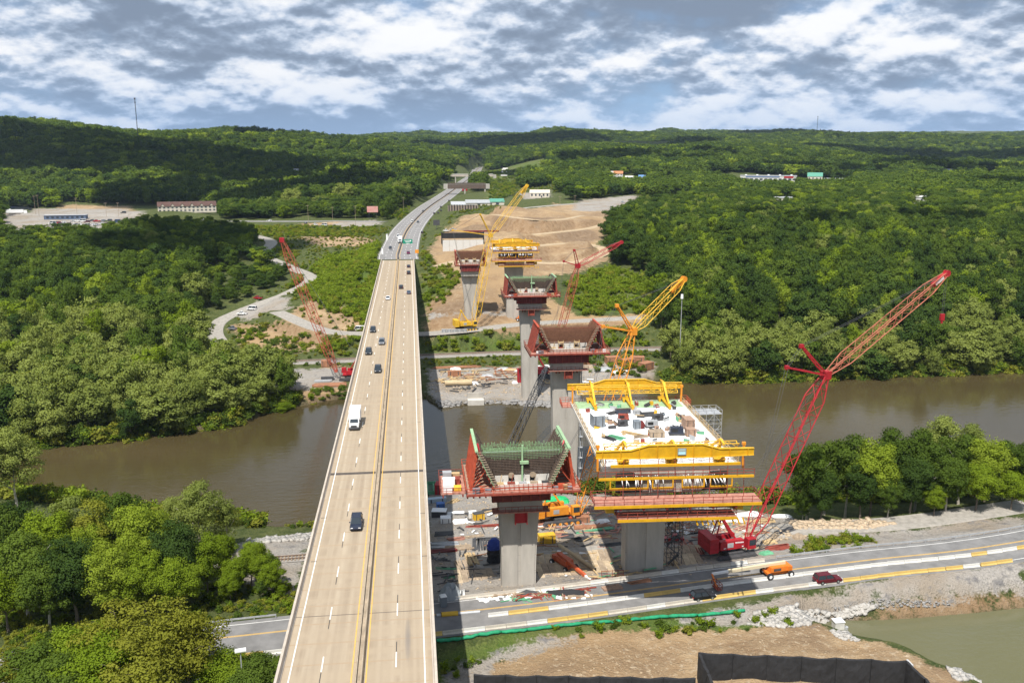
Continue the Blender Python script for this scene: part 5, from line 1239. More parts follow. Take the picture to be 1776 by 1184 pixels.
    if jib is not None:
        jib = Vector(jib); tip = jib
        ch = [MB() for _ in range(4)]; la = MB(); lattice(ch, la, joint, jib, wj, wj * .9, .105 * max(size, .85), .042, bay=wj * 1.25, end=.16)
        for c in ch: WP(c, "jib_chord", jm, t)
        WP(la, "jib_lacing", jm, t, kind='stuff')
        jd = (jib - joint).normalized(); sx = jd.cross(Vector((0, 0, 1))).normalized()
        for q in (-.35, .35): mb = MB(); c = jib + sx * q; mb.tube(c - sx * .12, c + sx * .12, .75 * size, n=14); WP(mb, "tip_sheave", body_m, t)
        mb = MB(); mb.bar(jib - jd * 4.6, jib, .9, .9); WP(mb, "jib_tip_section", body_m, t)
        if text:
            dn = sx.cross(jd).normalized()
            if sx.y > 0: sx = -sx
            mb = MB(); mb.bar(jib - jd * 4.4 + sx * .5, jib - jd * 1.4 + sx * .5, .06, .75, up=dn); WP(mb, "name_board", red_crane, t)
            for row in (.17, -.17):
                for q in range(9): c = jib - jd * (4.2 - q * .3) + sx * .55 + dn * row; mb = MB(); mb.bar(c, c + jd * .2, .05, .24, up=dn); WP(mb, "lettering", white_m, t)
        ms = [Vector(m_) for m_ in masts]
        for m_ in ms: mb = MB(); mast_box(mb, joint, m_, 1.5 * size, .8 * size); mb.box(m_, (.8, .8, .8), az); WP(mb, "luffing_strut", body_m, t)
        for s in (-1, 1):
            mb = MB(); mb.bar(ms[-1] + sx * s * .35, jib - jd * .6 + sx * s * .3, .05); mb.bar(ms[0] + sx * s * .35, ms[-1] + sx * s * .35, .06); mb.bar(ms[0] + sx * s * .4, foot.lerp(joint, .08) - (F_ * 1.2) + sx * s * .4, .06); WP(mb, "pendant_cable", cable_m, t)
    for s in (-1, 1): mb = MB(); mb.bar(gt + S_ * s * .3, joint + S_ * s * .3, .055); WP(mb, "boom_pendant", cable_m, t)
    if hook is not None:
        hk = Vector((tip.x, tip.y, hook)); mb = MB()
        for s in (-.2, .2): mb.bar(tip + Vector((s, 0, 0)), hk + Vector((s, 0, .8)), .05)
        WP(mb, "hoist_rope", cable_m, t); mb = MB(); mb.box(hk, (.9, .6, 1.5)); mb.tube(hk - Vector((0, 0, 1.4)), hk - Vector((0, 0, .6)), .25, n=8); WP(mb, "hook_block", body_m, t)
    return t
def A(px, py, Y): return tuple(PY(px, py, Y))
gb = lambda x, y: (x, y, gz(x, y))
crane("crawler_crane", "big red crawler crane with luffing jib beside the near road", gb(65.5, 165.5), A(1297, 938, 165), A(1432, 650, 172), A(1642, 474, 181), [A(1365, 637, 170), A(1390, 600, 170)], red_crane, red_crane, w=2.9, wj=2.2, az=.18, jib_m=salmon, hook=A(1627, 550, 181)[2], text=True)
crane("crawler_crane", "orange crawler crane whose boom passes behind the white deck", gb(33.5, 193), A(1003, 890, 193), A(1097, 574, 201), A(1186, 484, 206), [A(1046, 566, 199), A(1070, 530, 199)], orange, orange, w=2.6, wj=2.1, az=.15, jib_m=yellow, hook=None)
crane("crawler_crane", "tall yellow crawler crane on the far haul road beside the small pier", gb(25.5, 407), A(822, 566, 407), A(851, 408, 415), A(914, 322, 420), [A(785, 399, 413), A(833, 372, 413)], yellow, yellow, w=3.0, wj=2.6, az=.2, size=1.0)
crane("crawler_crane", "faded red crawler crane on the far bank left of the bridge", gb(-25.5, 357), A(583, 643, 357), A(489, 416, 362), None, [], red_crane, red_faded, w=2.8, az=math.pi * .97)
crane("crawler_crane", "red crane with luffing jib rising behind the river pier", gb(54, 352), A(960, 620, 352), A(1002, 461, 353), A(1078, 420, 357), [A(978, 453, 351), A(996, 434, 351)], red_crane, red_faded, w=2.6, wj=1.8, az=.3, jib_m=red_crane)
# a dark boom lying low over the water, carried by a deck barge
bz = (24.0, 236.0, WATER)
crane("barge_crane", "dark lattice boom crane on a barge behind the nearest pier", (24.0, 237, WATER + 1.3), (24.6, 240, WATER + 4.2), A(947, 640, 285), None, [], dark_m, dark_m, w=2.0, hook=None, size=.8)
bt = thing("work_barge", (22, 236, WATER - .4), "flat grey work barge moored behind the nearest pier", "barge")
mb = MB(); mb.box((0, 0, .8), (18, 9, 1.7)); mb.build("hull", dark_m, bt); mb = MB(); mb.box((0, 0, 1.68), (17.6, 8.6, .06)); mb.build("barge_deck", timber_old, bt)
# ------------------------------------------------------------------ vehicles
glass_m = MATS["dark_glass"]
chrome = mat("wheel_metal", (.5, .5, .5), .35, metal=.6)
lamp_w = mat("lamp_white", (.85, .85, .82), .2); lamp_r = mat("lamp_red", (.45, .01, .01), .3)
def paint_m(name, c): return mat("car_paint_" + name, c, .28, spec=.5)
CARM = {}
def car_meshes(kind):
    if kind in CARM: return CARM[kind]
    L_, W_, H_ = {'sedan': (4.7, 1.85, 1.45), 'suv': (4.8, 1.95, 1.75), 'pickup': (5.7, 2.0, 1.85), 'van': (5.6, 2.05, 2.4), 'bigsuv': (5.5, 2.05, 1.9)}[kind]
    hl = L_ / 2; bz = .32; sh = H_ * (.58 if kind != 'van' else .5)
    def ring(y, w, z0, z1, ch=.12): return [(-w / 2, y, z0 + ch * .5), (-w / 2 + ch * .5, y, z0), (w / 2 - ch * .5, y, z0), (w / 2, y, z0 + ch * .5), (w / 2, y, z1 - ch), (w / 2 - ch, y, z1), (-w / 2 + ch, y, z1), (-w / 2, y, z1 - ch)]
    hood = sh * (.86 if kind != 'van' else .8)
    body = MB(); body.loft([ring(-hl, W_ * .86, bz + .1, sh * .88), ring(-hl + .18, W_ * .97, bz, sh * .97), ring(-hl * .35, W_, bz - .04, sh), ring(hl * .32, W_, bz - .04, sh), ring(hl * .42, W_ * .99, bz - .04, hood), ring(hl - .25, W_ * .95, bz, hood * .9), ring(hl, W_ * .84, bz + .1, hood * .72)])
    y0, y1, y2, y3 = {'sedan': (-hl * .78, -hl * .40, hl * .06, hl * .44), 'suv': (-hl * .96, -hl * .80, hl * .10, hl * .46), 'bigsuv': (-hl * .96, -hl * .86, hl * .12, hl * .44), 'pickup': (-hl * .16, -hl * .06, hl * .26, hl * .52), 'van': (-hl * .98, -hl * .95, hl * .42, hl * .72)}[kind]
    wl, wu = W_ * .94, W_ * .74
    gl = MB(); gl.loft([[(-wl / 2, y0, sh - .03), (wl / 2, y0, sh - .03), (wl / 2, y3, hood - .02 if kind != 'x' else sh), (-wl / 2, y3, hood - .02)], [(-wu / 2, y1, H_ - .09), (wu / 2, y1, H_ - .09), (wu / 2, y2, H_ - .09), (-wu / 2, y2, H_ - .09)]])
    rf = MB(); rf.loft([[(-wu / 2 - .03, y1 - .04, H_ - .1), (wu / 2 + .03, y1 - .04, H_ - .1), (wu / 2 + .03, y2 + .03, H_ - .1), (-wu / 2 - .03, y2 + .03, H_ - .1)], [(-wu / 2 * .86, y1 + .15, H_), (wu / 2 * .86, y1 + .15, H_), (wu / 2 * .86, y2 - .12, H_), (-wu / 2 * .86, y2 - .12, H_)]])
    pil = MB()
    for s in (-1, 1):
        for (ya, yb) in ((y0, y1), (y3, y2), ((y0 + y3) / 2, (y1 + y2) / 2)): pil.bar((s * wl / 2, ya, (sh if ya < y3 - .01 else hood) - .03), (s * wu / 2, yb, H_ - .08), .1)
    wh = MB(); wh.tube((-.12, 0, 0), (.12, 0, 0), .36, n=14); rim = MB(); rim.tube((-.13, 0, 0), (.13, 0, 0), .2, n=10)
    lt = MB(); lt.box((0, 0, 0), (.36, .1, .16))
    CARM[kind] = dict(body=body, glass=gl, roof=rf, pil=pil, L=L_, W=W_, H=H_, hood=hood, sh=sh, me={})
    return CARM[kind]
def shared(cache, key, mb, m):
    k = (key, m.name)
    if k not in cache: me = mb.mesh(key); me.materials.append(m); cache[k] = me
    return cache[k]
SH = {}
_wheel = MB().tube((-.12, 0, 0), (.12, 0, 0), .36, n=14); _rim = MB().tube((-.13, 0, 0), (.13, 0, 0), .2, n=10); _lamp = MB().box((0, 0, 0), (.36, .1, .16)); _mir = MB().box((0, 0, 0), (.2, .12, .15))
def car(kind, col, loc, rz, label, group, s=1.0, cat='car'):
    C = car_meshes(kind); t = thing({'pickup': 'pickup_truck', 'van': 'van'}.get(kind, 'car'), loc, label, cat, group, rz); t.scale = (s,) * 3
    meshobj("body", shared(C['me'], 'body', C['body'], col), t); meshobj("windows", shared(C['me'], 'glass', C['glass'], glass_m), t)
    meshobj("roof", shared(C['me'], 'roof', C['roof'], col), t); meshobj("pillars", shared(C['me'], 'pil', C['pil'], col), t)
    for sx in (-1, 1):
        for y in (-C['L'] * .3, C['L'] * .31):
            w = meshobj("wheel", shared(SH, 'wheel', _wheel, black_m), t, loc=(sx * (C['W'] / 2 - .1), y, .36)); meshobj("rim", shared(SH, 'rim', _rim, chrome), w)
        meshobj("headlight", shared(SH, 'lamp', _lamp, lamp_w), t, loc=(sx * C['W'] * .32, C['L'] / 2 - .06, C['hood'] * .74)); meshobj("taillight", shared(SH, 'lamp', _lamp, lamp_r), t, loc=(sx * C['W'] * .36, -C['L'] / 2 + .03, C['sh'] * .78))
        meshobj("mirror", shared(SH, 'mir', _mir, col), t, loc=(sx * (C['W'] / 2 + .06), C['L'] * .16, C['sh'] + .05))
    if kind == 'pickup': mb = MB(); mb.box((0, -C['L'] * .33, C['sh'] + .005), (C['W'] * .8, C['L'] * .27, .02)); mb.build("bed", black_m, t)
    return t
pm = {k: paint_m(k, c) for k, c in dict(navy=(.018, .024, .045), charcoal=(.035, .04, .048), grey=(.17, .18, .20), silver=(.42, .44, .46), white=(.78, .78, .77), black=(.012, .012, .014), maroon=(.10, .008, .016), red=(.35, .012, .016), blue=(.03, .07, .2), steel=(.10, .14, .20), magenta=(.22, .02, .10)).items()}
def on_line(px, py, line):
    z = 0.0
    for _ in range(8):
        q = P(px, py, z); d, zz = seg_dist(q[:1], q[1:2], line); z = float(zz[0])
    return P(px, py, z)
def heading(q, line, rev):
    p = np.array(line); k = int(np.argmin(np.hypot(p[:, 0] - q[0], p[:, 1] - q[1]))); k = min(max(k, 1), len(p) - 2); t = p[k + 1] - p[k - 1]
    a = math.atan2(t[1], t[0]) - math.pi / 2; return a + (math.pi if rev else 0)
GV = "vehicles driving on the old bridge"
for px, py, kind, c, rev, lb in [(615, 912, 'suv', 'navy', 1, "dark navy car nearest the viewer on the bridge's left carriageway"), (654, 644, 'suv', 'charcoal', 1, "black car just behind the white box truck, nearest of four"),
      (643, 613, 'suv', 'charcoal', 1, "dark car in the outer left lane, second after the truck"), (659, 596, 'suv', 'grey', 1, "grey SUV in the inner left lane among four oncoming cars"), (649, 575, 'suv', 'charcoal', 1, "farthest dark car of the oncoming four in the outer left lane"),
      (670.6, 519, 'sedan', 'white', 1, "white car oncoming midway along the far half of the bridge"), (694.5, 500, 'suv', 'charcoal', 0, "dark car heading away close to the median"), (707.7, 509, 'sedan', 'steel', 0, "blue-grey car heading away in the outer right lane"),
      (705.5, 475, 'suv', 'charcoal', 0, "dark car heading away, second from the far bridge end"), (706.4, 463.5, 'sedan', 'navy', 0, "dark blue car heading away near the far bridge end")]:
    q = P(px, py, 0.01); q[0] = min([-13.75, -10.1, -4.75, -1.25], key=lambda v: abs(v - q[0])); car(kind, pm[c], q, math.pi if rev else 0, lb, GV)
GH = "vehicles on the highway beyond the bridge"
for px, py, kind, c, rev, lb in [(708.4, 440, 'suv', 'magenta', 0, "dark pink car leaving the far bridge end"), (677, 431, 'sedan', 'navy', 1, "dark blue car entering the bridge on the left side"), (690.6, 412, 'van', 'white', 1, "white van following the white lorry beyond the bridge"),
      (732, 404, 'sedan', 'charcoal', 0, "dark car on the right side beside the curved barrier"), (715, 386, 'van', 'white', 1, "white van oncoming where the side street joins"), (725, 386, 'sedan', 'charcoal', 1, "dark car beside the oncoming white van"),
      (734, 367, 'sedan', 'navy', 1, "dark car oncoming alone on the left carriageway"), (753, 371, 'sedan', 'charcoal', 0, "leftmost of three dark cars climbing the right carriageway"), (760, 370, 'sedan', 'charcoal', 0, "middle of three dark cars climbing the right carriageway"), (765, 366, 'sedan', 'navy', 0, "rightmost of three dark cars climbing the right carriageway"),
      (764.7, 360, 'suv', 'charcoal', 0, "dark SUV next to the median below the retaining wall"), (778.7, 349, 'suv', 'black', 0, "black car nearest the brown overpass"), (812, 297, 'van', 'white', 1, "white van far off where the highway bends")]:
    q = on_line(px, py, hl); q[2] += .02; car(kind, pm[c], q, heading(q, hl, rev), lb, GH)
GR = "vehicles on the near river road"
q = P(1219, 1037, -20.98); car('suv', pm['black'], q, heading(q, nl, 0), "black SUV in the shadow on the near road", GR)
q = P(1435, 1008, -20.7); car('bigsuv', pm['maroon'], q, heading(q, nl, 0), "maroon SUV on the near road below the orange boom lift", GR)

def box_truck(loc, rz, label, group, s=1.0):
    t = thing("box_truck", loc, label, "truck", group, rz); t.scale = (s,) * 3
    w = pm['white']; mb = MB(); mb.box((0, -1.3, 2.35), (2.5, 5.6, 2.6)); mb.build("cargo_box", white_m, t)
    mb = MB(); mb.box((0, -1.3, .9), (1.0, 6.0, .3)); mb.build("chassis", dark_m, t)
    mb = MB(); mb.loft([[(-1.1, 1.7, .6), (1.1, 1.7, .6), (1.1, 4.2, .6), (-1.1, 4.2, .6)], [(-1.1, 1.7, 1.55), (1.1, 1.7, 1.55), (1.02, 4.1, 1.4), (-1.02, 4.1, 1.4)]]); mb.build("bonnet", w, t)
    mb = MB(); mb.loft([[(-1.1, 1.65, 1.5), (1.1, 1.65, 1.5), (1.1, 3.1, 1.5), (-1.1, 3.1, 1.5)], [(-1.0, 1.65, 2.35), (1.0, 1.65, 2.35), (1.0, 2.5, 2.35), (-1.0, 2.5, 2.35)]]); mb.build("cab", w, t)
    mb = MB(); mb.prism([(-.92, 3.11, 1.58), (.92, 3.11, 1.58), (.86, 2.6, 2.27), (-.86, 2.6, 2.27)], (0, .03, .02), (0, .06, .05)); mb.build("windscreen", glass_m, t)
    mb = MB(); mb.box((0, 4.22, 1.05), (1.3, .06, .35)); mb.build("grille", black_m, t); mb = MB(); mb.box((0, 4.3, .6), (2.3, .2, .35)); mb.build("bumper", dark_m, t)
    for sx in (-1, 1):
        for y in (3.2, -2.6): o = meshobj("wheel", shared(SH, 'wheel', _wheel, black_m), t, loc=(sx * 1.0, y, .45)); o.scale = (1.4, 1.25, 1.25)
        o = meshobj("headlight", shared(SH, 'lamp', _lamp, lamp_w), t, loc=(sx * .82, 4.2, 1.05)); mb = MB(); mb.box((sx * 1.32, 2.7, 1.9), (.14, .1, .4)); mb.bar((sx * 1.05, 2.7, 1.7), (sx * 1.3, 2.7, 1.75), .05); mb.build("mirror", black_m, t)
    return t
q = P(617, 737, 0.01); q[0] = -13.6; box_truck(q, math.pi, "white box truck in the outer left lane of the bridge", GV)
q = on_line(693.8, 421, hl); box_truck(q, math.pi, "white lorry approaching the far bridge end", GH, 1.15)

# vehicles parked in the far left lot and on the access road
lot = [(44, 398, 'sedan', 'white', "white car alone at the left of the far parking lot"), (61, 396, 'pickup', 'maroon', "dark red pickup second from the left in the far lot"), (70, 395, 'suv', 'black', "black car beside the dark red pickup"), (91, 389, 'van', 'white', "white van leftmost in the row by the low blue building"),
       (100, 388, 'suv', 'red', "red car right of the leftmost white van"), (109, 387, 'suv', 'white', "white car between the red car and blue building's middle"), (127, 385, 'sedan', 'silver', "silver car left of two white cars in the lot row"), (134, 385, 'suv', 'white', "white car in the middle of the lot row"), (143, 385, 'van', 'white', "white van right of the row's middle"),
       (151, 386, 'suv', 'maroon', "dark red car right of the white van"), (159, 384, 'sedan', 'navy', "dark blue car in the right half of the row"), (168, 385, 'pickup', 'red', "red pickup in the right half of the row"), (178, 385, 'suv', 'grey', "grey car near the right end of the row"), (189, 384, 'suv', 'charcoal', "dark car next to the row's last blue one"), (203, 386, 'van', 'blue', "blue van at the right end of the lot row"),
       (67, 408, 'van', 'white', "white van half hidden by trees at the lot's front edge"), (81, 409, 'sedan', 'white', "white car at the lot's front edge"), (214, 370, 'suv', 'black', "black car alone at the lot's upper right")]
g = random.Random(12)
for k in range(14): px = 93 + k * 8.2 + g.uniform(-2, 2); c = g.choice(['white', 'white', 'silver', 'grey', 'red', 'navy', 'black', 'maroon']); lot.append((px, 390.5 + g.uniform(-.8, .8), g.choice(['sedan', 'suv', 'pickup']), c, "%s car in the front row of the far left lot" % c))
for px, py, k, c, lb in lot: q = G(px, py); q[2] += .12; car(k, pm[c], q, random.uniform(1.2, 1.9), lb, "vehicles in the far left parking lot", 1.1)
for px, py, k, c, lb, a in [(437, 538, 'van', 'white', "white van parked on the winding access road", 1.2), (447, 519, 'pickup', 'red', "red pickup parked on the winding access road", 1.0), (404, 572, 'pickup', 'grey', "grey pickup at the bend of the access road", .9), (420, 546, 'pickup', 'white', "white pickup at the access road junction", 1.4), (622, 574, 'van', 'white', "white van beside the bridge on the dirt haul road", 1.5),
      (352, 383, 'sedan', 'white', "white car on the side street by the hotel", 1.5), (467, 384, 'sedan', 'white', "white car midway on the side street", 1.5), (547, 391, 'pickup', 'white', "white pickup on the gravel beside the side street", .7), (562, 392, 'van', 'white', "white van on the gravel beside the side street", 1.3), (530, 389, 'suv', 'charcoal', "dark car by the poles at the side street", .4),
      (774, 402, 'pickup', 'white', "white pickup on the far bare earth", .8), (786, 400, 'pickup', 'silver', "silver pickup on the far bare earth", 1.2), (1167, 938, 'sedan', 'red', "red and white car in the deck's shadow by the stair tower", 1.4), (1080, 352, 'pickup', 'silver', "silver pickup in the far clearing", .4)]:
    q = G(px, py); q[2] += .25; car(k, pm[c], q, a, lb, "parked site vehicles")
def trailer(loc, rz, m_, label):
    t = thing("semi_trailer", loc, label, "truck", "long trucks in the far left lot", rz)
    mb = MB(); mb.box((0, -2, 2.6), (2.7, 15, 2.9)); mb.build("trailer_box", m_, t); mb = MB(); mb.box((0, 7.2, 1.9), (2.5, 3.0, 2.8)); mb.build("tractor_cab", m_, t); mb = MB(); mb.box((0, 8.75, 2.5), (2.2, .1, 1.0)); mb.build("windscreen", glass_m, t)
    for y in (-8, -6.5, 5, 7.5):
        for s in (-1, 1): meshobj("wheel", shared(SH, 'wheel', _wheel, black_m), t, loc=(s * 1.1, y, .45))
for px, py, m_, lb in [(8, 370, white_m, "long white trailer truck at the left edge of the lot"), (30, 371, white_m, "white trailer truck right of the long one"), (22, 364, pm['navy'], "dark blue trailer truck behind the white ones"), (42, 365, pm['charcoal'], "charcoal trailer truck at the right of the truck row")]:
    q = G(px, py); q[2] += .1; trailer(q, -1.35, m_, lb)

# ------------------------------------------------------------------ road barriers, guard rails
bar_w = mat("white_barrier", (.60, .585, .54), .8, var=.15, scale=.8); bar_y = mat("yellow_barrier", (.56, .385, .12), .8, var=.15, scale=.8); bar_c = mat("tan_barrier", (.50, .45, .38), .85, var=.18, scale=.8)
_bar = MB().prism([(0, -.3, 0), (0, -.3, .12), (0, -.12, .3), (0, -.07, .7), (0, .07, .7), (0, .12, .3), (0, .3, .12), (0, .3, 0)], (-1.85, 0, 0), (1.85, 0, 0))
def barrier_run(line, off, s0, s1, pattern, label, group, step=3.76):
    s = s0; k = 0
    while s < s1:
        q, a = at_s(line, s); n = np.array([math.sin(a), -math.cos(a), 0]); p = q + n * off; m_ = pattern(k)
        o = meshobj("traffic_barrier", shared(SH, 'traffic_barrier', _bar, m_), loc=tuple(p + [0, 0, .008])); o.rotation_euler = (0, 0, a)
        nm = {bar_w: 'white', bar_y: 'yellow', bar_c: 'tan'}[m_]; tag(o, "%s concrete barrier %s" % (nm, label), "traffic barrier", group + ", " + nm); s += step; k += 1
cl_ = cum(nl)
def s_of(x): p = np.array(nl); return float(np.interp(x, p[:, 0], cl_))
barrier_run(nl, 5.95, s_of(-36), s_of(120), lambda k: bar_y if k % 8 in (0, 1, 2) or 33 < k < 39 or k > 42 else bar_c if k % 3 else bar_w, "on the outer edge of the near road", "barriers on the near road's outer edge")
barrier_run(nl, 1.7, s_of(14), s_of(150), lambda k: bar_y if (8 <= k <= 9 or 1 <= k <= 2 or k in (27, 30, 31)) else bar_w, "down the middle of the near road", "barriers down the near road's middle")
barrier_run(nl, -5.7, s_of(6), s_of(72), lambda k: bar_c if k % 4 else bar_w, "along the construction side of the near road", "barriers on the near road's site edge")
def guardrail(line, off, s0, s1, label):
    q0, a0 = at_s(line, s0); t = thing("guardrail", q0, label, "guardrail", "guardrails of the near road")
    s = s0; prev = None
    while s <= s1:
        q, a = at_s(line, s); n = np.array([math.sin(a), -math.cos(a), 0]); p = q + n * off
        mb = MB(); mb.box((p[0], p[1], p[2] + .28), (.12, .16, .9)); WP(mb, "post", galv, t)
        if prev is not None: mb = MB(); mb.bar(prev + [0, 0, .58], p + [0, 0, .58], .07, .32); WP(mb, "rail", galv, t)
        prev = p; s += 3.8
guardrail(nl, -6.0, s_of(-85), s_of(-22), "steel guardrail on the river side of the road left of the bridge"); guardrail(nl, -6.0, s_of(74), s_of(165), "steel guardrail on the river side of the road right of the crane")

# ------------------------------------------------------------------ boom lifts
def boom_lift(loc, rz, label, boom, basket, m_=None, s=1.0):
    m_ = m_ or mat("lift_orange", (.68, .18, .02), .45, var=.12); t = thing("boom_lift", loc, label, "boom lift", "boom lifts on the site", rz); t.scale = (s,) * 3
    mb = MB(); mb.box((0, 0, .95), (5.2, 1.5, .55)); mb.box((-2.3, 0, 1.0), (.7, 2.2, .4)); mb.box((2.3, 0, 1.0), (.7, 2.2, .4)); mb.build("chassis", m_, t)
    for x in (-2.3, 2.3):
        for y in (-1.35, 1.35):
            mb = MB(); mb.tube((x, y - .22, .65), (x, y + .22, .65), .65, n=16); w = mb.build("wheel", black_m, t); mb = MB(); mb.tube((x, y - .24, .65), (x, y + .24, .65), .34, n=12); mb.build("rim", white_m, w)
    mb = MB(); mb.box((.3, 0, 1.75), (4.6, 2.1, .9), taper=.92); mb.build("turntable", m_, t); mb = MB(); mb.box((2.2, 0, 1.7), (1.0, 2.3, .9)); mb.build("counterweight", m_, t)
    mb = MB(); mb.box((-.6, -1.07, 1.75), (1.6, .05, .5)); mb.build("engine_cover", dark_m, t)
    mb = MB(); p0 = Vector((1.8, .2, 2.5)); mb.bar(p0, boom, .55, .6); mb.build("main_boom", mat("boom_cream", (.66, .56, .38), .5) if m_.name != 'lift_red' else m_, t)
    mb = MB(); mb.bar(Vector(boom).lerp(p0, .15), Vector(boom) + (Vector(boom) - p0) * .28, .38, .42); mb.build("fly_boom", white_m, t)
    mb = MB(); e = Vector(boom) + (Vector(boom) - p0) * .28; mb.bar(e, basket, .3); mb.build("jib", m_, t)
    mb = MB(); b = Vector(basket); mb.box(b + Vector((0, 0, .05)), (1.0, 2.4, .1)); railing(mb, [b + Vector((-.5, -1.2, .1)), b + Vector((.5, -1.2, .1)), b + Vector((.5, 1.2, .1)), b + Vector((-.5, 1.2, .1)), b + Vector((-.5, -1.2, .1))], step=1.2); mb.build("basket", rust, t)
    return t
q = P(1347, 997, -20.9); boom_lift(q, .16, "orange boom lift standing on the near road, basket lowered to the left", (-10.5, .6, 2.0), (-14.2, -1.8, .25))
q = G(978, 984); boom_lift(q + [0, 0, .1], 2.05, "orange-red boom lift on timber mats with long boom toward the viewer", (-7.5, .4, 1.4), (-10.5, .4, .6), mat("lift_red", (.50, .10, .035), .5, var=.15))
q = G(905, 556); boom_lift(q + [0, 0, .1], 0, "small distant orange boom lift below the far twin-beam deck", (6, .2, 3.0), (8.5, .2, 3.0))

# ------------------------------------------------------------------ excavator-like drill rig, at the foot of the orange crane
# ------------------------------------------------------------------ small site things, each on its own
def place(px, py, lift=.02): q = G(px, py); q[2] += lift; return q
def lumber(loc, rz, n, l, w, h, m_, label, group, cat="lumber", spread=.12):
    t = thing("lumber_stack" if cat == "lumber" else cat.replace(' ', '_'), loc, label, cat, group, rz); g = random.Random(int(loc[0] * 7 + loc[1] * 3)); rows = max(1, n // 6)
    for k in range(n):
        r_ = k // max(1, math.ceil(n / rows)); c = k % max(1, math.ceil(n / rows)); mb = MB(); mb.box((g.uniform(-.3, .3), (c - n / rows / 2) * (w + .03) + g.uniform(-spread, spread) * .4, h * (r_ + .5)), (l * g.uniform(.86, 1), w, h * .96), g.uniform(-spread, spread) * .15)
        mb.build("plank" if cat == "lumber" else "bar", m_, t)
    return t
def tarp(loc, sx, sy, h, m_, label, group, rz=0.0, name="tarp_pile"):
    g = random.Random(int(abs(loc[0]) * 13 + abs(loc[1]) * 5)); N = 9; vs = []; fs = []
    for a in range(N):
        for b in range(N):
            u = a / (N - 1) * 2 - 1; v = b / (N - 1) * 2 - 1; rr_ = max(abs(u), abs(v)); z = h * (1 - rr_ ** 3) * (.6 + .4 * g.random()); vs.append((u * sx / 2 * (1 + g.uniform(-.06, .06)), v * sy / 2 * (1 + g.uniform(-.06, .06)), max(-.1, z) if rr_ < 1 else -.15))
    for a in range(N - 1):
        for b in range(N - 1): q = a * N + b; fs.append((q, q + N, q + N + 1, q + 1))
    mb = MB(); mb.add(vs, fs); o = mb.build(name, m_, None); o.location = tuple(loc); o.rotation_euler = (0, 0, rz); tag(o, label, "tarp", group); return o
def jobbox(loc, d, m_, label, group, rz=0.0, lid=None, name="job_box", cat="box"):
    t = thing(name, loc, label, cat, group, rz)
    mb = MB(); mb.box((0, 0, d[2] / 2), d); mb.build("body", m_, t); mb = MB(); mb.box((0, 0, d[2] + .05), (d[0] * 1.03, d[1] * 1.03, .1)); mb.build("lid", lid or m_, t)
    for s in (-1, 1): mb = MB(); mb.box((s * d[0] * .3, -d[1] / 2 - .02, d[2] * .5), (d[0] * .06, .05, d[2] * .9)); mb.build("rib", dark_m, t)
    return t
def machine(loc, s, m_, label, group, rz=0.0):
    t = thing("generator", loc, label, "machine", group, rz); t.scale = (s,) * 3
    mb = MB(); mb.box((0, 0, .85), (2.4, 1.2, 1.1), taper=.93); mb.build("housing", m_, t); mb = MB(); mb.box((0, 0, .2), (2.7, 1.3, .2)); mb.build("skid", dark_m, t)
    mb = MB(); mb.tube((.7, .2, 1.4), (.7, .2, 1.9), .1, n=8); mb.build("exhaust", dark_m, t); mb = MB(); mb.box((-.4, -.61, .9), (1.1, .04, .6)); mb.build("grille", black_m, t)
    return t
def tank(loc, r, l, m_, label, group, rz=0.0, name="steel_pipe", cat="pipe", hollow=True):
    t = thing(name, loc, label, cat, group, rz); mb = MB(); mb.tube((-l / 2, 0, r), (l / 2, 0, r), r, n=14); mb.build("barrel", m_, t)
    for s in (-1, 1): mb = MB(); mb.tube((s * l / 2, 0, r), (s * (l / 2 + .06), 0, r), r * (.86 if hollow else .9), n=14); mb.build("end", black_m if hollow else m_, t)
    return t
def toilet(loc, m_, label, rz=0.0):
    t = thing("portable_toilet", loc, label, "toilet", "portable toilets on the site", rz); mb = MB(); mb.box((0, 0, 1.1), (1.15, 1.15, 2.2)); mb.build("cabin", m_, t); mb = MB(); mb.loft([[(-.62, -.62, 2.2), (.62, -.62, 2.2), (.62, .62, 2.2), (-.62, .62, 2.2)], [(-.4, -.4, 2.45), (.4, -.4, 2.45), (.4, .4, 2.45), (-.4, .4, 2.45)]]); mb.build("roof", white_m, t); mb = MB(); mb.box((0, -.59, 1.05), (.7, .04, 1.85)); mb.build("door", m_, t); return t
blue_m = mat("blue_tarp", (.02, .05, .30), .6, var=.2, scale=1.5); green_steel = mat("green_steel", (.12, .36, .20), .6, var=.2); tan_m = mat("tan_steel", (.52, .40, .24), .7, var=.15, scale=.8); copper = mat("rusty_orange_steel", (.33, .155, .085), .75, var=.3, scale=.8); blue_s = mat("blue_plastic", (.04, .14, .42), .5)
# timber mats under the near piers
k = 0
_mat = MB()
for j in range(4): _mat.box((0, (j - 1.5) * .31, .15), (6.0, .29, .3))
_mats = {}
g = random.Random(3)
for row, (y0, x0, x1, rz_) in enumerate(((168.5, 24.5, 41.0, 1.52), (162.6, 24.5, 40.0, 1.60), (168.0, 49.5, 60.0, 1.45), (162.5, 50, 58.5, 1.5), (163.5, 8.0, 15.5, 1.62))):
    x = x0
    while x < x1:
        y = y0 + g.uniform(-.5, .5); o = meshobj("timber_mat", shared(_mats, 'timber_mat', _mat, timber_old if g.random() < .55 else mat("pale_timber_mat", (.47, .37, .25), .9, var=.25, scale=1.0)), loc=(x, y, gz(x, y) + .03)); o.rotation_euler = (0, 0, rz_ + g.uniform(-.04, .04))
        lb = ("between the two near piers, back row", "between the two near piers, front row", "beside the shaded pier, back row", "beside the shaded pier, front row", "left of the nearest pier")[row]
        tag(o, "weathered timber crane mat laid %s" % lb, "timber mat", "timber mats " + lb); x += 1.31
GS = "site materials near the new piers"
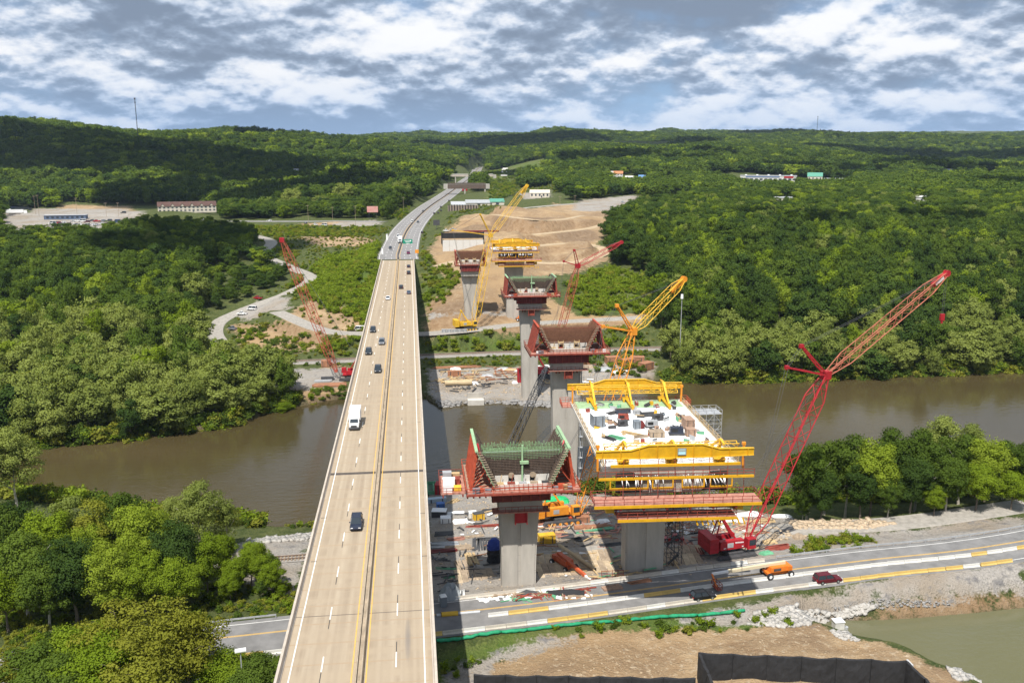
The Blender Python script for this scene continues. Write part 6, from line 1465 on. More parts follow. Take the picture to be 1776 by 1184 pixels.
for px, py, n, l, w, h, m_, a, lb in [(800, 985, 5, 6.5, .5, .35, timber_old, 1.75, "pale plank stack left of the blue bundle"), (815, 970, 4, 6.0, .5, .35, timber, 1.72, "yellowish plank stack next to the blue bundle"), (783, 1000, 6, 4.0, .16, .14, green_steel, .1, "bundle of pale green rods in the bridge's shadow edge"), (775, 985, 4, 5, .2, .16, green_steel, -.1, "second bundle of green rods in the bridge's shadow"), (770, 955, 5, 6, .3, .3, dark_red, .05, "dark red beams in the bridge's shadow"),
      (960, 893, 4, 11, .35, .4, mat("lime_steel", (.40, .42, .08), .6), .06, "long lime-green beams behind the nearest pier"), (1025, 914, 3, 9, .5, .5, copper, .03, "long orange-red beam right of the nearest pier"), (1030, 920, 5, 10, .22, .2, green_steel, .2, "pale green rods on the gravel between the piers"), (925, 905, 5, 9, .3, .25, pink_board, .02, "pink boards beside the nearest pier"), (850, 912, 6, 12, .2, .2, rust, .04, "long rusty rods left of the nearest pier"),
      (1200, 890, 4, 9, .3, .3, copper, .05, "orange beams behind the shaded pier"), (1245, 900, 4, 8, .3, .3, board, .1, "brown boards under the red crane's boom"), (860, 1043, 7, 9, .25, .16, timber, .1, "long timber on the road shoulder in front of the nearest pier"), (920, 1032, 6, 8, .2, .2, green_steel, .12, "green rods on the road shoulder in front of the nearest pier"), (985, 1036, 5, 7, .3, .25, copper, .15, "rusty beams on the road shoulder between the piers"), (1000, 1027, 6, 6, .25, .2, timber_old, .4, "loose weathered planks on the road shoulder"), (880, 1055, 4, 16, .16, .12, rust, .1, "long thin rusty rails lying on the road"),
      (800, 1030, 6, 3.0, .2, .16, white_m, 1.5, "white lumber left of the nearest pier's base"), (785, 870, 5, 4, .3, .3, timber, .9, "yellow timber heap beside the bridge shadow"), (1060, 1020, 3, 4, .5, .5, board, .2, "brown boxes of boards by the shaded pier's base"), (1110, 1010, 3, 5, .4, .4, copper, .25, "rusty trays on the kerb by the shaded pier"),
      (1320, 905, 6, 7, .4, .3, timber, .2, "tan planks on the bank right of the red crane"), (1290, 915, 5, 6, .35, .3, pink_board, .5, "pinkish planks behind the red crane"), (1340, 935, 6, 5, .3, .25, timber_old, .8, "scattered old planks right of the red crane")]:
    lumber(place(px, py), a, n, l, w, h, m_, lb, GS, spread=.5)
for px, py, sx, sy, h, m_, lb in [(1290, 893, 9, 3, .6, white_m, "white sheet on the bank behind the red crane"), (1255, 903, 11, 3, .5, white_m, "long white sheet behind the red crane's mast"), (1357, 896, 5, 2.5, .6, white_m, "white sheet near the bank trees"), (955, 1026, 7, 2.4, .5, white_m, "white sheet on the road shoulder between the piers"), (918, 1030, 5, 1.6, .9, dark_m, "black sheet on the road shoulder"), (980, 1030, 9, 2.4, .9, mat("black_cloth", (.03, .03, .032), .9), "dark tarpaulin heap on the road shoulder"), (782, 1035, 4, 4, 3.0, mat("grey_tarp", (.28, .30, .31), .8), "grey tarpaulin tent in the bridge's shadow"), (1045, 905, 4, 2.5, .8, white_m, "small white sheet left of the shaded pier"), (800, 905, 4, 3, .8, white_m, "white heap on the gravel behind the bridge"), (790, 890, 5, 2, .5, white_m, "white strip of sheeting near the green tray"), (1330, 960, 3, 2, .7, green_steel, "green tarpaulin on the bank right of the red crane"), (1385, 932, 3, 2.0, 1.0, timber_old, "brown heap on the bank right of the red crane"), (965, 870, 7, 5, 1.5, mat("bright_green_tarp", (.02, .42, .14), .6), "bright green tarpaulin behind the orange crane's base"), (1335, 940, 3.5, 2, .7, timber, "tan heap on the bank right of the red crane")]:
    tarp(place(px, py), sx, sy, h, m_, lb, "tarpaulins near the new piers", random.uniform(-.2, .2))
for px, py, d, m_, lb, lid in [(948, 940, (3.6, 2.0, 1.8), yellow, "yellow steel skip left of the boom lift", None), (1010, 905, (3.2, 1.6, 1.4), copper, "rusty box on the gravel between the piers", None), (985, 905, (1.8, 1.4, 1.2), red_form, "small red box behind the yellow skip", None), (762, 895, (3.5, 2.4, 1.6), dark_m, "black machine in the bridge's shadow near the bank", white_m), (764, 880, (2, 1.6, 1.2), blue_s, "blue box in the bridge's shadow", None), (773, 905, (2.4, 2, 1.2), white_m, "white box in the bridge's shadow", None), (757, 870, (5, 1.4, 1), mat("pale_blue", (.4, .5, .58), .6), "pale blue trough in the bridge's shadow", None), (1170, 893, (6, 2.4, 1.7), dark_m, "dark trailer behind the shaded pier", None), (770, 855, (4.5, 3, 2.8), red_crane, "red machine box beside the green tray", None), (930, 905, (2, 1.6, 1.4), timber, "tan crate beside the nearest pier", None), (880, 905, (2.2, 1.8, 1.4), white_m, "white crate left of the nearest pier", yellow), (830, 900, (2.6, 1.6, 1.6), yellow, "yellow digger body on the gravel left of the pier", dark_m), (820, 897, (1.8, 1.6, 1.4), white_m, "white drum crate beside the yellow digger body", None)]:
    jobbox(place(px, py), d, m_, lb, "boxes and skips near the new piers", random.uniform(-.3, .3), lid)
q = place(857, 975); t = thing("wrapped_bundle", q, "tall bundle wrapped in blue and black sheeting beside the nearest pier", "bundle"); g = random.Random(8)
for z0, z1, m_, nm in ((0, 3.2, mat("black_sheet", (.02, .022, .03), .6, var=.3, scale=2), "lower_wrap"), (3.15, 5.4, blue_m, "upper_wrap")):
    mb = MB(); rs = []
    for j in range(7):
        u = j / 6; z = z0 + (z1 - z0) * u; sc_ = 1.0 if z < 4.4 else 1.0 - (z - 4.4) * .55; rs.append([(1.45 * sc_ * (1 + g.uniform(-.12, .12)) * math.cos(a), 1.2 * sc_ * (1 + g.uniform(-.12, .12)) * math.sin(a), z) for a in [2 * math.pi * e / 12 for e in range(12)]])
    mb.loft(rs); mb.build(nm, m_, t)
g = random.Random(77); GX_ = "stacked materials in the near yard"
for k, (px, py) in enumerate([(770,925),(790,935),(820,930),(845,935),(770,945),(795,950),(830,945),(905,930),(960,925),(985,930),(1010,935),(1045,930),(1060,945),(1180,915),(1210,925),(1235,930),(1190,945),(1215,960),(1280,945),(1305,950),(1350,950),(1310,925),(1365,920),(900,890),(870,890),(850,885),(1050,885),(1075,890),(1100,880),(1140,885)]):
    m_, nm = g.choice([(timber, "pale timber"), (timber_old, "grey timber"), (copper, "rusty steel"), (rust, "dark red steel"), (pink_board, "reddish board"), (galv, "pale steel"), (dark_m, "dark steel")]); n = g.randint(3, 7); l = g.uniform(3, 7)
    side = ("left of the nearest pier" if px < 870 else "between the near piers" if px < 1080 else "behind the shaded pier" if px < 1225 else "around the red crane")
    lumber(place(px, py), g.choice([.06, .1, 1.5, .3]) + g.uniform(-.15, .15), n, l, g.uniform(.2, .45), g.uniform(.15, .35), m_, "%s stack in the yard %s" % (nm, side), GX_, spread=.45)
# green steel tray and grey wall at the near bank under the bridge edge
t = thing("form_tray", place(757, 850), "large green steel tray on the bank in the bridge's shadow", "form")
mb = MB(); mb.box((0, 0, .3), (9, 7, .25)); mb.build("base", green_dark, t)
for k in range(6): mb = MB(); mb.box((-4 + k * 1.6, 0, .7), (.3, 6.6, .6)); mb.build("rib", green_steel, t)
for s in (-1, 1): mb = MB(); mb.box((0, s * 3.5, .8), (9.2, .2, 1.0)); mb.build("side", green_steel, t)
toilet(place(769, 1052), mat("toilet_grey", (.16, .18, .20), .6), "dark grey portable toilet at the road edge beside the bridge", .2); toilet(place(1222, 946), white_m, "white portable toilet left of the red crane's mast", .1); toilet(place(1250, 948), grey_box, "grey portable toilet behind the red crane's mast", 0); toilet(place(1258, 948), grey_box, "rightmost grey portable toilet behind the red crane's mast", 0)
tank(place(1000, 975, .9), .38, 13, tan_m, "long tan pipe lying slanted between the near piers", GS, -1.15)
tank(place(795, 1066), .3, 8, galv, "grey pipe on the road in the bridge's shadow", GS, .05); tank(place(780, 1068), .45, 3, yellow, "yellow pipe end on the road beside the bridge", GS, .05)
# light frame (red) by the shaded pier
t = thing("guard_fence", place(1062, 1003), "red steel fence standing at the foot of the shaded pier", "fence"); mb = MB()
railing(mb, [(-2.2, 0, 0), (2.2, 0, 0)], h=1.8, step=1.1, rails=(.2, .9, 1.7)); mb.build("frame", rust, t); mb = MB(); mb.box((0, 0, .05), (4.6, .8, .1)); mb.build("foot_board", board, t)
# scaffolds
def scaffold(loc, nx, ny, nz, bx_, by_, bz_, m_, label, stair=True, rz=0.0):
    t = thing("scaffold_tower", loc, label, "scaffold", "scaffold towers beside the new bridge", rz)
    for i in range(nx + 1):
        for j in range(ny + 1): mb = MB(); mb.bar((i * bx_, j * by_, 0), (i * bx_, j * by_, nz * bz_ + .9), .1); mb.build("standard", m_, t)
    for k in range(1, nz + 1):
        mb = MB(); z = k * bz_
        for j in range(ny + 1): mb.bar((0, j * by_, z), (nx * bx_, j * by_, z), .08); mb.bar((0, j * by_, z + .9), (nx * bx_, j * by_, z + .9), .06)
        for i in range(nx + 1): mb.bar((i * bx_, 0, z), (i * bx_, ny * by_, z), .08); mb.bar((i * bx_, 0, z + .9), (i * bx_, ny * by_, z + .9), .06)
        for i in range(nx):
            a, b = (0, bx_) if (k + i) % 2 else (bx_, 0); mb.bar((i * bx_ + a, 0, z - bz_), (i * bx_ + b, 0, z), .07)
        mb.build("ledger_lift", m_, t)
        if stair: s = 1 if k % 2 else -1; mb = MB(); c = nx * bx_ / 2; mb.bar((c - s * c * .8, ny * by_ / 2, z - bz_), (c + s * c * .8, ny * by_ / 2, z), .7, .1); mb.build("stair_flight", m_, t)
        elif k == nz: mb = MB(); mb.box((nx * bx_ / 2, ny * by_ / 2, z + .06), (nx * bx_, ny * by_, .05)); mb.build("deck_boards", galv, t)
    return t
zg = gz(59.5, 178); scaffold((59.6, 177, zg), 4, 2, 13, 1.75, 2.0, 2.15, galv, "pale steel scaffold rising over the river side of the white deck", stair=False)
zg = gz(50.5, 162); scaffold((50.4, 161, zg), 2, 1, 7, 1.6, 2.2, 2.2, dark_m, "dark stair scaffold beside the shaded pier")
# ladder tower on the river pier
t = thing("access_ladder", (47.6, 238.2, WATER - 1), "pale caged ladder climbing the river pier's right side", "ladder"); mb = MB()
for k in range(10): mb.box((0, 0, 2 + k * 3.2), (1.0, 1.0, .12)); mb.bar((-.5, -.5, 2 + k * 3.2), (-.5, -.5, 5 + k * 3.2), .1); mb.bar((.5, -.5, 2 + k * 3.2), (.5, -.5, 4 + k * 3.2), .1)
mb.build("landings", galv, t); mb = MB(); mb.bar((0, .4, 0), (0, .4, 35), .3); mb.build("mast", galv, t)
# equipment on the white deck
def deckpt(px, py): q = P(px, py, R1Z + .1); return (q[0], q[1], R1Z + .09)
GD = "equipment on the white deck"
jobbox(deckpt(1036, 738), (2.4, 2.4, 2.4), grey_box, "blue-grey container on the white deck's left side", GD, .1, white_m)
for px, py, s, m_, lb in [(1081, 728, .9, rust, "rusty machine near the white deck's middle left"), (1080, 738, .8, dark_m, "dark machine with pale top on the white deck"), (1141, 728, .9, dark_m, "black compressor right of the white deck's middle"), (1130, 740, 1.0, galv, "grey machine in the white deck's middle"), (1173, 753, 1.1, pm['navy'], "dark blue machine near the white deck's right edge")]: machine(deckpt(px, py), s, m_, lb, GD, random.uniform(-.3, .3))
jobbox(deckpt(1122, 721), (2.6, 1.3, 1.1), dark_m, "dark box with white lid on the white deck", GD, .05, white_m); jobbox(deckpt(1104, 742), (1.3, 1.5, 1.5), grey_box, "grey locker beside the red tank on the deck", GD)
tank(deckpt(1111, 742), .75, 1.2, dark_red, "round red tank on the white deck", GD, 1.5, "fuel_tank", "tank", False)
for px, py, n, l, m_, a, lb in [(1054, 730, 5, 3.2, timber, -.9, "tan plank bundle on the white deck's left"), (1097, 752, 5, 4.6, timber, -.8, "long tan timber slanted across the white deck"), (1112, 757, 5, 3.0, timber_old, .1, "pale plywood stack on the white deck"), (1068, 758, 6, 3.4, green_steel, -.8, "green rods on the white deck near the front beam"), (1056, 760, 6, 3.2, dark_m, -.9, "black rods on the white deck's front left"), (1150, 772, 5, 3, green_form, .2, "pale green boards behind the front yellow beam"), (1062, 716, 5, 2.6, dark_m, .5, "dark bars at the rear left of the white deck")]: lumber(deckpt(px, py), a, n, l, .22, .2, m_, lb, GD, spread=.4)
jobbox(deckpt(1080, 716), (3.2, 1.0, .8), pm['navy'], "dark trough at the foot of the middle rear truss", GD, .1); jobbox(deckpt(1193, 742), (1.8, 3.0, 2.0), board, "brown timber crate at the white deck's right edge", GD); jobbox(deckpt(1197, 755), (1.8, 1.6, 1.4), board, "second brown crate at the white deck's right edge", GD); jobbox(deckpt(1138, 756), (2.8, 2.0, 1.0), timber_old, "brown work bench on the white deck", GD); jobbox(deckpt(1106, 718), (1.8, 1.2, .8), galv, "small pale frame box at the rear of the white deck", GD)
tarp(deckpt(1045, 748), 3, 3, .7, white_m, "white tarpaulin heap on the white deck's left", GD); tarp(deckpt(1150, 712), 2.6, 2, 1.0, white_m, "white tarpaulin at the rear of the white deck", GD)
for px, py in [(868,430),(885,431),(900,430),(915,431),(926,433),(862,434)]:
    q = PY(px, py, R3Y - 4); tarp((q[0], q[1], 15.3), 3.4, 2.6, 1.2, white_m, "white tarpaulin heap on the distant twin-beam deck", "white heaps on the distant deck")
# ------------------------------------------------------------------ far shore pads
GFp = "materials on the far gravel shore"
lumber(place(793, 637), .03, 6, 22, .45, .5, copper, "long brown steel beams on the far shore right of the bridge", GFp); lumber(place(770, 643), 0, 4, 5, .5, .4, dark_m, "dark steel pieces near the long brown beams", GFp)
tank(place(795, 668), 1.1, 11, tan_m, "large tan pipe lying on the far gravel shore", GFp, -.03, hollow=True)
jobbox(place(788, 652), (5.5, 2.2, 2.2), copper, "orange-brown box on the far gravel shore", GFp); jobbox(place(904, 662), (3.2, 2.4, 5.4), red_crane, "red container standing beside the tall far pier", GFp)
for px, py, sx, sy, m_, lb in [(872, 640, 6, 4, galv, "grey heap on the far shore near the tall pier"), (886, 642, 6, 3, timber, "yellowish heap beside the tall far pier"), (845, 652, 6, 4, galv, "low grey heap mid far shore"), (820, 665, 5, 3, white_m, "white litter sheet on the far shore"), (893, 664, 2.5, 2, white_m, "small white sheet left of the tall far pier"), (1050, 640, 10, 6, galv, "grey scrap heap right of the river pier"), (1075, 645, 8, 4, white_m, "pale scrap heap below the orange boom"), (1020, 636, 8, 5, timber_old, "brown scrap heap behind the river pier"), (790, 640, 5, 2, white_m, "white strip before the long brown beams")]: tarp(place(px, py), sx, sy, .9, m_, lb, GFp)
for px, py, a, lb in [(1088, 634, .3, "rusty form box below the orange crane boom"), (1105, 630, -.2, "rusty form box on the far shore's right end"), (1120, 640, .6, "tilted rust-orange form box nearest the bank trees"), (1062, 630, .1, "rusty form box left of the orange boom")]: jobbox(place(px, py), (6, 4, 3.0), copper, lb, "rusty form boxes on the far shore", a)
t = thing("footing_block", place(825, 700, -2.5), "pale concrete footing block at the far water's edge", "concrete block"); mb = MB(); mb.box((0, 0, 2.2), (6.2, 4, 4.4)); mb.build("block", concrete_l, t); mb = MB(); mb.box((0, 1.6, 5.2), (6.0, .8, 2.6)); mb.build("back_wall", concrete, t)
lumber(place(572, 668), .06, 5, 14, .9, .7, copper, "long orange-red beams on the far shore left of the bridge", GFp); lumber(place(560, 661), .02, 4, 7, .6, .5, galv, "grey beams on the far shore left of the bridge", GFp); jobbox(place(565, 635), (3.5, 3, 2.6), copper, "rusty bucket box left of the faded red crane", GFp); jobbox(place(568, 658), (5, 2, 1.0), dark_m, "dark steel plate stack left of the bridge", GFp)
lumber(place(835, 402), .02, 4, 26, .8, 1.0, dark_red, "long dark red beams on the far earthworks", GFp); lumber(place(828, 406), -.05, 3, 14, .5, .6, copper, "shorter rusty beams on the far earthworks", GFp)
for k, px in enumerate((770, 779, 788, 797, 806)): jobbox(place(px, 577), (2.2, 1.5, 1.6), galv, "grey concrete block in the row beside the far yellow crane", "block row by the far yellow crane")
# ------------------------------------------------------------------ near-side bank things
t = thing("filter_sock", P(757, 1112, -21.6), "green filter sock winding along the near road's outer edge", "filter sock"); sock = mat("green_sock", (.015, .26, .12), .7, var=.3, scale=1.5, bump=.03)
pl = [G(px, py) for px, py in [(757,1113),(800,1110),(830,1103),(870,1098),(915,1094),(960,1088),(1010,1083),(1060,1080),(1110,1075),(1160,1071),(1210,1069),(1250,1065),(1292,1061)]]
for i in range(len(pl) - 1):
    a, b = Vector(pl[i]), Vector(pl[i + 1]); mb = MB(); rs = []; d = (b - a).normalized(); x = d.cross(Vector((0, 0, 1))).normalized(); n_ = 7
    for j in range(n_):
        u = j / (n_ - 1); c = a.lerp(b, u) + Vector((0, 0, .34 + random.uniform(-.04, .06))) + x * random.uniform(-.12, .12); r_ = (.36 if 0 < j < n_ - 1 else .26) * random.uniform(.9, 1.12); rs.append([c + x * (r_ * math.cos(q)) + Vector((0, 0, r_ * .85 * math.sin(q))) for q in [2 * math.pi * e / 8 for e in range(8)]])
    mb.loft(rs); WP(mb, "sock_section", sock, t, smooth=True)
cloth = mat("black_filter_cloth", (.022, .022, .024), .85, var=.35, scale=.9, bump=.08); post_w = mat("pale_wall_face", (.50, .50, .50), .85, var=.1)
def cloth_wall(pa, pb, h, n, label, flap=0.0):
    pa = Vector(pa); pb = Vector(pb); t = thing("fabric_wall", pa, label, "fabric wall", "black fabric covered walls at the bottom"); d = (pb - pa); x = d.normalized(); nrm = Vector((x.y, -x.x, 0)); g = random.Random(int(pa.x * 9))
    for k in range(n):
        a = pa + d * (k / n) + x * .06; b = pa + d * ((k + 1) / n) - x * .06; mb = MB(); NX, NZ = 8, 7; vs = []; fs = []
        for side in (0, 1):
            for i in range(NX + 1):
                for j in range(NZ + 1):
                    u = i / NX; v = j / NZ; bulge = .22 * math.sin(u * math.pi) * math.sin(v * math.pi) + g.uniform(-.05, .05); sag = -.28 * math.sin(u * math.pi) * v * (1 if k % 2 else .6)
                    vs.append(a.lerp(b, u) + Vector((0, 0, h * v + sag)) + nrm * ((bulge + .1) if side == 0 else (-bulge - .35)))
        S_ = (NX + 1) * (NZ + 1)
        for i in range(NX):
            for j in range(NZ):
                q = i * (NZ + 1) + j; fs.append((q, q + NZ + 1, q + NZ + 2, q + 1)); fs.append((S_ + q, S_ + q + 1, S_ + q + NZ + 2, S_ + q + NZ + 1))
            q = i * (NZ + 1) + NZ; fs.append((q, q + NZ + 1, S_ + q + NZ + 1, S_ + q))
        mb.add(vs, fs); WP(mb, "fabric_panel", cloth, t)
    for k in range(n + 1): a = pa + d * (k / n); mb = MB(); mb.box(a + Vector((0, 0, h / 2)) - nrm * .12, (.14, .14, h + .1)); WP(mb, "post", cloth, t)
    return t
zt_ = -16.6
def Wp(px, py): q = P(px, py, zt_); return (q[0], q[1], zt_ - 6.0)
cloth_wall(Wp(1212, 1132), Wp(1572, 1146), 6.0, 6, "black fabric wall at the back of the bottom right enclosure"); cloth_wall(Wp(1212, 1132), Wp(1244, 1205), 6.0, 2, "black fabric wall on the enclosure's left side"); cloth_wall(Wp(1572, 1146), Wp(1640, 1210), 6.0, 2, "black fabric wall on the enclosure's right side"); cloth_wall(Wp(822, 1170), Wp(1206, 1176), 6.0, 7, "long black fabric wall along the bottom edge")
for px, lb in ((1212, "pale corner slab at the enclosure's left end"), (1572, "pale corner slab at the enclosure's right end")):
    q = P(px, 1138, zt_); o = MB().box((0, 0, 0), (.3, 1.6, 4.6)).build("corner_slab", post_w); o.location = (q[0] + (.3 if px < 1300 else -.1), q[1] - 1.2, zt_ - 2.5); tag(o, lb, "wall slab", "pale corner slabs of the enclosure")
t = thing("pump_box", P(1453, 1088, PONDZ), "white square intake box standing in the pond", "pump box"); mb = MB(); mb.box((0, 0, .6), (1.8, 1.5, 1.7)); mb.build("body", bar_w, t); mb = MB(); mb.box((0, 0, 1.5), (2.0, 1.7, .12)); mb.build("lid", white_m, t); mb = MB(); mb.tube((1.3, -.6, -.6), (1.3, -.6, .5), .4, n=10); mb.build("pipe_end", galv, t); mb = MB(); mb.bar((.6, -.4, .4), (1.3, -.6, .4), .2); mb.build("pipe", galv, t)
q = P(72, 768, WATER); t = thing("buoy", (q[0], q[1], WATER), "small orange-red channel buoy near the far left bank", "buoy"); mb = MB(); mb.tube((0, 0, -.4), (0, 0, 1.2), .5, .45, n=10); mb.tube((0, 0, 1.2), (0, 0, 2.2), .35, .12, n=10); mb.build("float", red_form, t); mb = MB(); mb.box((0, 0, 2.3), (.3, .3, .3)); mb.build("topmark", red_crane, t)
# riprap and loose stone
def rocks(name, poly, n, s0, s1, m_, label, kind='stuff'):
    w = gpoly(poly); xs = [q[0] for q in w]; ys = [q[1] for q in w]; g = np.random.default_rng(len(label) + n); V = []; Fc = []; base = np.array([(-1, -1, -1), (1, -1, -1), (1, 1, -1), (-1, 1, -1), (-1, -1, 1), (1, -1, 1), (1, 1, 1), (-1, 1, 1)], float) * .5; fc = np.array([(3, 2, 1, 0), (4, 5, 6, 7), (0, 1, 5, 4), (1, 2, 6, 5), (2, 3, 7, 6), (3, 0, 4, 7)])
    x = g.uniform(min(xs), max(xs), n * 6); y = g.uniform(min(ys), max(ys), n * 6); ok = poly_sd(x, y, w) < 0; x, y = x[ok][:n], y[ok][:n]; z = ground(x, y)
    for i in range(len(x)):
        s = g.uniform(s0, s1) * np.array([g.uniform(.7, 1.3), g.uniform(.7, 1.3), g.uniform(.5, .9)]); a = g.uniform(0, 3.14); b = base * (1 + g.uniform(-.32, .22, (8, 1))); b = b * s; b = np.stack([b[:, 0] * math.cos(a) - b[:, 1] * math.sin(a), b[:, 0] * math.sin(a) + b[:, 1] * math.cos(a), b[:, 2] + b[:, 0] * g.uniform(-.3, .3)], -1); V.append(b + [x[i], y[i], z[i] + s[2] * .2]); Fc.append(fc + 8 * i)
    o = meshobj(name, npmesh(name, np.concatenate(V), np.concatenate(Fc), m_)); tag(o, label, None, None, kind); return o
stone = mat("pale_limestone", (.40, .38, .35), .9, var=.25, scale=1.0); stone_t = mat("tan_stone", (.46, .36, .25), .9, var=.25, scale=1.0); stone_d = mat("grey_stone", (.27, .26, .25), .9, var=.3, scale=1.0)
rocks("riprap", [(1295,1082),(1310,1062),(1350,1056),(1410,1056),(1440,1062),(1400,1084),(1350,1088)], 700, .35, .9, stone, "pale broken stone on the slope above the pond")
rocks("riprap", [(1440,1062),(1500,1046),(1520,1050),(1500,1064),(1455,1072)], 260, .3, .8, stone, "pale broken stone beside the pond inlet")
rocks("riprap", [(1440,1094),(1470,1098),(1490,1112),(1455,1108)], 120, .3, .7, stone, "white stone at the pond's near corner")
rocks("riprap", [(1640,1160),(1776,1184),(1776,1200),(1660,1180)], 200, .4, .9, stone, "white stone along the pond's near shore")
rocks("riprap", [(758,696),(770,712),(850,706),(900,704),(958,712),(1000,700),(960,698),(860,694),(780,698)], 900, .5, 1.3, stone_d, "grey stone lining the far gravel shore")
rocks("riprap", [(430,938),(545,926),(545,936),(430,946)], 420, .4, 1.0, stone, "pale stone lining the near bank left of the bridge")
rocks("riprap", [(1370,905),(1500,902),(1560,908),(1500,918),(1380,918)], 420, .4, 1.1, stone_t, "tan rubble along the foot of the near right trees")
rocks("riprap", [(1250,915),(1350,915),(1400,930),(1330,940),(1250,930)], 160, .3, .8, stone_t, "tan rubble behind the red crane")
rocks("riprap", [(480,1184),(400,1150),(330,1165),(340,1184)], 90, .3, .7, stone, "pale stone below the near road, bottom left")
rocks("rubble", [(1440,1050),(1600,1040),(1660,1040),(1640,1052),(1500,1062)], 140, .2, .5, stone_d, "dark rubble on the embankment above the pond")
rocks("rubble", [(780,1184),(900,1120),(1400,1095),(1560,1130),(1500,1184)], 420, .08, .3, mat("earth_stone", (.38, .29, .19), .95, var=.2), "small loose stones over the near bare earth")
rocks("rubble", [(760,1050),(760,850),(1000,870),(1350,900),(1300,980),(1000,1030)], 900, .12, .45, stone_t, "small debris over the near work pad")
rocks("rubble", [(745,690),(745,640),(960,640),(1110,645),(1000,690)], 500, .2, .7, stone_t, "small debris over the far gravel shore")
def sticks(poly, n, m_, label, l0=1.0, l1=4.5, w=.22, zfun=None):
    w_ = gpoly(poly); xs = [q[0] for q in w_]; ys = [q[1] for q in w_]; g = np.random.default_rng(n + len(label)); x = g.uniform(min(xs), max(xs), n * 4); y = g.uniform(min(ys), max(ys), n * 4); ok = poly_sd(x, y, w_) < 0; x, y = x[ok][:n], y[ok][:n]; z = ground(x, y); mb = MB()
    cx = g.choice(len(x), max(3, n // 14)); 
    for i in range(len(x)):
        c = cx[i % len(cx)]; X_ = x[c] + (x[i] - x[c]) * .22; Y_ = y[c] + (y[i] - y[c]) * .22; a = [0.08, 1.5][int(g.random() < .3)] + g.normal() * .35; l = g.uniform(l0, l1) / 2
        za = gz(X_, Y_) + .12 + g.uniform(0, .35); mb.bar((X_ - l * math.cos(a), Y_ - l * math.sin(a), za + g.uniform(-.08, .15)), (X_ + l * math.cos(a), Y_ + l * math.sin(a), za), w * g.uniform(.6, 1.6), .14)
    o = mb.build("debris", m_); tag(o, label, None, None, 'stuff')
PAD = [(748,1040),(748,850),(800,865),(1000,868),(1200,880),(1370,900),(1390,925),(1300,990),(1000,1030)]
sticks(PAD, 170, timber, "loose pale timber strewn over the near work pad"); sticks(PAD, 150, pink_board, "loose reddish boards strewn over the near work pad"); sticks(PAD, 110, dark_m, "loose dark steel strewn over the near work pad"); sticks(PAD, 90, white_m, "white scraps strewn over the near work pad", .4, 2.0, .5); sticks(PAD, 24, green_steel, "green rods strewn over the near work pad"); sticks(PAD, 60, copper, "rusty steel strewn over the near work pad", 1, 5)
SHO = [(800,1052),(830,1035),(1000,1022),(1075,1012),(1085,1022),(1000,1042)]
sticks(SHO, 60, timber_old, "loose planks strewn along the road shoulder"); sticks(SHO, 22, green_steel, "green rods strewn along the road shoulder"); sticks(SHO, 40, rust, "rusty steel strewn along the road shoulder"); sticks(SHO, 30, white_m, "white scraps strewn along the road shoulder", .5, 2, .6)
FPAD = [(748,690),(748,638),(900,634),(1120,628),(1125,648),(1000,680)]
sticks(FPAD, 70, timber, "loose timber strewn over the far gravel shore", 2, 7, .5); sticks(FPAD, 60, copper, "rusty steel strewn over the far gravel shore", 2, 8, .5); sticks(FPAD, 50, white_m, "white scraps strewn over the far gravel shore", 1, 3, .9); sticks(FPAD, 40, dark_m, "dark steel strewn over the far gravel shore", 2, 6, .5)
g = random.Random(21); GDs = "small gear scattered on the white deck"
for k in range(84):
    lx = g.uniform(-10.5, 10.5); ly = g.uniform(-17, 17); m_, nm = g.choice([(dark_m, "black"), (grey_box, "grey"), (timber, "tan wooden"), (rust, "rusty"), (galv, "pale metal"), (board, "brown"), (yellow, "yellow"), (green_steel, "green")])
    t = thing("gear_crate", on_deck(lx, ly, .05), "small %s crate among the gear on the white deck" % nm, "crate", GDs + ", " + nm, g.uniform(0, 3)); d = (g.uniform(.5, 1.6), g.uniform(.4, .9), g.uniform(.3, .8)); mb = MB(); mb.box((0, 0, d[2] / 2), d); mb.build("body", m_, t); mb = MB(); mb.bar((-d[0] * .5, 0, d[2] + .05), (d[0] * .7, .1, d[2] + .12), .16); mb.build("top_bar", g.choice([dark_m, timber, galv]), t)
# railways
def railway(line, label, name="railway"):
    q0 = line[0]; t = thing(name, q0, label, "railway"); ln = smooth_line(line, 6)
    for off in (-.72, .72):
        vs, fs = strip(ln, off - .08, off + .08, .42); mb = MB(); mb.add(vs, fs); vs, fs = strip(ln, off - .08, off - .07, .2); vs = [v if k % 2 == 0 else np.array(v) + [0, 0, .22] for k, v in enumerate(vs)]; mb.add(vs, fs); vs2, fs2 = strip(ln, off + .07, off + .08, .2); vs2 = [v if k % 2 == 1 else np.array(v) + [0, 0, .22] for k, v in enumerate(vs2)]; mb.add(vs2, fs2); WP(mb, "rail", mat("rail_steel", (.17, .115, .085), .55, var=.2), t)
    mb = MB(); L_ = cum(ln)[-1]; s = 0
    while s < L_: q, a = at_s(ln, s); mb.box((q[0], q[1], q[2] + .14), (.28, 2.6, .2), a); s += .75
    WP(mb, "sleepers", timber_old, t, kind='stuff')
    vs, fs = strip(ln, -1.9, 1.9, .06); mb = MB(); mb.add(vs, fs); WP(mb, "ballast_bed", MATS["ballast"], t)
def gl(l, dz=.05): return [tuple(np.array(G(*p)) + [0, 0, dz]) for p in l]
railway([(-90, 178, gz(-90, 178) + .15), (-60, 178.5, gz(-60, 178) + .15), (-36, 178.5, gz(-36, 178) + .15), (-18, 180, gz(-18, 180) + .2), (2, 184, gz(2, 184) + .2)], "railway track on the near bank left of the bridge")
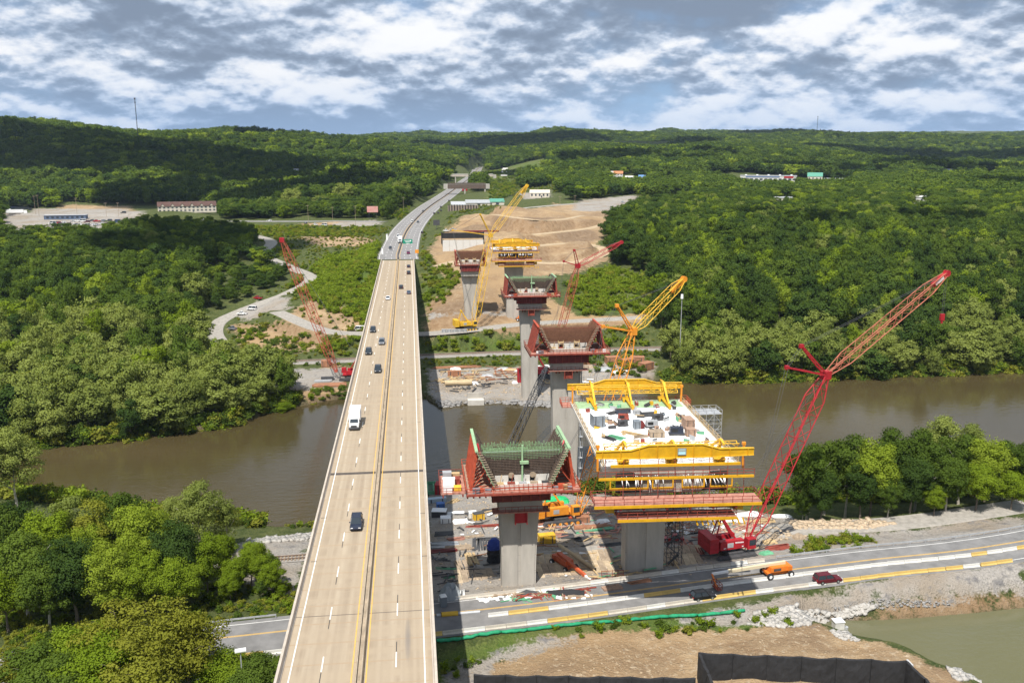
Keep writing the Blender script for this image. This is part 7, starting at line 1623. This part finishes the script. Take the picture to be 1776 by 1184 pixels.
tr = ROADS['river_track'][0]; railway([tuple(np.array(q) + [0, 1.2, .02]) for q in tr[::4]], "railway track along the far bank below the hillside")
# ------------------------------------------------------------------ poles, signs, masts
def pole(px, py, h, label, arm=0.0, lamp=False, m_=None, r=.16, group="utility and lamp poles"):
    q = G(px, py); t = thing("lamp_post" if lamp else "utility_pole", q, label, "lamp post" if lamp else "utility pole", group); mb = MB(); mb.tube((0, 0, -1), (0, 0, h), r, r * .55, n=8); mb.build("pole", m_ or timber_old, t)
    if lamp: mb = MB(); mb.box((0, 0, h + .12), (1.9, 1.1, .3)); mb.build("lamp_head", white_m, t)
    else:
        mb = MB(); mb.box((0, 0, h - .8), (2.6, .16, .18)); mb.build("cross_arm", m_ or timber_old, t)
        for x in (-1.1, 0, 1.1): mb = MB(); mb.tube((x, 0, h - .7), (x, 0, h - .4), .08, n=6); mb.build("insulator", galv, t)
    return t
q = P(417, 1128, -11.5); t = thing("lamp_post", (q[0], q[1], gz(q[0], q[1])), "grey lamp post with flat white head at the bottom left", "lamp post"); hh = -11.5 - gz(q[0], q[1]); mb = MB(); mb.tube((0, 0, -.5), (0, 0, hh), .14, .09, n=8); mb.build("pole", galv, t); mb = MB(); mb.box((0, 0, hh + .1), (1.6, .8, .22), .2); mb.build("lamp_head", white_m, t)
q = PY(1183, 514, 350); t = thing("lamp_post", (q[0], q[1], gz(q[0], q[1])), "tall mast with white lamp among the far right bank trees", "lamp post"); hh = q[2] - gz(q[0], q[1]); mb = MB(); mb.tube((0, 0, -.5), (0, 0, hh), .22, .12, n=8); mb.build("pole", galv, t); mb = MB(); mb.tube((0, 0, hh - .9), (0, 0, hh + .9), .6, .5, n=10); mb.build("lamp_head", white_m, t)
for px, py, h, lb in [(535, 389, 17, "left of two utility poles by the side street"), (617, 393, 18, "utility pole right of the side street gravel"), (577, 381, 12, "utility pole behind the side street"), (134, 374, 17, "utility pole in the far lot beside the low blue building"), (68, 374, 20, "left of a pair of tall poles in the far lot"), (62, 372, 18, "leftmost tall pole in the far lot"), (185, 376, 13, "utility pole at the far lot's right"), (206, 376, 13, "rightmost utility pole in the far lot"), (410, 366, 14, "utility pole right of the hotel"), (700, 366, 14, "utility pole on the slope left of the highway"), (971, 362, 12, "utility pole left of the far clearing"), (997, 360, 12, "utility pole at the far clearing's edge")]: pole(px, py, h, lb)
def board_sign(px, py, z, w, h, face, label, legs=1, ground_z=None, Y=None, cat="sign", name="road_sign"):
    q = PY(px, py, Y); g0 = gz(q[0], q[1]); t = thing(name, (q[0], q[1], g0), label, cat); dz = q[2] - g0
    mb = MB(); mb.box((0, 0, dz), (w, .16, h)); mb.build("panel", face, t)
    for k in range(legs): x = 0 if legs == 1 else (-w / 3 + 2 * w / 3 * k / (legs - 1)); mb = MB(); mb.bar((x, .25, -.5), (x, .25, dz + h * .3), .25); mb.build("post", dark_m, t)
    return t, dz
sg, dz = board_sign(707, 420, 0, 6.6, 4.0, mat("sign_green", (.012, .24, .15), .5), "green highway sign beyond the far bridge end", 2, Y=600)
for r_ in range(3): mb = MB(); mb.box((-.4 + .3 * r_, -.1, dz + 1.1 - r_ * 1.0), (3.6 - r_ * .7, .03, .32)); mb.build("legend", white_m, sg)
mb = MB(); mb.tube((1.9, -.12, dz + .9), (1.9, -.09, dz + .9), .5, n=12); mb.build("route_shield", white_m, sg)
for px, r_ in ((655, .35), (722, 0)): pass
sg, dz = board_sign(723, 436, 0, 2.2, 2.2, mat("sign_orange", (.75, .28, .02), .5), "orange work sign at the bridge's far right end", 1, Y=532)
sg, dz = board_sign(646, 363, 0, 10, 5.5, mat("billboard_pink", (.55, .20, .17), .6, col2=(.62, .38, .34), scale=.3), "pinkish billboard in front of the trees left of the highway", 2, Y=820, cat="billboard", name="billboard")
sg, dz = board_sign(757, 386, 0, 5, 4.2, dark_m, "dark message sign at the right highway shoulder", 1, Y=690)
# bridge end posts
for px, py, Y, lb in [(663, 432, 520, "white end post at the far left bridge corner"), (671, 408, 560, "pale post beside the highway's left edge")]:
    q = PY(px, py, Y); t = thing("marker_post", (q[0], q[1], q[2] - 2.2), lb, "post", "marker posts at the far bridge end"); mb = MB(); mb.box((0, 0, 1.1), (1.0, 1.0, 3.6)); mb.build("post", white_m, t); mb = MB(); mb.box((0, 0, 3.0), (1.2, 1.2, .3)); mb.build("cap", galv, t)
def mast(px, ytop, ybase, Y, label, w=1.6):
    b = PY(px, ybase, Y); g0 = gz(b[0], b[1]); tp = PY(px, ytop, Y)[2]; t = thing("radio_mast", (b[0], b[1], g0), label, "radio mast", "radio masts on the skyline"); H_ = tp - g0
    ch = [MB() for _ in range(4)]; la = MB(); lattice(ch, la, (0, 0, 0), (0, 0, H_), w * .6, w * .6, .16, .08, bay=4.0, end=.01)
    for c in ch: c.build("leg", dark_m, t)
    la.build("bracing", dark_m, t, kind='stuff'); mb = MB(); mb.box((0, 0, H_ - 1.5), (2.6, 1.8, 3.4)); mb.box((0, 0, H_ - 9), (1.8, 1.4, 3)); mb.build("antenna", dark_m, t)
mast(238, 170, 222, 1850, "dark radio mast on the left wooded hill", 1.8); mast(1416, 202, 240, 3400, "thin distant radio mast on the right skyline", 1.6); mast(1422, 224, 238, 3500, "shorter distant mast beside the thin skyline mast", 1.4); mast(740, 228, 240, 4700, "tiny mast on the central far ridge", 1.6)
# ------------------------------------------------------------------ far buildings and structures
cream = mat("cream_wall", (.62, .56, .47), .85, var=.1, scale=.3); brownroof = mat("brown_roof", (.10, .055, .045), .85, var=.2, scale=.3); wwall = mat("white_wall", (.60, .59, .56), .8, var=.06); orange_roof = mat("orange_roof", (.48, .20, .09), .85, var=.15); green_roof = mat("green_roof", (.10, .30, .22), .7, var=.1); grey_roof = mat("grey_roof", (.40, .41, .43), .8, var=.1); blue_roof = mat("blue_roof", (.12, .25, .48), .7); win_m = mat("window_dark", (.05, .06, .075), .25)
def gable(t, L_, D_, h, rh, wm, rm, floors=1, nwin=4, dormers=0, door=True, over=.5):
    mb = MB(); mb.box((0, 0, h / 2 - .5), (L_, D_, h + 1)); mb.build("wall", wm, t)
    mb = MB(); mb.prism([(-L_ / 2 - over, -D_ / 2 - over, h), (-L_ / 2 - over, D_ / 2 + over, h), (-L_ / 2 - over, 0, h + rh)], (0, 0, 0.02), (L_ + 2 * over, 0, .02)); rf = mb.build("roof", rm, t)
    for f in range(floors):
        for k in range(nwin):
            x = -L_ / 2 + L_ * (k + .5) / nwin; z = h * (f + .55) / floors; mb = MB(); mb.box((x, -D_ / 2 - .03, z), (min(1.8, L_ / nwin * .5), .12, h / floors * .48)); w = mb.build("window", win_m, t)
            mb = MB(); mb.box((x, -D_ / 2 - .06, z - h / floors * .27), (min(2.1, L_ / nwin * .6), .2, .12)); mb.build("sill", white_m, w)
    for k in range(dormers):
        x = -L_ / 2 + L_ * (k + .5) / dormers; mb = MB(); mb.prism([(x - 2, -D_ / 2 - .3, h - .2), (x + 2, -D_ / 2 - .3, h - .2), (x, -D_ / 2 - .3, h + 2.4)], (0, 0, 0), (0, D_ * .3, 0)); d = mb.build("dormer", wm, t); mb = MB(); mb.bar((x - 2.3, -D_ / 2 + 1.4, h - .2), (x, -D_ / 2 + 1.4, h + 2.6), 4, .2, up=(0, 0, 1)); mb.bar((x + 2.3, -D_ / 2 + 1.4, h - .2), (x, -D_ / 2 + 1.4, h + 2.6), 4, .2); mb.build("dormer_roof", rm, d)
    if door: mb = MB(); mb.box((L_ * .1, -D_ / 2 - .04, 1.1), (1.4, .14, 2.2)); mb.build("door", win_m, t)
    mb = MB(); mb.box((L_ * .25, D_ * .12, h + rh * .9), (.9, .9, 1.6)); mb.build("chimney", brownroof, rf)
def fac(q): return -math.atan2(q[0], q[1])
def building(px, py, L_, D_, h, rh, wm, rm, label, floors=1, nwin=4, dormers=0, name="house", rz=None, over=.5):
    q = G(px, py); g0 = min(q[2], gz(q[0] - 3, q[1]), gz(q[0] + 3, q[1])) ; t = thing(name, (q[0], q[1], g0), label, "building", None, fac(q) if rz is None else rz); gable(t, L_, D_, h, rh, wm, rm, floors, nwin, dormers, over=over); return t
building(325, 366, 54, 15, 5.6, 4.2, cream, brownroof, "long cream hotel with brown roof and dormers at the forest's edge", 2, 14, 6, "hotel", rz=.25)
building(1072, 309, 14, 10, 7, 4, wwall, orange_roof, "white house with orange roof on the far right slope", 2, 3); building(1092, 313, 13, 9, 4.5, 2.5, wwall, wwall, "low white house with pale roof below the orange roofed one"); building(1113, 312, 10, 8, 4.5, 3, wwall, blue_roof, "small house with blue roof on the far right slope", 1, 2); building(1060, 307, 9, 7, 6, 3, wwall, wwall, "small white gabled house left of the orange roofed one", 1, 2); building(1158, 314, 14, 9, 4, 1.6, wwall, wwall, "low white house half hidden by trees")
building(1413, 314, 22, 16, 7, 6, cream, green_roof, "building with steep green roof in the far right valley", 1, 4); building(1452, 316, 40, 14, 5, 1.2, grey_roof, grey_roof, "low grey building right of the green roofed one", 1, 6); building(1360, 350, 60, 14, 4.5, 1.0, cream, grey_roof, "long low building roof among the right forest trees", 1, 8, name="shed"); building(1592, 354, 24, 14, 7, 1.6, wwall, wwall, "white roofed building among the far right trees", 1, 4); building(1530, 246, 20, 14, 5, 2, cream, brownroof, "small brown building on the right far slope"); building(936, 342, 22, 12, 5, 3.4, cream, cream, "pale cream tent-like shed at the far clearing's edge", 1, 5, name="shed"); building(512, 302, 12, 9, 6, 3, wwall, grey_roof, "small pale house in the left forest"); building(392, 300, 12, 9, 6, 2.4, wwall, wwall, "white house glimpsed high in the left forest"); building(290, 268, 14, 10, 6, 3, grey_roof, grey_roof, "grey roofed house on the left wooded hill")
building(1645, 300, 18, 10, 5, 2, wwall, grey_roof, "grey roofed house at the right far valley"); building(1762, 300, 16, 10, 6, 2.4, wwall, brownroof, "house at the right edge of the far valley"); building(1715, 305, 16, 9, 5, 2.0, cream, grey_roof, "pale house near the right edge far valley")
# shopping block: flat roof with red fascia
q = G(1332, 314); t = thing("store_block", q, "long flat white store block with a red fascia in the far valley", "building", None, fac(q)); L_ = 84
mb = MB(); mb.box((0, 0, 3.5), (L_, 26, 9)); mb.build("wall", wwall, t); mb = MB(); mb.box((0, 0, 8.3), (L_ + 1, 27, .6)); mb.build("roof", grey_roof, t); mb = MB(); mb.box((L_ * .36, -13.2, 6.4), (14, .5, 2.6)); mb.build("red_fascia", red_crane, t); mb = MB(); mb.box((-L_ * .1, -13.15, 6.6), (L_ * .6, .4, 1.6)); mb.build("blue_fascia", mat("blue_fascia", (.15, .2, .36), .6), t)
for k in range(12): mb = MB(); mb.box((-L_ * .46 + k * L_ * .084, -13.1, 3.0), (4.4, .3, 2.4)); mb.build("shop_window", win_m, t)
for k in range(5): mb = MB(); mb.box((-L_ * .4 + k * 17, 2, 9.2), (3, 3, 1.4)); mb.build("roof_unit", white_m, t)
# low blue building in the lot
q = G(115, 380); t = thing("lot_building", q, "long low blue-walled building in the far left parking lot", "building", None, .12); mb = MB(); mb.box((0, 0, 1.6), (34, 8, 3.8)); mb.build("wall", mat("blue_wall", (.10, .14, .22), .7), t); mb = MB(); mb.box((0, 0, 3.7), (35, 9, .35)); mb.build("roof", grey_roof, t)
for k in range(8): mb = MB(); mb.box((-14 + k * 4, -4.05, 1.8), (2, .15, 1.5)); mb.build("window", win_m, t)
# overpasses
def overpass(pa, pb, Y, zroad, dep, m_, label, piers):
    a = PY(pa[0], pa[1], Y); b = PY(pb[0], pb[1], Y); c = (a + b) / 2; t = thing("overpass", (c[0], c[1], gz(c[0], c[1])), label, "overpass", "overpasses across the highway"); z = max(a[2], c[2]); Lb = abs(b[0] - a[0]); zl = z - t.location.z
    mb = MB(); mb.box((0, 0, zl - .3), (Lb, 9, .6)); mb.build("deck", concrete_l, t)
    for s in (-1, 1): mb = MB(); mb.box((0, s * 4.2, zl - .6 - dep / 2), (Lb - .4, .5, dep)); mb.build("girder", m_, t); mb = MB(); mb.box((0, s * 4.6, zl + .45), (Lb, .3, 1.0)); mb.build("parapet", concrete_l if m_ is not girder_m else girder_m, t)
    for u in piers: mb = MB(); mb.box((-Lb / 2 + Lb * u, 0, (zl - .6 - dep) / 2 - 1), (1.6, 8, zl - .6 - dep + 2)); mb.build("pier", concrete, t)
    for s in (-1, 1): mb = MB(); mb.box((s * (Lb / 2 + 2.5), 0, zl - 3.2), (5, 10, 6)); mb.build("abutment", concrete, t)
overpass((776, 319), (842, 319), 1150, 8, 5.5, girder_m, "dark brown girder overpass across the highway", (0.45, .98)); overpass((742, 303), (855, 303), 1480, 12, 2.6, parapet_m, "pale thin overpass farther along the highway", (.13, .2, .42, .75))
# half-built far abutment: black frame, pale panels
q = PY(803, 425, 560); g0 = gz(q[0], q[1]); t = thing("abutment_wall", (q[0], q[1], g0), "far new abutment with black top and pale panel face", "abutment"); zl = q[2] - g0
for k in range(6): mb = MB(); mb.box((-10.8 + k * 4.35, 0, zl + 1.4 - 2), (4.2, .6, 4.6 + 3)); mb.build("face_panel", wwall, t)
mb = MB(); mb.box((0, 1.2, zl + 6.0), (26.5, .5, 3.6)); mb.build("black_backing", cloth, t)
for s in (-1, 1): mb = MB(); mb.box((s * 13.4, 3.0, zl + 4.4), (.5, 5, 7.4)); mb.build("side_wall", cloth, t)
mb = MB(); mb.box((0, 4.0, zl + 1.0), (26, 5.2, 4.0)); mb.build("fill", mat("fill_earth", (.42, .32, .2), .95, var=.2), t)
# ribbed retaining wall and sheds right of the highway
q = on_line(786, 368, hl); g0 = gz(q[0], q[1]); t = thing("retaining_wall", (q[0], q[1], g0), "curved retaining wall with black ribs right of the highway", "retaining wall")
for k in range(11): mb = MB(); mb.box((-4 + k * 2.6, k * -.8, 2.6), (.7, .9, 7.0)); mb.build("rib", black_m, t)
mb = MB(); mb.bar((-5, 1.2, 2.0), (24, -7.4, 2.0), .5, 6.4); mb.build("wall_face", mat("wall_brown", (.3, .24, .2), .9), t)
for px, py, L_, m_, lb in [(803, 362, 24, grey_roof, "dark grey-roofed shed behind the ribbed wall"), (830, 362, 26, galv, "pale metal-roofed shed behind the ribbed wall"), (862, 364, 14, green_roof, "green-roofed shed right of the pale-roofed one")]:
    q = PY(px, py, 905); g0 = gz(q[0], q[1]); t = thing("shed", (q[0], q[1], g0), lb, "building", "site sheds behind the ribbed wall"); h = max(3, q[2] - g0); mb = MB(); mb.box((0, 0, h / 2 - 1), (L_, 10, h + 2)); mb.build("wall", cream, t); mb = MB(); mb.prism([(-L_ / 2 - .4, -5.6, h), (-L_ / 2 - .4, 5.6, h), (-L_ / 2 - .4, 4.0, h + 3.0)], (0, 0, 0), (L_ + .8, 0, 0)); mb.build("roof", m_, t); mb = MB(); mb.box((0, -5.05, h * .4), (3, .1, h * .7)); mb.build("door", win_m, t)
t = thing("road_machine", on_line(806, 332, hl), "red road machine under the brown overpass", "machine"); mb = MB(); mb.box((0, 0, 1.8), (7, 4, 3.2)); mb.build("body", red_crane, t); mb = MB(); mb.box((0, 0, .5), (8, 4.4, 1.0)); mb.build("tracks", dark_m, t)
# far bare strip on the right ridge and the pale ramp near the bend
def sheet(name, px, m_, label, lift=.6):
    mb = MB(); mb.add([np.array(G(*p)) + [0, 0, lift] for p in px], [tuple(range(len(px)))]); o = mb.build(name, m_); tag(o, label, None, None, 'structure'); return o
q0 = np.array(G(874, 306)); q1 = np.array(G(877, 292)); ln = [q0 + (q1 - q0) * k / 6 for k in range(7)]
for p in ln: p[2] = gz(p[0], p[1]) + .8
mb = MB(); mb.add(*strip(ln, -6, 6, .2)); o = mb.build("ramp_road", mat("pale_new_concrete", (.6, .57, .52), .9)); tag(o, "pale unfinished concrete ramp on the far hillside", None, None, 'structure')
# ------------------------------------------------------------------ broken cloud above the frame (its shade lies on the hills)
def cloud_mat():
    m = bpy.data.materials.new("cloud_white"); m.use_nodes = True; nt = m.node_tree; nt.nodes.clear(); L = nt.links
    d = nt.nodes.new('ShaderNodeBsdfDiffuse'); d.inputs[0].default_value = (.85, .86, .88, 1); tr = nt.nodes.new('ShaderNodeBsdfTransparent'); mx = nt.nodes.new('ShaderNodeMixShader'); mx.inputs[0].default_value = .18
    L.new(d.outputs[0], mx.inputs[1]); L.new(tr.outputs[0], mx.inputs[2]); o = nt.nodes.new('ShaderNodeOutputMaterial'); L.new(mx.outputs[0], o.inputs[0]); return m
def clouds():
    g = np.random.default_rng(5); mb = MB(); H0 = 1050.0; k = H0 / -SUNV.z
    def blob(c, r, rz):
        n, mth_ = 9, 5; vs = []; fs = []
        for i in range(mth_ + 1):
            ph = math.pi * i / mth_
            for j in range(n): t = 2 * math.pi * j / n; q = 1 + g.uniform(-.14, .14); vs.append((c[0] + r * q * math.sin(ph) * math.cos(t), c[1] + r * q * math.sin(ph) * math.sin(t), c[2] + rz * math.cos(ph)))
        for i in range(mth_):
            for j in range(n): fs.append((i * n + j, (i + 1) * n + j, (i + 1) * n + (j + 1) % n, i * n + (j + 1) % n))
        mb.add(vs, fs)
    for sx, sy, wx, wy, n in [(-660, 1640, 520, 270, 20), (-120, 1560, 200, 170, 8), (-330, 1480, 240, 160, 8), (-180, 1180, 190, 150, 8), (-150, 620, 75, 90, 5), (330, 2900, 420, 300, 12), (900, 1500, 330, 130, 10), (1500, 2300, 420, 260, 12), (-1100, 3600, 700, 500, 14), (420, 1680, 230, 110, 7), (520, 520, 120, 60, 5), (330, 640, 130, 45, 5), (1700, 3900, 600, 300, 12), (-260, 2400, 260, 200, 8), (780, 900, 150, 90, 6)]:
        cx, cy = sx - SUNV.x * k, sy - SUNV.y * k
        for _ in range(n): r = min(wx, wy) * g.uniform(.35, .75); blob((cx + g.normal() * wx * .42, cy + g.normal() * wy * .42, H0 + g.uniform(0, 60)), r, r * .32)
    o = mb.build("clouds", cloud_mat()); tag(o, "broken white clouds high over the valley", None, None, 'stuff')
clouds()

# ------------------------------------------------------------------ thin summer haze filling the valley
def haze():
    z0 = float(GZ.min()) - 1.5; z1 = max(float(GZ.max()) + 32, CAMH + 40); mb = MB(); mb.box((0, 0, (z0 + z1) / 2), (19400, 19400, z1 - z0))
    m = bpy.data.materials.new("haze_air"); m.use_nodes = True; nt = m.node_tree; nt.nodes.clear(); v = nt.nodes.new('ShaderNodeVolumePrincipled'); o = nt.nodes.new('ShaderNodeOutputMaterial'); nt.links.new(v.outputs[0], o.inputs['Volume'])
    v.inputs['Color'].default_value = (.62, .78, 1.0, 1); v.inputs['Density'].default_value = HAZE; v.inputs['Anisotropy'].default_value = .2
    h = mb.build("haze", m); tag(h, "thin pale haze in the air over the valley", None, None, 'stuff')
HAZE = 4.0e-5
haze()

# ------------------------------------------------------------------ labels: alike things counted off from the left
def count_off():
    ones = ["", "first", "second", "third", "fourth", "fifth", "sixth", "seventh", "eighth", "ninth", "tenth", "eleventh", "twelfth", "thirteenth", "fourteenth", "fifteenth", "sixteenth", "seventeenth", "eighteenth", "nineteenth"]
    tens = {2: ("twentieth", "twenty"), 3: ("thirtieth", "thirty"), 4: ("fortieth", "forty"), 5: ("fiftieth", "fifty")}
    def word(n): return ones[n] if n < 20 else tens[n // 10][0] if n % 10 == 0 else tens[n // 10][1] + "-" + ones[n % 10]
    by = {}
    for o in COL.objects:
        if o.parent is None and o.get('category') and o.get('label'): by.setdefault(o['label'], []).append(o)
    for lb, l in by.items():
        if 1 < len(l) <= 45:
            vis = lambda o: proj(o.location)[0]
            for k, o in enumerate(sorted(l, key=vis)): o['label'] = "%s, %s from left" % (lb, word(k + 1))
count_off()
